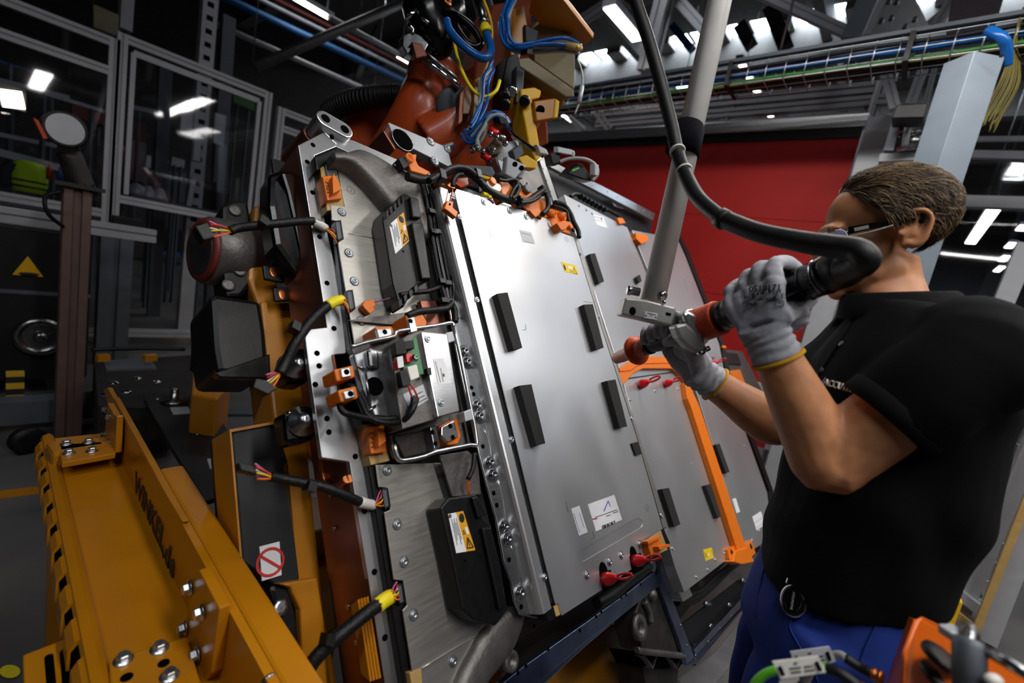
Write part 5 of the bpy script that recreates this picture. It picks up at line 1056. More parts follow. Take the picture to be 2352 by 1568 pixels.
# ---- harness tails hanging out on the left
def tail(n, pts, r_, w, sleeve, smat, plug, fan, zz):
    c = MB().tube([PP(p[0], p[1], p[2]) for p in pts], r_, 8, 6).build(n, 'black_tape', bp_)
    MB().tube([PP(p[0], p[1], p[2]) for p in sleeve], r_*1.12, 10, 3).build('sleeve', smat, c)
    if fan:
        a, b, spread = fan
        for k, m_ in enumerate(('wire_pink', 'wire_red', 'wire_white', 'wire_yellow', 'wire_violet', 'wire_orange')):
            f = (k-2.5)/2.5; pa_, pb_ = PP(*a), PP(*b)
            mid = (pa_+pb_)/2+PV*spread*f*.7+PN*.004*((k % 2)*2-1)
            MB().tube([pa_+PV*f*.003, mid, pb_+PV*spread*f], .0016, 5, 4).build('wire', m_, c)
    if plug:
        b = part(plug, zz+.012, zz-.010, 'tail_plug', 'black_plastic', c, .002)
    return c
def wires(a, b, w, par, n=6, spread=.010):
    for k, m_ in enumerate(('wire_pink', 'wire_red', 'wire_white', 'wire_yellow', 'wire_red', 'wire_orange')[:n]):
        f = (k-2.5)/2.5; pa_, pb_ = PP(*a, w), PP(*b, w+.004)
        MB().tube([pa_, (pa_+pb_)/2+PV*spread*f+PN*.006*(k % 2), pb_+PV*spread*1.4*f], .0014, 5, 4).build('wire', m_, par)
c = tail('harness_tail', ((746, 523, -.10), (722, 509, -.09), (690, 508, -.085), (640, 513, -.085), (590, 518, -.09), (545, 524, -.1), (528, 531, -.1)), .0085, 0, ((748, 525, -.10), (735, 517, -.095), (718, 508, -.09)), 'white_plastic', ((448, 518), (476, 509), (494, 544), (468, 551)), ((530, 530, -.1), (482, 527, -.1), .016), -.10)
wires((748, 526), (772, 545), -.088, c)
MB().box(PP(603, 512, -.08), PU*.006+PV*.004, PV*.007-PU*.003, PN*.012).build('cable_clip', 'black_plastic', c)
c = tail('harness_tail', ((782, 690, -.085), (765, 695, -.08), (740, 712, -.08), (708, 745, -.085), (680, 785, -.09), (658, 830, -.1), (643, 858, -.1)), .0095, 0, ((786, 689, -.083), (770, 692, -.08), (752, 702, -.08)), 'yellow_tape', ((588, 868), (612, 872), (638, 892), (616, 906), (582, 890)), ((642, 858, -.1), (614, 880, -.1), .015), -.10)
wires((784, 690), (800, 705), -.078, c); MB().box(PP(676, 752, -.075), PU*.006+PV*.004, PV*.007-PU*.003, PN*.012).build('cable_clip', 'black_plastic', c)
c = tail('harness_tail', ((858, 1160, -.1), (828, 1153, -.085), (795, 1138, -.08), (755, 1122, -.08), (715, 1112, -.085), (660, 1102, -.1), (622, 1094, -.1)), .0085, 0, ((860, 1160, -.1), (842, 1157, -.09), (826, 1152, -.085)), 'white_plastic', ((548, 1062), (585, 1070), (590, 1090), (552, 1080)), ((624, 1095, -.1), (588, 1082, -.1), .012), -.10)
wires((862, 1160), (880, 1140), -.088, c); MB().box(PP(712, 1118, -.08), PU*.006+PV*.004, PV*.007-PU*.003, PN*.012).build('cable_clip', 'black_plastic', c)
c = tail('harness_tail', ((897, 1370, -.09), (880, 1382, -.08), (850, 1402, -.075), (805, 1438, -.075), (755, 1480, -.08), (715, 1525, -.09), (690, 1575, -.1), (670, 1640, -.1)), .0115, 0, ((897, 1370, -.088), (882, 1379, -.08), (866, 1392, -.078)), 'yellow_tape', None, None, 0)
wires((897, 1370), (915, 1355), -.078, c); MB().box(PP(752, 1468, -.07), PU*.006+PV*.004, PV*.007-PU*.003, PN*.012).build('cable_clip', 'black_plastic', c)

# ---- switch unit: steel tray, relay box with circuit board, terminals
part(((806, 795), (850, 775), (960, 752), (1042, 742), (1045, 755), (1075, 880), (1095, 1010), (1085, 1022), (1010, 1035), (925, 1058), (910, 1050), (905, 1035), (870, 900), (815, 820)), -.058, -.075, 'unit_tray', 'cast', None, .003)
# tray edges
MB().tube([PP(x, y, -.02) for x, y in ((806, 797), (845, 785), (905, 772), (915, 760), (1000, 748), (1036, 741), (1042, 750))], .0045, 8, 3).build('tray_edge', 'alu', bp_)
MB().tube([PP(x, y, -.02) for x, y in ((1042, 750), (1058, 820), (1080, 930), (1096, 1015), (1080, 1022), (1000, 1038), (975, 1048), (925, 1058), (912, 1048), (905, 1020))], .0045, 8, 2).build('tray_edge', 'alu', bp_)
# pressed sheet plate
shp = part(((812, 812), (850, 798), (880, 808), (900, 940), (905, 960), (860, 955), (835, 895), (820, 840)), -.03, -.05, 'pressed_plate', 'steel', None, .003); part(((850, 795), (898, 812), (912, 965), (868, 948)), -.034, -.05, 'pressed_plate', 'cast', None, .003)
MB().lathe(PP(861, 887, -.0295), PN, [(0, .018), (.0006, .018)], 20).build('plate_hole', 'hole', shp); MB().ell(PP(888, 832, -.033), PU*.018, PV*.022, PN*.002, 16, 8).build('plate_hole', 'hole', shp)
part(((845, 800), (872, 805), (874, 848), (850, 845)), -.018, -.035, 'pressed_dome', 'steel', shp, .006)
for a, b in (((822, 840), (838, 850)), ((838, 850), (850, 930)), ((846, 945), (862, 932))): MB().tube([PP(*a, -.029), PP(*b, -.029)], .003, 6).build('pressed_bead', 'steel', shp)
# relay box
rbx = part(((935, 770), (965, 758), (1028, 766), (1056, 940), (1010, 960), (928, 985), (912, 900), (900, 800)), .005, -.05, 'relay_box', 'cast', None, .002)
part(((968, 762), (1028, 768), (1056, 945), (1006, 958), (990, 880)), .02, .004, 'relay_lid', 'alu', rbx, .002)
part(((912, 905), (975, 890), (1000, 935), (990, 965), (925, 985)), .007, .003, 'relay_front', 'cast', rbx, .001)
pcb = part(((940, 790), (955, 770), (973, 858), (955, 862), (930, 880), (925, 860)), .02, .017, 'circuit_board', 'pcb', rbx, 0)
for pts, mt, w1 in ((((908, 785), (928, 778), (936, 812), (912, 815)), 'black_plastic', .035), (((928, 783), (950, 780), (953, 800), (930, 803)), 'black_plastic', .03), (((932, 812), (946, 810), (950, 828), (936, 832)), 'red_plastic', .03), (((908, 828), (918, 826), (922, 846), (912, 848)), 'red_plastic', .028), (((918, 852), (934, 850), (945, 885), (926, 888)), 'black_plastic', .032), (((936, 842), (958, 836), (964, 866), (944, 874)), 'white_plastic', .034)):
    part(pts, w1, .016, 'board_component', mt, rbx, .0015)
part(((912, 820), (925, 817), (928, 842), (915, 845)), .0355, .034, 'component_label', 'label_white', rbx, 0)
lbw = part(((995, 824), (1018, 822), (1038, 880), (1007, 884)), .0206, .019, 'serial_label', 'label_white', rbx, 0); lines(lbw, .021, (((1000, 830), (1012, 878)), ((1012, 845), (1018, 876))))
MB().ell(PP(1019, 861, .021), PU*.003, PV*.004, PN*.0004, 8, 6).build('ink_dot', 'hose_green', lbw)
lbp = part(((925, 906), (972, 882), (984, 918), (943, 942)), .0076, .006, 'type_label', 'light_grey', rbx, 0); lines(lbp, .008, (((944, 912), (970, 899)), ((945, 922), (975, 908)), ((946, 932), (980, 914))), 'ink', .0016)
scr(((983, 778), (1014, 924)), .02, rbx, .9, False); screw(953, 822, .034, rbx, .6, 'bolt')
for dx in (0, 12):
    cable(((938+dx*.6, 885, .03), (942+dx, 900, .028), (948+dx, 915, .02)), .0018, 0, 'wire', 'wire_red', rbx)
cable(((950, 912, .02), (948, 930, .02), (930, 955, .0), (895, 962, -.02), (850, 960, -.03), (820, 955, -.03), (788, 945, -.03), (780, 920, -.04), (785, 900, -.04)), .006, 0, 'harness_cable', 'black_tape', rbx)
cable(((956, 915, .02), (945, 945, .02), (920, 968, .0), (880, 970, -.02), (845, 955, -.03), (828, 920, -.03), (812, 892, -.03), (798, 885, -.04)), .006, 0, 'harness_cable', 'black_tape', rbx)
part(((980, 845), (990, 843), (992, 860), (984, 862)), .026, .015, 'cable_tie', 'black_plastic', rbx, .001)
for pts in (((1024, 764), (1040, 760), (1046, 782), (1030, 788)), ((1066, 945), (1083, 938), (1088, 962), (1070, 968))): part(pts, -.004, -.03, 'edge_clip', 'light_grey', None, .002)
# orange terminals with metal lugs
def term(pts, inner, hole, w=-.04, wi=-.02):
    t_ = part(pts, wi, w-.03, 'terminal_block', 'orange', None, .003); a = part(inner, wi+.006, wi-.004, 'terminal_lug', 'alu', t_, .002)
    for h in hole: screw(h[0], h[1], wi+.006, a, 1.0, 'hole')
term(((768, 848), (812, 838), (816, 866), (774, 876)), ((782, 846), (804, 842), (808, 864), (786, 868)), ((796, 854),))
term(((776, 896), (818, 886), (824, 914), (784, 924)), ((788, 898), (812, 892), (816, 912), (794, 918)), ((805, 904),))
term(((862, 750), (900, 748), (912, 776), (870, 782)), ((866, 755), (898, 753), (904, 774), (872, 780)), ((884, 762),), -.06, -.03)
term(((932, 722), (968, 712), (982, 740), (978, 756), (940, 758)), ((938, 730), (952, 726), (960, 760), (945, 764)), ((943, 737),), -.05, -.02)
term(((1008, 978), (1050, 960), (1060, 1000), (1052, 1020), (1030, 1022), (1012, 1005)), ((1014, 980), (1044, 965), (1054, 1002), (1030, 1016), (1014, 1000)), ((1034, 978), (1040, 1004)), -.05, -.03)
part(((988, 980), (1002, 975), (1012, 1028), (998, 1032)), -.02, -.05, 'metal_clip', 'steel', None, .002)
for x, y in ((993, 992), (1000, 1018)): screw(x, y, -.02, bp_, .9, 'hole')
part(((905, 1000), (985, 985), (996, 1036), (930, 1052)), -.045, -.055, 'tray_panel', 'cast_dark', None, .003)
part(((795, 735), (800, 735), (1055, 700), (1058, 760)), -.07, -.075, 'back_sheet', 'cast', None, .001)
part(((965, 690), (1030, 690), (1045, 750), (985, 755)), -.06, -.075, 'back_sheet', 'side_metal', None, .001)

# ================================================================== robot behind the pack
def pv(pts, s, vec, n, mt, par, bev=.004): return MB().prism([P(x, y, s) for x, y in pts], vec).build(n, mt, par, bev)
BY = Vector((.25, .9, 0))
rob = thing('industrial_robot', 'orange industrial robot arm with black hose behind the top of the pack', 'robot', (1.5, 2.3, 0))
sR = 1.85
def R_(x, y, s=sR): return P(x, y, s)
m_ = MB(); m_.tube([R_(905, 400, 1.95), R_(940, 330, 1.9), R_(965, 270), R_(985, 215), R_(1000, 180)], [.15, .13, .115, .105, .095], 22, 5)
m_.ell(R_(1000, 178), Vector((.13, .02, 0)), Vector((0, .12, 0)), Vector((0, 0, .09))); m_.tube([R_(985, 330, 1.8), R_(1030, 300, 1.8), R_(1062, 250, 1.8), R_(1060, 200, 1.82)], [.10, .09, .07, .06], 18, 5)
mesh_obj('wrist_casting', remesh(m_, .009, 8), ['robot_orange'], rob)
m_ = MB(); m_.tube([R_(830, 420, 2.2), R_(850, 330, 2.15), R_(885, 268, 2.1), R_(945, 250, 2.05)], [.17, .15, .12, .09], 20, 5); m_.tube([R_(930, 420, 2.0), R_(1010, 380, 1.95), R_(1090, 330, 1.95), R_(1180, 250, 2.0)], [.12, .13, .13, .12], 20, 5)
mesh_obj('forearm_casting', remesh(m_, .012, 8), ['robot_orange'], rob)
MB().lathe(R_(1050, 250, 1.74), (R_(1060, 262, 1.6)-R_(1050, 250, 1.74)), [(-.03, .08), (.0, .082), (.012, .075), (.014, .04)], 28).build('joint_cover', 'grey_dark', rob)
MB().lathe(R_(1010, 330, 1.78), Vector((-.5, -.8, .1)), [(-.02, .03), (.0, .03), (.005, .02)], 18).build('joint_cap', 'robot_orange', rob)
MB().tube([R_(755, 262, 2.0), R_(790, 238, 1.95), R_(850, 224, 1.9), R_(915, 222, 1.9), R_(955, 228, 1.88)], .043, 14, 10).build('corrugated_hose', 'rubber', rob)
hp = spline([R_(755, 262, 2.0), R_(790, 238, 1.95), R_(850, 224, 1.9), R_(915, 222, 1.9), R_(955, 228, 1.88)], 8)[0]
for i in range(1, len(hp)-1, 1):
    MB().lathe(hp[i], hp[i+1]-hp[i-1], [(-.006, .0425), (-.003, .047), (.003, .047), (.006, .0425)], 14).build('hose_rib', 'rubber', rob)
MB().lathe(R_(950, 228, 1.86), R_(980, 232)-R_(945, 227), [(-.02, .05), (.03, .05), (.03, .03)], 16).build('hose_clamp', 'steel', rob)
MB().lathe((1.75, 2.6, 0), (0, 0, 1), [(0, .42), (.06, .42), (.08, .34), (.5, .30), (.55, .26), (.6, .1)], 28).build('robot_base', 'robot_orange', rob)
MB().tube([(1.75, 2.6, .45), (1.8, 2.65, 1.0), R_(930, 420, 2.35)], [.26, .22, .16], 20, 5).build('lower_arm', 'robot_orange', rob)
MB().tube([P(975, 10, 1.76), P(968, -60, 1.8), P(980, -140, 1.95), P(1060, -120, 2.3), P(1120, 60, 2.4), P(1100, 260, 2.2)], .05, 14, 8).build('hose_package', 'rubber', rob)
# black cable gland head with chrome rod, upper left of the gripper
gh = thing('hose_package_head', 'black hose package head with chrome rods above the robot wrist', 'hose holder', R_(985, 60, 1.75))
m_ = MB(); m_.tube([P(975, 10, 1.75), P(990, 50, 1.72), P(1000, 95, 1.72), P(985, 118, 1.75)], [.09, .10, .075, .05], 16, 4); m_.ell(P(1030, 30, 1.75), Vector((.07, 0, 0)), Vector((0, .07, 0)), Vector((0, 0, .09)))
mesh_obj('gland_body', remesh(m_, .01, 4), ['black_gloss'], gh)
MB().cyl(P(940, 110, 1.65), P(1056, 200, 1.68), .012, seg=14).build('guide_rod', 'chrome', gh); MB().cyl(P(950, 98, 1.68), P(1050, 182, 1.72), .009, seg=14).build('guide_rod', 'steel', gh)
pv(((925, 82), (945, 72), (965, 80), (985, 100), (975, 118), (950, 105), (935, 125), (924, 105)), 1.64, Vector((.02, .06, 0)), 'rod_clamp', 'steel', gh); pv(((945, 95), (970, 100), (982, 128), (955, 135)), 1.62, Vector((.02, .05, 0)), 'rod_clamp', 'side_metal', gh)
MB().tube([P(985, 60, 1.78), P(985, 120, 1.84), P(992, 190, 1.86)], .03, 12, 4).build('boom', 'grey_dark', gh)
for a, b in (((935, 45), (955, 20)), ((970, 40), (985, 55)), ((940, 55), (948, 70))): MB().cyl(P(*a, 1.63), P(*b, 1.63), .008, seg=10).build('gland_bolt', 'chrome', gh)
MB().lathe(P(1020, 5, 1.68), P(1010, 20, 1.68)-P(1020, -10, 1.68), [(-.03, .025), (.0, .025), (.0, .03), (.02, .03)], 16).build('hose_nipple', 'copper', gh)
def hose(n, label, pts, r_, mt, parent=None):
    o = MB().tube([P(*p) for p in pts], r_, 10, 7).build(n, mt, parent)
    return o if parent else tag(o, label, 'hose')
hose('air_hose', 'thick blue air hose looping under the black hose head', ((1026, 48, 1.6), (1034, 72, 1.58), (1060, 102, 1.57), (1095, 128, 1.57), (1117, 132, 1.57), (1128, 112, 1.58), (1118, 78, 1.6), (1114, 60, 1.6)), .0145, 'hose_blue')
hose('air_hose', 'black hose looping just behind the blue air hose', ((1018, 30, 1.65), (1050, 38, 1.64), (1085, 65, 1.64), (1105, 100, 1.64), (1085, 108, 1.64), (1060, 85, 1.64), (1040, 50, 1.65)), .014, 'black_gloss')
hn = thing('hose_fitting', 'chrome and brass hose fitting at the end of the blue air hose', 'fitting', P(1110, 55, 1.6)); q0, q1 = P(1115, 68, 1.6), P(1105, 20, 1.6)
MB().lathe(q0, q1-q0, [(-.012, .021), (.005, .021), (.006, .016), (.02, .016)], 14).build('collar', 'yellow_tape', hn); MB().lathe(q0, q1-q0, [(.018, .018), (.035, .018), (.04, .012), (.05, .015), (.085, .014), (.09, .008)], 12).build('nipple', 'steel', hn)
hose('earth_cable', 'yellow green earth cable hanging in a loop beside the robot wrist', ((1042, 90, 1.66), (1050, 130, 1.64), (1062, 165, 1.62), (1085, 205, 1.61), (1112, 222, 1.6), (1138, 210, 1.6), (1148, 185, 1.62)), .006, 'yellow_tape')
hose('earth_cable', 'second thin yellow cable loop behind the first', ((1060, -60, 1.76), (1090, -40, 1.72), (1122, 30, 1.68), (1130, 80, 1.68), (1120, 140, 1.68), (1100, 210, 1.66), (1112, 232, 1.65), (1132, 218, 1.65)), .005, 'yellow_bright')

# ================================================================== gripper hanging from the robot
gr = thing('robot_gripper', 'yellow gripper tool with beige plates and blue air hoses behind the pack', 'gripper', P(1220, 380, 1.7))
zz_ = P(1310, 75, 1.85).z; MB().prism([OZ(x, y, zz_) for x, y in ((1225, -30), (1270, -30), (1362, 88), (1312, 132), (1215, 30))], (0, 0, .02)).build('top_plate', 'yellow_paint', gr, .003)
pv(((1252, 30), (1286, 58), (1272, 120), (1240, 90)), 1.86, Vector((.03, .05, 0)), 'beige_plate', 'beige', gr); pv(((1290, 66), (1320, 92), (1318, 170), (1285, 140)), 1.86, Vector((.03, .05, 0)), 'beige_plate', 'beige', gr)
pv(((1190, 135), (1215, 132), (1318, 205), (1320, 222), (1300, 222), (1190, 150)), 1.72, Vector((.05, .14, 0)), 'beam_block', 'beige', gr)
pv(((1195, 150), (1300, 222), (1295, 240), (1225, 215), (1195, 185)), 1.78, Vector((.04, .1, 0)), 'beam_web', 'yellow_paint', gr)
pv(((1196, 205), (1228, 200), (1244, 208), (1240, 225), (1222, 228), (1244, 360), (1232, 372), (1215, 330), (1200, 250)), 1.62, Vector((.03, .09, 0)), 'bracket_arm', 'yellow_bright', gr)
yb = pv(((1226, 232), (1276, 225), (1286, 232), (1282, 270), (1232, 278)), 1.6, Vector((.03, .08, 0)), 'bored_block', 'yellow_paint', gr); pv(((1276, 225), (1286, 232), (1282, 270), (1272, 272)), 1.595, Vector((.02, .09, 0)), 'block_end', 'yellow_bright', gr)
MB().lathe(P(1241, 253, 1.598), (CAM-P(1241, 253, 1.6)), [(0, .016), (.001, .016)], 18).build('bore', 'hole', yb)
pv(((1165, 130), (1190, 120), (1200, 170), (1195, 240), (1160, 240), (1155, 180)), 1.7, Vector((.04, .1, 0)), 'clamp_cylinder', 'black_plastic', gr); pv(((1185, 150), (1205, 160), (1200, 235), (1185, 235)), 1.64, Vector((.03, .05, 0)), 'clamp_lever', 'grey_dark', gr)
for x, y in ((1160, 222), (1176, 210), (1205, 232), (1160, 240)): MB().lathe(P(x, y, 1.6), CAM-P(x, y, 1.6), [(-.03, .02), (.0, .02), (.006, .014)], 14).build('pivot_pin', 'black_gloss' if x != 1176 else 'chrome', gr)
pv(((1100, 160), (1250, 150), (1262, 330), (1150, 370), (1090, 300)), 1.95, Vector((.03, .12, 0)), 'mount_plate', 'robot_dark', gr, .01)
pv(((1160, 290), (1215, 250), (1225, 330), (1190, 350)), 1.72, Vector((.03, .06, 0)), 'bored_plate', 'side_metal', gr); MB().lathe(P(1187, 284, 1.718), CAM-P(1187, 284, 1.7), [(0, .018), (.001, .018)], 16).build('bore', 'hole', gr)
pv(((1062, 205), (1078, 190), (1086, 230), (1078, 262), (1060, 262)), 1.7, Vector((.03, .05, 0)), 'side_cheek', 'yellow_paint', gr); pv(((1055, 215), (1066, 200), (1062, 280), (1050, 290)), 1.68, Vector((.02, .04, 0)), 'side_cheek', 'side_metal', gr)
pv(((1128, 335), (1190, 320), (1200, 350), (1190, 372), (1140, 380)), 1.55, Vector((.03, .08, 0)), 'air_cylinder', 'light_grey', gr, .008); pv(((1176, 345), (1198, 330), (1205, 352), (1185, 372)), 1.52, Vector((.02, .05, 0)), 'cylinder_end', 'grey_dark', gr)
for a, b in (((1126, 298), (1160, 320)), ((1108, 354), (1142, 378))):
    MB().cyl(P(*a, 1.5), P((a[0]+b[0])/2, (a[1]+b[1])/2, 1.5), .012, seg=12).build('fitting_collar', 'red_plastic', gr); MB().cyl(P((a[0]+b[0])/2, (a[1]+b[1])/2, 1.5), P(*b, 1.5), .009, seg=12).build('fitting_body', 'steel', gr)
pv(((1138, 360), (1165, 372), (1210, 392), (1200, 412), (1170, 400), (1150, 395)), 1.42, Vector((.03, .05, 0)), 'slotted_plate', 'alu', gr)
pr = pv(((1165, 358), (1210, 380), (1182, 412), (1160, 400)), 1.40, Vector((.01, .03, 0)), 'drilled_plate', 'light_grey', gr)
for x, y in ((1183, 377), (1198, 386)): MB().lathe(P(x, y, 1.398), CAM-P(x, y, 1.4), [(0, .008), (.001, .008)], 14).build('bore', 'hole', pr)
pv(((1190, 362), (1210, 355), (1236, 372), (1232, 388), (1205, 385)), 1.46, Vector((.03, .05, 0)), 'yellow_foot', 'yellow_bright', gr)
MB().tube([P(1165, 288, 1.55), P(1185, 315, 1.53), P(1248, 358, 1.5)], .008, 8, 4).build('push_rod', 'chrome', gr)
pv(((1232, 330), (1256, 342), (1262, 356), (1240, 352)), 1.48, Vector((.02, .04, 0)), 'sensor_plate', 'light_grey', gr); pv(((1262, 350), (1285, 345), (1290, 375), (1268, 378)), 1.5, Vector((.03, .05, 0)), 'sensor_block', 'black_plastic', gr)
pv(((1056, 385), (1064, 378), (1130, 382), (1138, 398), (1130, 408)), 1.35, Vector((.03, .05, 0)), 'pad_plate', 'grey_dark', gr); pv(((1058, 386), (1132, 408), (1130, 416), (1062, 396)), 1.345, Vector((.02, .05, 0)), 'pad_strip', 'yellow_bright', gr)
pv(((1090, 150), (1130, 10), (1235, -10), (1262, 60), (1240, 150), (1262, 240), (1215, 345), (1130, 330), (1092, 260)), 1.88, Vector((.05, .16, 0)), 'gripper_frame', 'robot_dark', gr, .01)
pv(((1222, 62), (1245, 36), (1322, 92), (1320, 205), (1228, 140)), 1.84, Vector((.03, .05, 0)), 'web_plate', 'beige', gr)
pv(((1178, 20), (1205, 12), (1212, 60), (1190, 150), (1172, 140)), 1.72, Vector((.03, .06, 0)), 'side_bracket', 'yellow_paint', gr); pv(((1205, 55), (1238, 70), (1232, 105), (1206, 95)), 1.7, Vector((.03, .06, 0)), 'valve_block', 'black_plastic', gr)
pv(((1090, 182), (1110, 170), (1118, 240), (1100, 300), (1084, 285)), 1.66, Vector((.03, .05, 0)), 'side_cheek', 'yellow_paint', gr)
pv(((1120, 338), (1138, 318), (1160, 330), (1150, 352), (1128, 356)), 1.53, Vector((.02, .04, 0)), 'valve_block', 'beige', gr)
for x, y in ((1126, 308), (1140, 316), (1108, 348), (1132, 345), (1160, 330), (1094, 340), (1086, 345)): MB().lathe(P(x, y, 1.48), CAM-P(x, y, 1.5)+UP*.3, [(-.02, .007), (.0, .007), (.001, .010), (.008, .010), (.012, .005)], 10).build('air_fitting', 'steel', gr)
# blue hose bundles (counted hoses)
def bundle(pts, r_, n, spread, mt='hose_blue', nm='air_line'):
    for k in range(n):
        o = Vector((rnd.uniform(-1, 1), rnd.uniform(-1, 1), rnd.uniform(-1, 1)))*spread
        MB().tube([P(*p)+o*(1+.4*math.sin(i*1.7+k)) for i, p in enumerate(pts)], r_, 7, 6).build(nm, mt if k % 4 else 'hose_clear', gr)
bundle(((1230, 60, 1.9), (1250, -40, 1.8), (1208, -45, 1.68), (1165, 30, 1.6), (1160, 70, 1.58), (1168, 105, 1.57), (1195, 115, 1.56), (1235, 110, 1.56), (1290, 108, 1.56), (1330, 118, 1.58)), .006, 9, .018)
bundle(((1130, 160, 1.66), (1112, 190, 1.62), (1108, 235, 1.6), (1095, 275, 1.57), (1080, 305, 1.55)), .0055, 8, .018)
bundle(((1085, 315, 1.54), (1105, 290, 1.52), (1122, 268, 1.51), (1148, 262, 1.51), (1166, 280, 1.53)), .0055, 8, .012)
bundle(((1066, 300, 1.55), (1075, 322, 1.53), (1095, 322, 1.52), (1110, 300, 1.52)), .005, 3, .010)
bundle(((1105, 345, 1.5), (1100, 320, 1.5), (1112, 295, 1.5), (1118, 285, 1.5)), .006, 2, .006, 'hose_clear')
bundle(((1040, 330, 1.6), (1025, 335, 1.58), (1010, 340, 1.56)), .007, 2, .006)
pv(((1212, 102), (1224, 102), (1224, 124), (1210, 124)), 1.54, Vector((0, .03, 0)), 'hose_tie', 'black_plastic', gr, .002); pv(((1145, 268), (1165, 272), (1168, 286), (1150, 284)), 1.5, Vector((0, .03, 0)), 'hose_tie', 'black_plastic', gr, .002)
q0, q1 = P(1298, 103, 1.55), P(1338, 112, 1.55); MB().lathe(q0, q1-q0, [(0, .012), (.05, .012), (.055, .009), (.062, .004)], 12).build('indicator_body', 'tan', gr); MB().ell(P(1327, 107, 1.54), (.006, 0, 0), (0, .006, 0), (0, 0, .006)).build('indicator_lamp', 'yellow_tape', gr)
MB().tube([P(1325, 135, 1.58), P(1335, 160, 1.58), P(1338, 190, 1.58), P(1332, 230, 1.58), P(1320, 262, 1.58)], .0035, 6, 5).build('sensor_cable', 'hose_clear', gr); MB().cyl(P(1337, 198, 1.575), P(1330, 236, 1.575), .008, seg=8).build('cable_sleeve', 'light_grey', gr)
MB().tube([P(1285, 372, 1.5), P(1310, 364, 1.5), P(1345, 366, 1.5), P(1368, 380, 1.5), P(1372, 400, 1.5), P(1360, 415, 1.5)], .006, 8, 5).build('sensor_cable', 'hose_clear', gr); MB().tube([P(1315, 360, 1.5), P(1316, 350, 1.5), P(1300, 345, 1.5), P(1285, 348, 1.5)], .006, 8, 5).build('sensor_cable', 'hose_clear', gr)
pv(((1282, 336), (1316, 344), (1314, 356), (1282, 350)), 1.49, Vector((0, .02, 0)), 'cable_sleeve', 'light_grey', gr, .002); pv(((1366, 376), (1376, 378), (1374, 404), (1366, 402)), 1.49, Vector((0, .02, 0)), 'cable_sleeve', 'light_grey', gr, .002)
pv(((1302, 398), (1325, 374), (1340, 378), (1366, 416), (1340, 412)), 1.52, Vector((.03, .06, 0)), 'sensor_head', 'black_plastic', gr); pv(((1314, 390), (1330, 384), (1331, 387), (1316, 394)), 1.518, Vector((0, .003, 0)), 'sensor_mark', 'cable_green', gr, 0)
# machined plate with the large bore just behind the pack edge
cp = pkp(((892, 280), (1028, 338), (1040, 386), (912, 322), (902, 306)), -.17, -.20, 'bored_clamp_plate', 'light_grey', gr, .003); pkp(((880, 300), (893, 281), (912, 322), (908, 345)), -.175, -.26, 'clamp_block', 'side_metal', gr, .004)
MB().ell(PP(925, 321, -.1695), PU*.036, PV*.036, PN*.001, 28, 8).build('bore', 'hole', cp); MB().tube([PP(925, 321, -.1690)+(PU*math.cos(a)+PV*math.sin(a))*.036 for a in [2*math.pi*i/28 for i in range(29)]], .0015, 6).build('bore_rim', 'alu', cp)
for x, y in ((989, 325), (1028, 342), (999, 370)): screw(x, y, -.169, cp, 1.3, 'ring'); screw(x, y, -.168, cp, 1.3)
# support down to the robot so that the gripper hangs from it
MB().tube([P(1080, 330, 1.9), P(1150, 300, 1.9), P(1200, 240, 1.88)], .06, 14, 4).build('flange_neck', 'robot_orange', gr)

# ================================================================== torque arm pole, tool and its cable
A0, A1 = P(1975, 601, .66), P(1415, 823, 1.17)
TA = (A1-A0).normalized()
def pxx(p): d = p-CAM; return 1176+FPX*d.dot(RT)/d.dot(FW)
def ax(x):
    lo, hi = -.3, 1.3
    for _ in range(40):
        m = (lo+hi)/2
        if pxx(A0+(A1-A0)*m) > x: lo = m
        else: hi = m
    return A0+(A1-A0)*lo
tl_ = thing('nutrunner_tool', 'black and orange electric nutrunner held in both gloved hands', 'power tool', ax(1640))
def seg(xa, xb, prof, n, mt, par=tl_, sg=24):
    a, b = ax(xa), ax(xb); L = (b-a).length
    return MB().lathe(a, b-a, [(t*L, r_) for t, r_ in prof], sg).build(n, mt, par)
seg(1968, 1905, ((0, .018), (.1, .027), (.5, .030), (1, .0295)), 'cable_boot', 'rubber')
bd = seg(1905, 1700, ((0, .0295), (.05, .0305), (.06, .029), (.2, .029), (.21, .0275), (1, .0275)), 'motor_body', 'black_gloss')
for x in (1886, 1856): seg(x, x-2.5, ((0, .0280), (.2, .0300), (.8, .0300), (1, .0280)), 'body_ring', 'black_plastic' if x != 1886 else 'steel', bd)
text('lettering', 'Cleco', .020, 'grey_dark', ax(1862)+(CAM-ax(1862)).normalized()*.0297+Vector((0, 0, -.008)), TA.cross(CAM-ax(1862)), CAM-ax(1862), bd, extr=.0006)
dk = seg(1702, 1654, ((0, .0275), (.1, .0285), (.48, .0285), (.5, .0278), (.54, .0285), (1, .029)), 'gear_body', 'black_plastic')
MB().ell(P(1681, 707, depth(ax(1678))-.029), (.002, 0, 0), (0, .002, 0), (0, 0, .002)).build('status_lamp', 'led_green', dk)
oc = seg(1655, 1602, ((0, .0325), (.04, .034), (.6, .034), (.95, .036), (1, .034)), 'collar', 'orange_tool')
for k in range(14): x = 1652-k*3.4; seg(x, x-1.6, ((0, .0335), (.3, .0347), (.7, .0347), (1, .0335)), 'collar_rib', 'orange_tool', oc)
seg(1602, 1588, ((0, .037), (.2, .04), (.8, .04), (1, .034)), 'clamp_ring', 'alu')
ah = seg(1590, 1552, ((0, .034), (.3, .033), (.6, .026), (1, .022)), 'gear_head', 'bracket_grey')
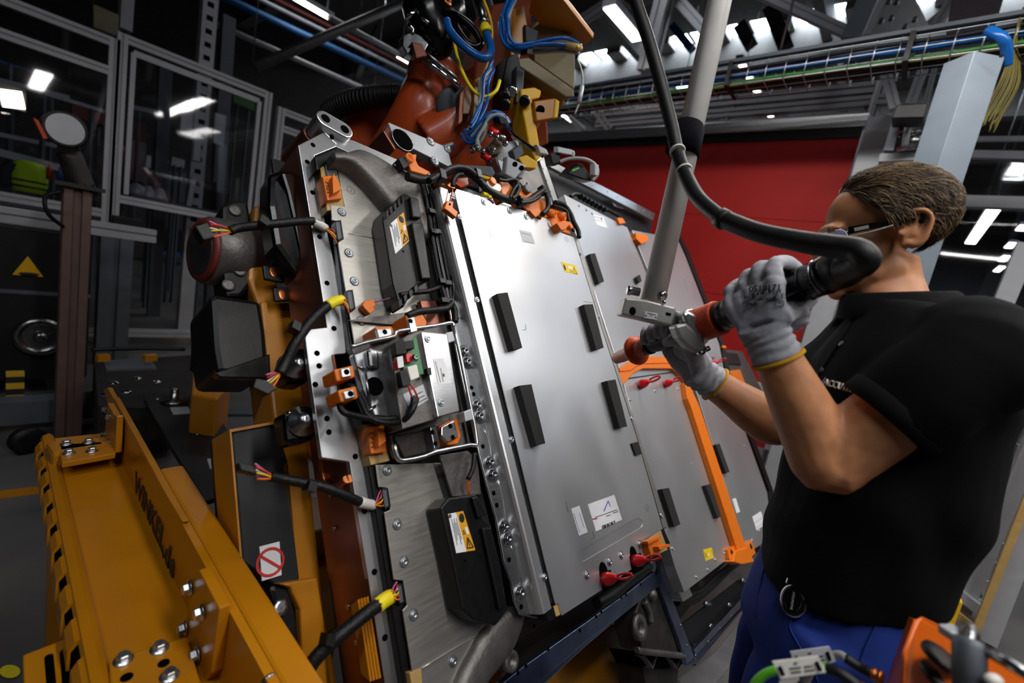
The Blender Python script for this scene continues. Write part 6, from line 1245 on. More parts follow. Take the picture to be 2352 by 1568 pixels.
seg(1556, 1492, ((0, .021), (.15, .024), (.6, .0235), (.8, .021), (1, .019)), 'front_grip', 'black_plastic'); seg(1494, 1486, ((0, .022), (1, .021)), 'grip_ring', 'black_gloss')
so = seg(1490, 1416, ((0, .019), (.03, .021), (.20, .022), (.26, .024), (.30, .031), (.33, .036), (.37, .0365), (.40, .035), (.42, .028), (.44, .0170), (.66, .0168), (.67, .0158), (.84, .0158), (.85, .0150), (1, .0148), (1, .009)), 'insulated_socket', 'orange_tool', tl_, 30)
# reaction clamp below the head
dn = (Vector((0, 0, -1))-TA*Vector((0, 0, -1)).dot(TA)).normalized(); cw = TA.cross(dn).normalized()
if cw.dot(CAM-ax(1590)) < 0: cw = -cw
c_ = ax(1588)+dn*.030
pv_ = lambda pts, s, th, n, mt, par, bev=.003: MB().prism([P(x, y, s) for x, y in pts], FW*th).build(n, mt, par, bev)
sT = depth(ax(1590))
pv_(((1548, 748), (1576, 740), (1596, 758), (1624, 792), (1622, 806), (1604, 812), (1582, 800), (1560, 776)), sT-.055, .04, 'reaction_clamp', 'bracket_grey', tl_, .006)
pv_(((1566, 722), (1580, 712), (1600, 722), (1612, 752), (1622, 790), (1608, 792), (1592, 770), (1576, 745)), sT-.05, .05, 'reaction_clamp', 'alu', tl_, .006)
for x, y in ((1608, 806), (1620, 798)): MB().cyl(P(x, y, sT-.05), P(x+4, y+8, sT-.05), .008, seg=12).build('clamp_screw', 'steel', tl_)
# pole with bracket
pl_ = thing('torque_arm', 'white tubular torque arm hanging down to the tool with a grey bracket', 'tool arm', P(1497, 690, .98))
pb_ = P(1499, 692, .965); pt_ = P(1662, -40, .985)
pt_ = pb_+(pt_-pb_)*2.6
MB().cyl(pb_, pt_, .0255, seg=32).build('tube', 'pole_paint', pl_)
MB().aab(pt_.x-.6, pt_.x+.6, pt_.y-.06, pt_.y+.06, pt_.z-.02, pt_.z+.10).build('overhead_carriage', 'grey_dark', pl_)
for dx in (-.5, .5): MB().bar((pt_.x+dx, pt_.y, pt_.z+.1), (pt_.x+dx, pt_.y, ZR-.4), .05).build('hanger', 'alu_profile', pl_)
bkt = pv_(((1437, 683), (1484, 688), (1554, 706), (1545, 749), (1478, 733), (1427, 722)), .925, .05, 'bracket', 'bracket_grey', pl_, .004)
pv_(((1552, 712), (1574, 718), (1566, 748), (1545, 745)), .935, .04, 'bracket_tongue', 'bracket_grey', pl_, .003)
MB().ell(P(1453, 714, .9245), RT*.0068, UP*.0085, FW*.0008, 20, 8).build('bore', 'hole', bkt)
npl = pv_(((1481, 714), (1511, 720), (1509, 735), (1479, 730)), .924, .002, 'name_plate', 'light_grey', bkt, .0004)
for x, y in ((1484, 724), (1507, 728)): MB().ell(P(x, y, .9235), RT*.002, UP*.002, FW*.001, 10, 6).build('rivet', 'steel', npl)
for a, b in (((1488, 719), (1506, 723)), ((1493, 724), (1498, 725))): MB().bar(P(*a, .9236), P(*b, .9236), .001, .0004, FW).build('print_line', 'ink', npl)
MB().bar(P(1530, 719, .924), P(1541, 722, .924), .004, .002, FW).build('slot', 'hole', bkt)
for x, y in ((1512, 676), (1458, 669)):
    q = P(x, y, .95); MB().lathe(q, (P(x+22, y+8, .93)-q) if x > 1500 else (P(x-22, y-4, .95)-q), [(-.01, .009), (.008, .009), (.009, .011), (.016, .010), (.017, .005)], 14).build('clamp_bolt', 'steel', pl_)
MB().cyl(P(1524, 697, .925), P(1526, 690, .925), .004, seg=10).build('bolt', 'steel', bkt)
st = MB(); c0, c1 = pb_+(pt_-pb_)*0, None
def onpole(y):
    lo, hi = 0, 1
    for _ in range(40):
        m = (lo+hi)/2; p = pb_+(pt_-pb_)*m; d = p-CAM; yy = 784-FPX*d.dot(UP)/d.dot(FW)
        if yy > y: lo = m
        else: hi = m
    return pb_+(pt_-pb_)*lo
pd_ = (pt_-pb_).normalized()
cabo = (P(1548, 330, .93)-onpole(330)); cabo = cabo-pd_*cabo.dot(pd_)
a, b = onpole(360), onpole(300); rs = []
for q in (a, a+(b-a)*.5, b):
    rr_ = []
    for i in range(28):
        t = 2*math.pi*i/28; d = cabo.normalized()*math.cos(t)+pd_.cross(cabo.normalized())*math.sin(t)
        rr_.append(q+d*(.029+(.026*max(0, math.cos(t))**1.5)))
    rs.append(rr_)
strap = tag(MB().rings(rs).build('hook_and_loop_strap', 'velcro'), 'black hook and loop strap tying the cable to the pole', 'strap')
cpts = [(1440, -60, .98), (1462, 10, .97), (1492, 100, .955), (1520, 200, .94), (1543, 290, .925), (1556, 350, .91), (1574, 400, .875), (1604, 455, .83), (1655, 500, .78), (1735, 532, .73), (1830, 553, .68), (1910, 565, .645), (1962, 574, .622), (1984, 588, .612), (1986, 600, .615), (1972, 610, .63), (1940, 618, .655)]
tc_ = thing('tool_cable', 'thick black tool cable looping from the pole strap to the tool end', 'cable', P(1700, 515, .75))
MB().tube([P(*cpts[0])+Vector((-.10, .10, 1.6)), P(*cpts[0])+Vector((-.08, .06, .9)), P(*cpts[0])+Vector((-.03, .02, .3))]+[P(*p) for p in cpts[:9]], .0135, 14, 8).build('cable', 'rubber', tc_); MB().tube([P(*p) for p in cpts[8:]], [.0155, .0155, .016, .0165, .0175, .018, .0185, .019, .0215], 16, 8).build('protective_sleeve', 'rubber', tc_)
q = P(*cpts[8]); MB().lathe(q, P(*cpts[9])-P(*cpts[7]), [(-.004, .0135), (-.002, .0175), (.012, .0175), (.014, .016)], 18).build('sleeve_end', 'rubber', tc_)
for y, x in ((347, 1556), (392, 1572)):
    q = P(x, y, .905 if y < 370 else .88); d = P(x+10, y+25, .86)-P(x-6, y-25, .91); MB().lathe(q, d, [(-.002, .0137), (-.001, .0155), (.001, .0155), (.002, .0137)], 18).build('cable_tie', 'white_plastic', tc_)

# ================================================================== the worker
TF = Vector((-.33, .944, 0)).normalized(); TL = Vector((-TF.y, TF.x, 0))       # torso facing and its left
def ring(c, a, b, n=28, tilt=None, pw=1.0, L=None, Fd=None):
    L = L or TL; Fd = Fd or TF; o = []
    for i in range(n):
        t = 2*math.pi*i/n; ca, sa = math.cos(t), math.sin(t)
        p = Vector(c)+L*a*math.copysign(abs(ca)**pw, ca)+Fd*b*math.copysign(abs(sa)**pw, sa)
        if tilt: p.z += tilt(p)
        o.append(p)
    return o
def loft(mb, rows, sub=4, **k):
    """rows of (center, a, b): smooth lofted body section"""
    cs = [Vector(r[0]) for r in rows]; out, ab = spline(cs, sub, [r[1] for r in rows]); _, bb = spline(cs, sub, [r[2] for r in rows])
    mb.rings([ring(c, a, b, **k) for c, a, b in zip(out, ab, bb)]); return mb
# --- head frame
h0 = Vector((-.42, .907, 0)).normalized(); bow = R(19)
HF = (h0*math.cos(bow)+Vector((0, 0, -1))*math.sin(bow))*.96; HU = (h0*math.sin(bow)+Vector((0, 0, 1))*math.cos(bow))*.90; HL = Vector((-h0.y, h0.x, 0))*.95
ear = OX(2088, 527, 1.045)
HC = ear-HL*.078+HF*.012+HU*.004
def H(f, u, l): return HC+HF*f+HU*u+HL*l
neck = Vector((1.10, .022, 1.472))
# --- arms (pixel, depth): near = his left, far = his right
nS, nE, nW = Vector((.935, -.085, 1.405)), P(1900, 1058, .735), P(1768, 786, .745)
fS, fE, fW = Vector((1.245, .055, 1.40)), P(1772, 972, .95), P(1622, 868, .965)
body = MB()
body.ell(H(-.012, .042, 0), HF*.100, HL*.077, HU*.083, 24, 16); body.ell(H(.030, -.025, 0), HF*.066, HL*.062, HU*.10, 20, 14); body.ell(H(.030, -.086, 0), HF*.060, HL*.054, HU*.036, 18, 12)
body.ell(H(.078, -.112, 0), HF*.020, HL*.022, HU*.018); body.ell(H(.086, .024, 0), HF*.016, HL*.050, HU*.013); body.ell(H(.086, -.064, 0), HF*.018, HL*.026, HU*.020)
body.tube([H(.092, .012, 0), H(.106, -.012, 0), H(.116, -.030, 0)], [.009, .011, .0135], 10, 3); body.ell(H(.106, -.036, .011), HF*.011, HL*.008, HU*.008); body.ell(H(.106, -.036, -.011), HF*.011, HL*.008, HU*.008)
for s_ in (1, -1):
    body.ell(H(.060, -.036, s_*.040), HF*.030, HL*.022, HU*.030); body.ell(H(.015, -.078, s_*.050), HF*.035, HL*.012, HU*.026)
body.ell(H(.100, -.072, 0), HF*.009, HL*.022, HU*.0055); body.ell(H(.098, -.083, 0), HF*.010, HL*.020, HU*.006)
# ears: outer rim, bowl and lobe
for s_ in (1, -1):
    rim = [(-.004, -.034), (-.016, -.030), (-.026, -.012), (-.032, .010), (-.026, .028), (-.012, .034), (.002, .028), (.008, .014)]
    body.tube([H(f-.006, u-.002, s_*(.082+.012*max(0, -f/.03))) for f, u in rim], [.008, .0075, .006, .0055, .0055, .005, .0045, .003], 8, 4)
    body.ell(H(-.014, -.004, s_*.078), HF*.022, HL*.006, HU*.028); body.ell(H(.004, -.008, s_*.080), HF*.006, HL*.006, HU*.008); body.ell(H(-.004, -.032, s_*.080), HF*.009, HL*.006, HU*.009)
    body.tube([H(-.020, .018, s_*.086), H(-.020, 0, s_*.085), H(-.012, -.016, s_*.084)], .004, 8, 3)
# neck, chest, pelvis under the clothes
loft(body, ((H(-.005, -.04, 0), .050, .054), (H(-.008, -.085, 0), .050, .054), (neck+Vector((0, .0, .0)), .060, .062), (Vector((1.085, -.03, 1.42)), .11, .09), (Vector((1.075, -.03, 1.30)), .15, .11), (Vector((1.06, -.03, 1.10)), .14, .11), (Vector((1.06, -.035, .95)), .14, .11)))
def limb(mb, pts, rad, flat=1.0, sub=5): mb.tube([Vector(p) for p in pts], rad, 18, sub)
limb(body, (nS, nS+(nE-nS)*.5, nE+(nS-nE)*.12, nE+Vector((-.006, .0, -.004)), nE+(nW-nE)*.22, nE+(nW-nE)*.5, nE+(nW-nE)*.8, nW, nW+(nW-nE)*.12), [.058, .056, .055, .050, .051, .045, .037, .033, .031])
body.ell(nE+(nS-nE)*.02+Vector((.01, -.01, -.012)), Vector((.035, 0, 0)), Vector((0, .035, 0)), Vector((0, 0, .03)))
limb(body, (fS, fS+(fE-fS)*.5, fE+(fS-fE)*.10, fE, fE+(fW-fE)*.3, fE+(fW-fE)*.65, fW, fW+(fW-fE)*.15), [.058, .055, .050, .046, .046, .037, .032, .030])
kn = {1: Vector((.98, -.02, .50)), -1: Vector((1.14, .02, .50))}; an = {1: Vector((.98, -.06, .09)), -1: Vector((1.18, .02, .09))}; hp_ = {1: Vector((.975, -.055, .90)), -1: Vector((1.135, -.005, .90))}
for s_ in (1, -1): limb(body, (hp_[s_], (hp_[s_]+kn[s_])/2, kn[s_], (kn[s_]+an[s_])/2, an[s_]), [.085, .075, .055, .05, .035])
me = remesh(body, .0042, 7, .5)
person = mesh_obj('person', me, ['skin'])
tag(person, 'worker in a black polo shirt and blue trousers guiding the tool with both hands', 'person')
# eyes
for s_ in (1, -1): MB().ell(H(.080, -.004, s_*.031), HF*.012, HL*.012, HU*.011, 14, 10).build('eye', 'white_plastic', person)
for s_ in (1, -1): MB().tube([H(.094, .017, s_*.012), H(.094, .024, s_*.030), H(.082, .020, s_*.048)], [.003, .004, .002], 8, 4).build('eyebrow', 'hair', person)
# --- hair: cap and combed strands
def scalp(th, ph, off):          # th from the crown axis, ph around (0 = front, +90 = his left)
    d = Vector((math.cos(ph)*math.sin(th), math.sin(ph)*math.sin(th), math.cos(th)))
    return H(-.012+d.x*(.100+off), .042+d.z*(.082+off), d.y*(.0775+off)), d
def limit(ph):                   # how far down the hair reaches, by direction
    a = abs(math.degrees(math.atan2(math.sin(ph), math.cos(ph))))
    pts = ((0, 44), (25, 47), (45, 62), (62, 84), (75, 100), (88, 104), (100, 104), (115, 128), (180, 138))
    for (a0, t0), (a1, t1) in zip(pts[:-1], pts[1:]):
        if a <= a1: return R(t0+(t1-t0)*(a-a0)/(a1-a0))
    return R(138)
cap = MB(); NP, NT = 48, 14; inner = []
rows = []
for j in range(NT+1):
    row = []
    for i in range(NP):
        ph = 2*math.pi*i/NP; f = j/NT; th = limit(ph)*f; off = (.007*(1-f**3)+.002)*(1+.25*math.sin(ph*7+j))
        row.append(scalp(max(th, .01), ph, off)[0])
    rows.append(row)
rows.append([scalp(limit(2*math.pi*i/NP)*.97, 2*math.pi*i/NP, -.008)[0] for i in range(NP)])
cap.rings(rows, True); hair = cap.build('hair', 'hair', person)
hr = random.Random(5)
for mt, cnt, lift in (('hair', 5200, -.0005), ('hair_light', 1500, .001)):
    sm = MB()
    for k in range(cnt):
        ph = hr.uniform(-math.pi, math.pi); th = limit(ph)*math.sqrt(hr.uniform(.0, 1.0)); base, d = scalp(th, ph, .002)
        nrm_ = (base-H(-.012, .042, 0)).normalized()
        comb = (-HF*1.0+HL*(.45 if d.y > -.2 else -.5)*(.6 if d.z > .4 else .1)-HU*(.25+.9*(1-max(0, d.z)))); comb = (comb-nrm_*comb.dot(nrm_)).normalized()
        side = nrm_.cross(comb)*(hr.uniform(-.2, .2)+.35*math.sin(ph*5+th*7)); L_ = hr.uniform(.026, .055)*(1.35 if d.z > .45 else .75)
        pts = [base]
        for f_, o_ in ((.35, .0085), (.7, .0135), (1.0, .0125)):
            off = (o_+lift)*hr.uniform(.75, 1.35); q = base+(comb+side*f_)*L_*f_*1.2-H(-.012, .042, 0); e_ = Vector((q.dot(HF)/HF.length_squared/.100, q.dot(HL)/HL.length_squared/.0775, q.dot(HU)/HU.length_squared/.082)).normalized()
            pts.append(H(-.012+e_.x*(.100+off), .042+e_.z*(.082+off), e_.y*(.0775+off)))
        sm.tube(pts, [.0004, .00055, .0004, .0001], 3, 2, caps=False)
    o = sm.build('hair_strands', mt, hair, kind='stuff')
# --- safety glasses
gl = put('safety_glasses', None, Matrix.Translation(H(.1, 0, 0))); gl.empty_display_size = .03; tag(gl, 'black framed clear safety glasses worn by the worker', 'glasses')
for s_ in (1, -1):
    rimp = [H(.104-.016*abs(l_-.004)/.06*1.6, u, s_*l_) for u, l_ in ((.016, .008), (.020, .030), (.017, .056), (.004, .066), (-.014, .060), (-.024, .040), (-.020, .016), (-.004, .006), (.016, .008))]
    MB().tube(rimp, .0016, 8, 4).build('rim', 'chrome', gl)
    lp2 = spline(rimp[:-1]+[rimp[0]], 4)[0]; n_ = len(lp2); MB().loft2(lp2, [p-HF*.0012 for p in lp2]).build('lens', 'lens_tint', gl)
    t_ = [H(.078, .012, s_*.068), H(.055, .013, s_*.078), H(.02, .014, s_*.084), H(-.012, .014, s_*.086), H(-.030, .006, s_*.086)]
    rr = []
    for i, p in enumerate(t_): h_ = (.0075, .0065, .0045, .0035, .003)[i]; rr.append([p+HU*h_+HL*.0012, p-HU*h_+HL*.0012, p-HU*h_-HL*.0012, p+HU*h_-HL*.0012])
    sp = [spline([r_[k] for r_ in rr], 4)[0] for k in range(4)]
    MB().rings([[sp[k][i] for k in range(4)] for i in range(len(sp[0]))], True, False).build('temple', 'black_gloss', gl)
    MB().tube([H(.08, .0, s_*.067), H(.05, .002, s_*.080), H(.015, .008, s_*.086)], .0014, 6, 4).build('temple_edge', 'hose_clear', gl)
    MB().bar(H(.070, .012, s_*.0735), H(.050, .013, s_*.081), .0012, .006, HU).build('temple_inlay', 'hose_clear', gl)
MB().tube([H(.106, .010, .008), H(.108, .014, 0), H(.106, .010, -.008)], .0018, 8, 4).build('bridge', 'chrome', gl)
# --- polo shirt
sh = MB()
def hemtilt(p): 
    k = (p-Vector((1.06, -.03, 0))).dot(TF); return -.30*k-.02
rws = [(Vector((1.058, -.026, .985)), .165, .136), (Vector((1.058, -.026, 1.05)), .168, .140), (Vector((1.058, -.026, 1.13)), .172, .144), (Vector((1.065, -.022, 1.24)), .180, .142), (Vector((1.072, -.020, 1.34)), .190, .135), (Vector((1.080, -.022, 1.41)), .185, .112), (Vector((1.086, -.015, 1.455)), .130, .090), (Vector((1.088, -.010, 1.475)), .085, .076)]
cs = [r_[0] for r_ in rws]; out, ab = spline(cs, 5, [r_[1] for r_ in rws]); _, bb = spline(cs, 5, [r_[2] for r_ in rws])
sh.rings([ring(c, a, b, 32, (lambda p, i=i: hemtilt(p)*max(0, 1-i/9)) if i < 9 else None, .88) for i, (c, a, b) in enumerate(zip(out, ab, bb))])
hN = nS+(nE-nS)*.56; hFa = fS+(fE-fS)*.62
limb(sh, (nS+Vector((.05, .01, .01)), nS, nS+(nE-nS)*.3, hN), [.076, .076, .073, .073]); limb(sh, (fS+Vector((-.05, -.01, .01)), fS, fS+(fE-fS)*.3, hFa), [.075, .074, .072, .072])
me = remesh(sh, .0065, 5, .5)
def displace(me, fn):                       # relief of the cloth itself
    nn = [v.normal.copy() for v in me.vertices]; cc = [v.co.copy() for v in me.vertices]; out = []
    for c, n_ in zip(cc, nn): out += list(c+n_*fn(c))
    me.vertices.foreach_set('co', out); me.update()
displace(me, lambda q: math.sin((q.x*14+q.z*34-q.y*30)+3*noise.noise(q*7))*.0026+noise.noise(q*11)*.006+max(0, noise.noise(q*5+Vector((3, 1, 2))))*.008)
shirt = mesh_obj('polo_shirt', me, ['polo'], person)
# sleeve hems, collar, placket, buttons, lettering
d = (nE-nS).normalized(); MB().lathe(hN, d, [(-.022, .0725), (-.020, .0748), (.004, .0748), (.006, .072)], 30).build('sleeve_hem', 'polo', shirt)
d2 = (fE-fS).normalized(); MB().lathe(hFa, d2, [(-.02, .074), (-.018, .0765), (.004, .0765), (.006, .073)], 26).build('sleeve_hem', 'polo', shirt)
nb = Vector((1.096, .008, 1.462)); nd = (H(-.008, -.07, 0)-nb).normalized(); rs = []
for (t_, sc_) in ((-.012, 1.16), (.012, 1.10), (.034, 1.04), (.040, 1.05), (.036, 1.12), (.012, 1.24), (-.012, 1.36), (-.018, 1.34)):
    rs.append([nb+nd*(t_-(.030 if i_ else 0))+TL*.072*sc_*math.cos(a)+TF*.076*sc_*math.sin(a)+Vector((0, 0, .018*math.cos(a-math.pi*1.5))) for i_, a in [(0, 2*math.pi*i/32) for i in range(32)]])
MB().rings(rs, False).build('collar', 'polo', shirt)
from mathutils.bvhtree import BVHTree
bv = BVHTree.FromPolygons([WM[shirt] @ v.co for v in shirt.data.vertices], [tuple(p.vertices) for p in shirt.data.polygons])
def onshirt(x, y):
    loc, nn, i_, dd = bv.ray_cast(CAM, ray(x, y).normalized()); return (loc, nn) if loc else (P(x, y, .8), -FW)
for x, y in ((1932, 789), (1889, 849)):
    l_, nn = onshirt(x, y); b_ = MB().lathe(l_, nn, [(0, .0055), (.0015, .0055), (.002, .0045), (.0018, .002)], 16).build('button', 'button' if y < 800 else 'grey_dark', shirt)
def onshirt_text(s_, px, size, mt):
    (p0_, n0), (p1_, n1) = onshirt(px[0], px[1]), onshirt(px[2], px[3]); x_ = (p1_-p0_)
    text('chest_lettering', s_, size, mt, p0_+(n0+n1).normalized()*.004, x_, (n0+n1), shirt, extr=.0015, align='LEFT')
onshirt_text('ACCUTIVE', (1898, 878, 1950, 892), .0165, 'white_plastic')
l_, nn = onshirt(1893, 880); l2_, _ = onshirt(1900, 868); MB().bar(l_+nn*.003, l2_+nn*.003, .002, .001, nn).build('chest_stroke', 'hose_blue', shirt)
pk_ = [onshirt(x, y) for x, y in ((1965, 720), (1935, 775), (1905, 825), (1878, 870))]
MB().tube([a+n_*.001 for a, n_ in pk_], .0022, 6, 4).build('placket_seam', 'polo', shirt)
# --- trousers
tr_ = MB()
wrow = [(Vector((1.060, -.028, 1.06)), .146, .118), (Vector((1.060, -.028, 1.0)), .152, .122), (Vector((1.058, -.026, .94)), .162, .130), (Vector((1.055, -.022, .88)), .170, .136), (Vector((1.055, -.02, .80)), .168, .130)]
loft(tr_, wrow, 4, n=30, pw=.9)
for s_ in (1, -1): limb(tr_, (hp_[s_]+Vector((0, .02, .0)), (hp_[s_]+kn[s_])/2+Vector((0, .02, 0)), kn[s_], (kn[s_]+an[s_])/2, an[s_]+Vector((0, 0, -.02))), [.098, .090, .078, .072, .070])
me = remesh(tr_, .009, 6, .5)
displace(me, lambda q: noise.noise(q*9)*.006+math.sin(q.z*60+q.y*20)*.0012)
trs = mesh_obj('trousers', me, ['trousers'], person)
bt = BVHTree.FromPolygons([WM[trs] @ v.co for v in trs.data.vertices], [tuple(p.vertices) for p in trs.data.polygons])
def ontr(x, y):
    loc, nn, i_, dd = bt.ray_cast(CAM, ray(x, y).normalized()); return (loc, nn) if loc else (P(x, y, .8), -FW)
for pts in (((1845, 1302), (1836, 1345)), ((2133, 1396), (2130, 1440))):
    q = [ontr(*p) for p in pts]; MB().bar(q[0][0]+q[0][1]*.006, q[1][0]+q[1][1]*.006, .014, .003, q[0][1]).build('belt_loop', 'trousers', trs)
for pts in (((1822, 1420), (1815, 1440), (1835, 1480), (1860, 1520), (1880, 1568)), ((2020, 1420), (1990, 1480), (1960, 1560)), ((1760, 1290), (1745, 1350), (1735, 1420))):
    q = [ontr(*p) for p in pts]; MB().tube([a+n_*.001 for a, n_ in q], .0016, 6, 4).build('seam', 'trousers', trs)
for s_ in (1, -1):                          # shoes
    a = an[s_]; so_ = MB(); so_.tube([a+Vector((0, -.06, -.045)), a+Vector((0, 0, -.03)), a+TF*.10+Vector((0, 0, -.05)), a+TF*.18+Vector((0, 0, -.058))], [.036, .046, .04, .028], 14, 5); so_.build('shoe', 'black_plastic', person)
# --- key reel on a belt loop
kr = put('key_reel', None, Matrix.Translation(ontr(1828, 1400)[0])); tag(kr, 'black round key reel with chrome frame clipped to the trousers', 'key reel')
c_, nn = ontr(1829, 1380); nn = (nn+(CAM-c_).normalized()).normalized(); c_ = c_+nn*.014; up_ = (P(1833, 1340, .7)-P(1829, 1400, .7)); up_ = (up_-nn*up_.dot(nn)).normalized(); sd_ = up_.cross(nn)
MB().rings([[c_+nn*w_+sd_*.0205*k_*math.cos(a)+up_*.026*k_*math.sin(a) for a in [2*math.pi*i/32 for i in range(32)]] for w_, k_ in ((-.006, .9), (-.004, 1), (.002, 1), (.004, .92))]).build('rim', 'chrome', kr)
MB().rings([[c_+nn*w_+sd_*.0185*k_*math.cos(a)+up_*.0235*k_*math.sin(a) for a in [2*math.pi*i/32 for i in range(32)]] for w_, k_ in ((.003, 1), (.006, .95), (.0065, .7), (.0055, .65))]).build('face', 'black_gloss', kr)
MB().tube([c_+up_*.024+sd_*.014, c_+up_*.036+sd_*.012, c_+up_*.046+sd_*.002, c_+up_*.045-sd_*.008, c_+up_*.034-sd_*.013, c_+up_*.023-sd_*.015], .0016, 8, 5).build('clip_wire', 'chrome', kr)
text('lettering', 'ACCUMOTIVE', .0045, 'light_grey', c_+nn*.0064, -up_, nn, kr)
# --- gloves
GV = MB
def perp(x): 
    v = (ax(x)-CAM).normalized(); aw = (v-TA*v.dot(TA)).normalized(); up2 = TA.cross(aw); up2 = up2 if up2.z > 0 else -up2; return aw, up2
def glove(build, cuff, cuffr, label, prints=None):
    m_ = MB(); build(m_); a, b = cuff
    d = (b-a).normalized(); rs_ = [a-d*.02, a, a+d*.015, a+d*.028, a+d*.04, b]; m_.tube(rs_, [cuffr*1.02, cuffr, cuffr*.97, cuffr*1.03, cuffr*.99, cuffr*1.05], 20)
    me = remesh(m_, .0030, 3, .5)
    displace(me, lambda q: .0016*math.sin((q-a).dot(d)*420+3*noise.noise(q*30)) if (q-a).dot(d) > -.01 else noise.noise(q*55)*.0018)   # knitted wrinkles at the cuff
    g = mesh_obj('glove', me, ['glove'], person); g['label'] = label
    MB().lathe(b, d, [(-.003, cuffr*1.0), (-.002, cuffr*1.10), (.002, cuffr*1.12), (.004, cuffr*1.0)], 26).build('glove_hem', 'cuff_yellow', g)
    return g
# near hand (his left): back of the hand to the camera, knuckles over the top of the tool
def near(m_):
    kx = (1818, 1785, 1752, 1720); kr_ = .0275
    for i, x in enumerate(kx):
        a = ax(x); aw, u2 = perp(x); r_ = (.0125, .0132, .0128, .0115)[i]
        kn_ = a+u2*.030-aw*.030; p1 = a+u2*(.049, .052, .049, .043)[i]-aw*.006; p2 = a+u2*.034+aw*.034; p3 = a-u2*.008+aw*.040; p4 = a-u2*.030+aw*.024
        m_.tube([kn_-u2*.02, kn_, p1, p2, p3, p4], [r_*1.15, r_*1.2, r_*1.05, r_, r_*.95, r_*.7], 12, 4); m_.ell(kn_+u2*.004, aw*.014, u2*.014, TA*.013)
    a = ax(1768); aw, u2 = perp(1768)
    w0 = nW+(nW-nE).normalized()*.03
    for f in (0, .25, .5, .75, 1):          # back of the hand: a slab from the wrist to the knuckle row
        x = 1820+(1716-1820)*f; k_ = ax(x)+u2*.022-aw*.034; wv_ = w0+TA*(-.022+.044*f)
        m_.tube([k_, k_*.65+wv_*.35-aw*.004, k_*.3+wv_*.7, wv_], [.016, .018, .019, .020], 12, 4)
    th0 = w0-TA*.030+aw*.004; m_.tube([th0, ax(1815)-u2*.030-aw*.010, ax(1832)-u2*.022+aw*.026, ax(1825)-u2*.002+aw*.038], [.018, .017, .0145, .011], 12, 5)
    m_.ell(ax(1800)-u2*.040-aw*.012, TA*.030, u2*.030, aw*.020)
gN = glove(near, (nW+(nW-nE).normalized()*.012, nW-(nW-nE).normalized()*.030), .0375, 'grey knitted glove with black print on the back of the hand')
bg = BVHTree.FromPolygons([WM[gN] @ v.co for v in gN.data.vertices], [tuple(p.vertices) for p in gN.data.polygons])
def onglove(x, y):
    loc, nn, i_, dd = bg.ray_cast(CAM, ray(x, y).normalized()); return (loc, nn) if loc else (P(x, y, .74), -FW)
gs = .73/FPX
for s_, x, y, sz in (('0510171', 1758, 663, 17), ('Gr. / sz.: 7 / M', 1757, 673, 10), ('EN 388', 1727, 683, 9), ('EN 16350', 1762, 687, 8), ('3141X', 1728, 699, 9), ('C E', 1788, 682, 14)):
    (pa_, na), (pb2, nb2) = onglove(x-12, y+1.5), onglove(x+12, y-1.5); pc_, nc = onglove(x, y); fn = (CAM-pc_).normalized()*.6+nc*.4
    text('glove_print', s_, sz*gs*1.15, 'ink', pc_+fn*.0035, pb2-pa_, fn, gN, extr=.0012)
for (x, y, r_) in ((1728, 690, .0075),):
    c_, nc = onglove(x, y); fn = (CAM-c_).normalized(); rx_ = RT; c_ = c_+fn*.003
    MB().tube([c_+(RT*math.cos(a)+UP*math.sin(a)*.9)*r_ for a in [math.pi+math.pi*i/10 for i in range(11)]], .0006, 5).build('glove_print', 'ink', gN)
c_, nc = onglove(1790, 696); c_ = c_+(CAM-c_).normalized()*.003
MB().tube([c_+RT*a*.0065+UP*b*.004 for a, b in ((-1, -1), (-1, 1), (0, .8), (1, 1), (1, -1), (0, -1.2), (-1, -1))], .0006, 5).build('glove_print', 'ink', gN)
# far hand (his right): fingers curl over the front grip, thumb along the near side
def far(m_):
    for i, x in enumerate((1505, 1522, 1540, 1556)):
        a = ax(x); aw, u2 = perp(x); r_ = (.0105, .0115, .012, .0118)[i]
        m_.tube([a-u2*.016+aw*.036, a+u2*.012+aw*.038, a+u2*.034+aw*.014, a+u2*.030-aw*.018, a+u2*.006-aw*.033], [r_*1.15, r_*1.1, r_*1.05, r_, r_*.8], 12, 4)
    w0 = fW+(fW-fE).normalized()*.02; aw, u2 = perp(1545)
    for f in (0, .25, .5, .75, 1):
        a = ax(1503+55*f)-u2*.020+aw*.030; wv_ = w0+TA*(.020-.040*f)
        m_.tube([a, a*.6+wv_*.4-u2*.010, a*.3+wv_*.7, wv_], [.014, .019, .020, .020], 12, 4)
    m_.ell(ax(1565)-u2*.036-aw*.006, TA*.032, u2*.026, aw*.020)
    m_.tube([w0-aw*.012-TA*.014, ax(1588)-u2*.034-aw*.024, ax(1570)-u2*.012-aw*.032, ax(1548)-u2*.006-aw*.032], [.019, .018, .0150, .011], 12, 5)
glove(far, (fW+(fW-fE).normalized()*.010, fW-(fW-fE).normalized()*.022), .0365, 'grey knitted glove gripping the front of the tool')

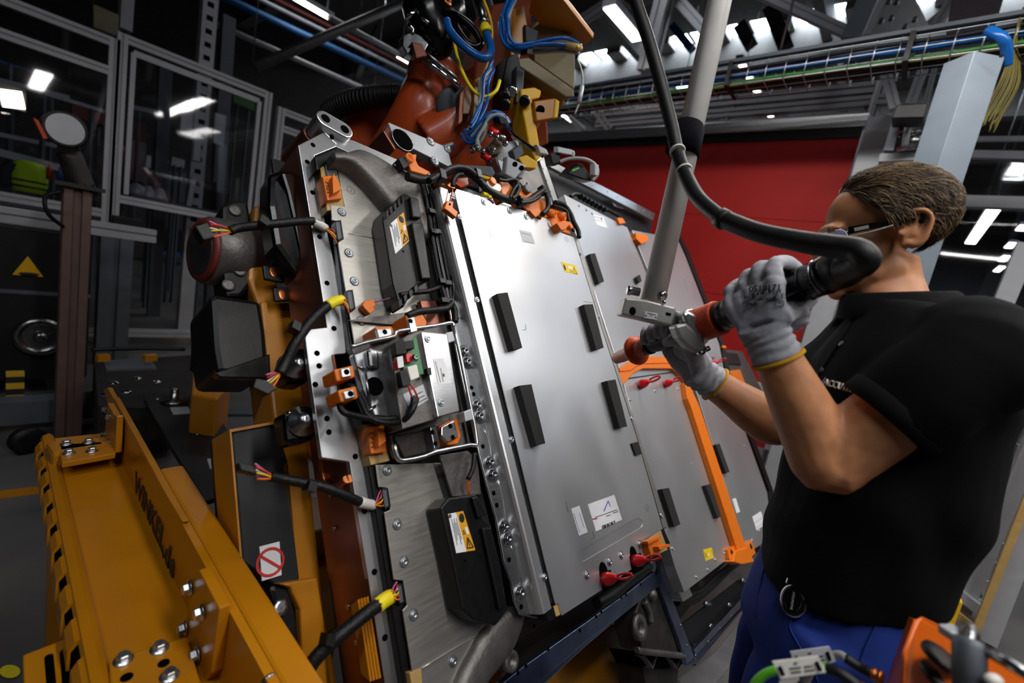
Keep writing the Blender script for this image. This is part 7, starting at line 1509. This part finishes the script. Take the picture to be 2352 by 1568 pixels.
# ================================================================== right foreground: orange bracket, clamp, tagged cables
ob = thing('orange_bracket', 'bright orange sheet bracket with a grey clamp at the lower right corner', 'bracket', P(2200, 1568, .5))
sO = .50
fr_ = [P(2103, 1424, .56), P(2118, 1418, .56), P(2400, 1560, .44), P(2420, 1700, .42), P(2075, 1700, .47), P(2076, 1500, .54)]
MB().prism(fr_, Vector((.004, 0, 0))).build('front_sheet', 'orange_paint', ob, .0015)
MB().prism([P(2104, 1424, .56), P(2077, 1500, .54), P(2060, 1700, .5), P(2000, 1700, .62), P(2056, 1520, .66), P(2092, 1418, .62)], Vector((.002, .002, 0))).build('side_sheet', 'orange_paint', ob, .001)
MB().ell(P(2114, 1431, .5575), (P(2124, 1437, .55)-P(2106, 1425, .56))*.5, UP*.003, FW*.001, 14, 6).build('slot', 'hole', ob)
for (x, y, sx) in ((2160, 1508, 36), (2160, 1556, 38)):
    c = P(x, y, .50); MB().lathe(c, (RT*.35+UP*.9-FW*.35), [(-.003, sx*.5/FPX), (0, sx*.52/FPX), (.003, sx*.5/FPX), (.0035, .006)], 24).build('rubber_disc', 'rubber', ob)
q0, q1 = P(2228, 1620, .43), P(2226, 1490, .45)
MB().lathe(q0, q1-q0, [(0, .0130), (.05, .0130), (.056, .0130), (.0575, .0115), (.0575, .006), (.05, .005)], 26).build('clamp_cylinder', 'grey_dark', ob)
MB().tube([P(2222, 1492, .45), P(2226, 1470, .46), P(2228, 1450, .47)], .006, 10, 3).build('clamp_stud', 'steel', ob); MB().lathe(P(2228, 1452, .47), UP, [(-.004, .008), (.003, .008), (.006, .005), (.010, .003)], 14).build('clamp_knob', 'cast', ob)
MB().box(P(2186, 1452, .48), RT*.008, UP*.005, FW*.008).build('clamp_nut', 'light_grey', ob, .002)
MB().cyl(P(2240, 1478, .45), P(2400, 1572, .40), .0055, seg=14).build('pin_rod', 'steel', ob); MB().ell(P(2282, 1562, .42), RT*.008, UP*.006, FW*.006).build('white_cap', 'white_plastic', ob)
MB().aab(.62, .80, -.50, -.42, 0, .98).build('stand', 'grey_dark', ob)
def tagc(name, label, pts, mts, tagpts, s, fl=True):
    t = thing(name, label, 'cable', P(*pts[0]))
    k = len(pts)//2
    MB().tube([P(*p) for p in pts[:k+1]], .0048, 10, 6).build('cable', mts[0], t); MB().tube([P(*p) for p in pts[k:-1]], .0062, 12, 6).build('strain_relief', mts[1], t)
    a, b = P(*pts[-2]), P(*pts[-1]); L = (b-a).length; MB().lathe(a, b-a, [(0, .006), (L*.15, .0075), (L*.4, .0075), (L*.42, .0065), (L*.6, .0085), (L*.8, .0085), (L, .006)], 14).build('brass_fitting', 'copper', t)
    pl = MB().prism([P(x, y, s) for x, y in tagpts], FW*.0012).build('tag_plate', 'light_grey' if 'upper' in label else 'white_plastic', t, .0004)
    def mid(f, g): 
        a_, b_, c_, d_ = tagpts; return (a_[0]+(b_[0]-a_[0])*f+(d_[0]-a_[0])*g, a_[1]+(b_[1]-a_[1])*f+(d_[1]-a_[1])*g)
    for f in (.10, .90): MB().tube([P(*mid(f, .30), s-.0005), P(*mid(f, .75), s-.0005)], .0022, 8).build('tag_slot', 'hole', pl)
    for g, f0, f1 in ((.25, .42, .50), (.5, .22, .80), (.72, .28, .80)):
        n_ = 9; 
        for i in range(n_):
            if (i*7+int(g*10)) % 5 == 0: continue
            fa = f0+(f1-f0)*i/n_; MB().bar(P(*mid(fa, g), s-.0006), P(*mid(fa+(f1-f0)/n_*.7, g), s-.0006), .0022, .0003, FW).build('print_mark', 'ink', pl)
    return t
tagc('tagged_cable', 'grey cable with the upper metal tag plate below the worker', ((1836, 1600, .62), (1870, 1528, .6), (1920, 1503, .58), (1942, 1510, .57), (1975, 1532, .56), (2000, 1545, .55), (2030, 1560, .54)), ('hose_clear', 'rubber'), ((1815, 1496), (1905, 1484), (1922, 1520), (1828, 1535)), .575)
tagc('tagged_cable', 'bright green cable with the white tag plate at the bottom edge', ((1700, 1640, .55), (1740, 1562, .54), (1800, 1535, .53), (1900, 1535, .52), (1930, 1546, .51), (1970, 1575, .5), (2030, 1620, .5)), ('cable_green', 'rubber'), ((1774, 1519), (1880, 1506), (1898, 1544), (1793, 1560)), .505)
tg = thing('tag_plate', 'third white tag plate just cut off by the bottom edge', 'tag', P(1820, 1570, .52)); MB().prism([P(x, y, .52) for x, y in ((1790, 1565), (1835, 1556), (1850, 1600), (1800, 1610))], FW*.0012).build('plate', 'white_plastic', tg, .0003)
MB().tube([P(1835, 1564, .5195), P(1840, 1578, .5195)], .0022, 8).build('tag_slot', 'hole', tg); MB().tube([P(1800, 1580, .525), P(1850, 1600, .52), P(1900, 1640, .52)], .004, 8, 4).build('cable', 'hose_clear', tg)
# guard frame at the right edge with mesh tray and green cable
gf = thing('side_guard_frame', 'pale guard post with brown edging at the right edge behind the worker', 'frame', OZ(2270, 1480, .0))
Xg = OZ(2270, 1480, 0).x
def gx(a, b, w_, n, mt, X=None): return pbar(a, b, w_, 'x', X or Xg).build(n, mt, gf)
gx((2650, 470), (2265, 1470), 34, 'post', 'alu_profile'); gx((2620, 480), (2240, 1450), 14, 'edging', 'tan', Xg-.05); gx((2600, 480), (2210, 1400), 30, 'post', 'alu_profile', Xg+.25)
gx((2200, 1360), (2290, 1430), 22, 'cross_rail', 'light_grey', Xg+.2); gx((2180, 1395), (2260, 1460), 14, 'cross_rail', 'tan', Xg+.15)
ms = thing('mesh_cable_tray', 'upright wire mesh tray with a green cable behind the worker\'s back', 'cable tray', OX(2260, 1370, Xg+.35))
for dx in (-28, -10, 8, 26): MB().cyl(OX(2500+dx, 600, Xg+.35), OX(2238+dx*.8, 1380, Xg+.35), .0035, seg=6).build('long_wire', 'zinc', ms)
for k in range(18):
    f = k/17; x = 2490-252*f; y = 630+745*f; MB().cyl(OX(x-30, y-6, Xg+.345), OX(x+30, y+6, Xg+.345), .003, seg=6).build('cross_wire', 'zinc', ms)
MB().tube([OX(x, y, Xg+.37) for x, y in ((2480, 600), (2340, 990), (2300, 1120), (2268, 1230), (2246, 1320), (2250, 1370))], .012, 8, 5).build('cable', 'hose_green', ms)
tag(MB().bar(OX(2200, 1376, Xg-.3), Vector((Xg-.3, OX(2178, 1436, Xg-.3).y, 0)), .05, .03).build('edge_guard', 'yellow_bright'), 'yellow edge guard strip behind the worker\'s hip', 'guard')
fs = tag(MB().prism([OZ(x, y, .004) for x, y in ((1556, 1560), (1640, 1500), (1760, 1350), (1790, 1365), (1700, 1500), (1610, 1610))], (0, 0, -.003)).build('floor_plate', 'plate_worn'), 'pale floor plate strip under the rear of the pack', 'plate')
# fixture table below the pack
tb = thing('support_stand', 'dark support stand under the battery pack', 'stand', (1.1, .75, 0))
MB().aab(.95, 1.15, .75, .95, 0, .42).build('column', 'grey_dark', tb, .01); MB().aab(.8, 2.1, .7, 1.0, .0, .03).build('base_plate', 'grey_dark', tb, .005)

bpy.data.scenes.remove(TMP)
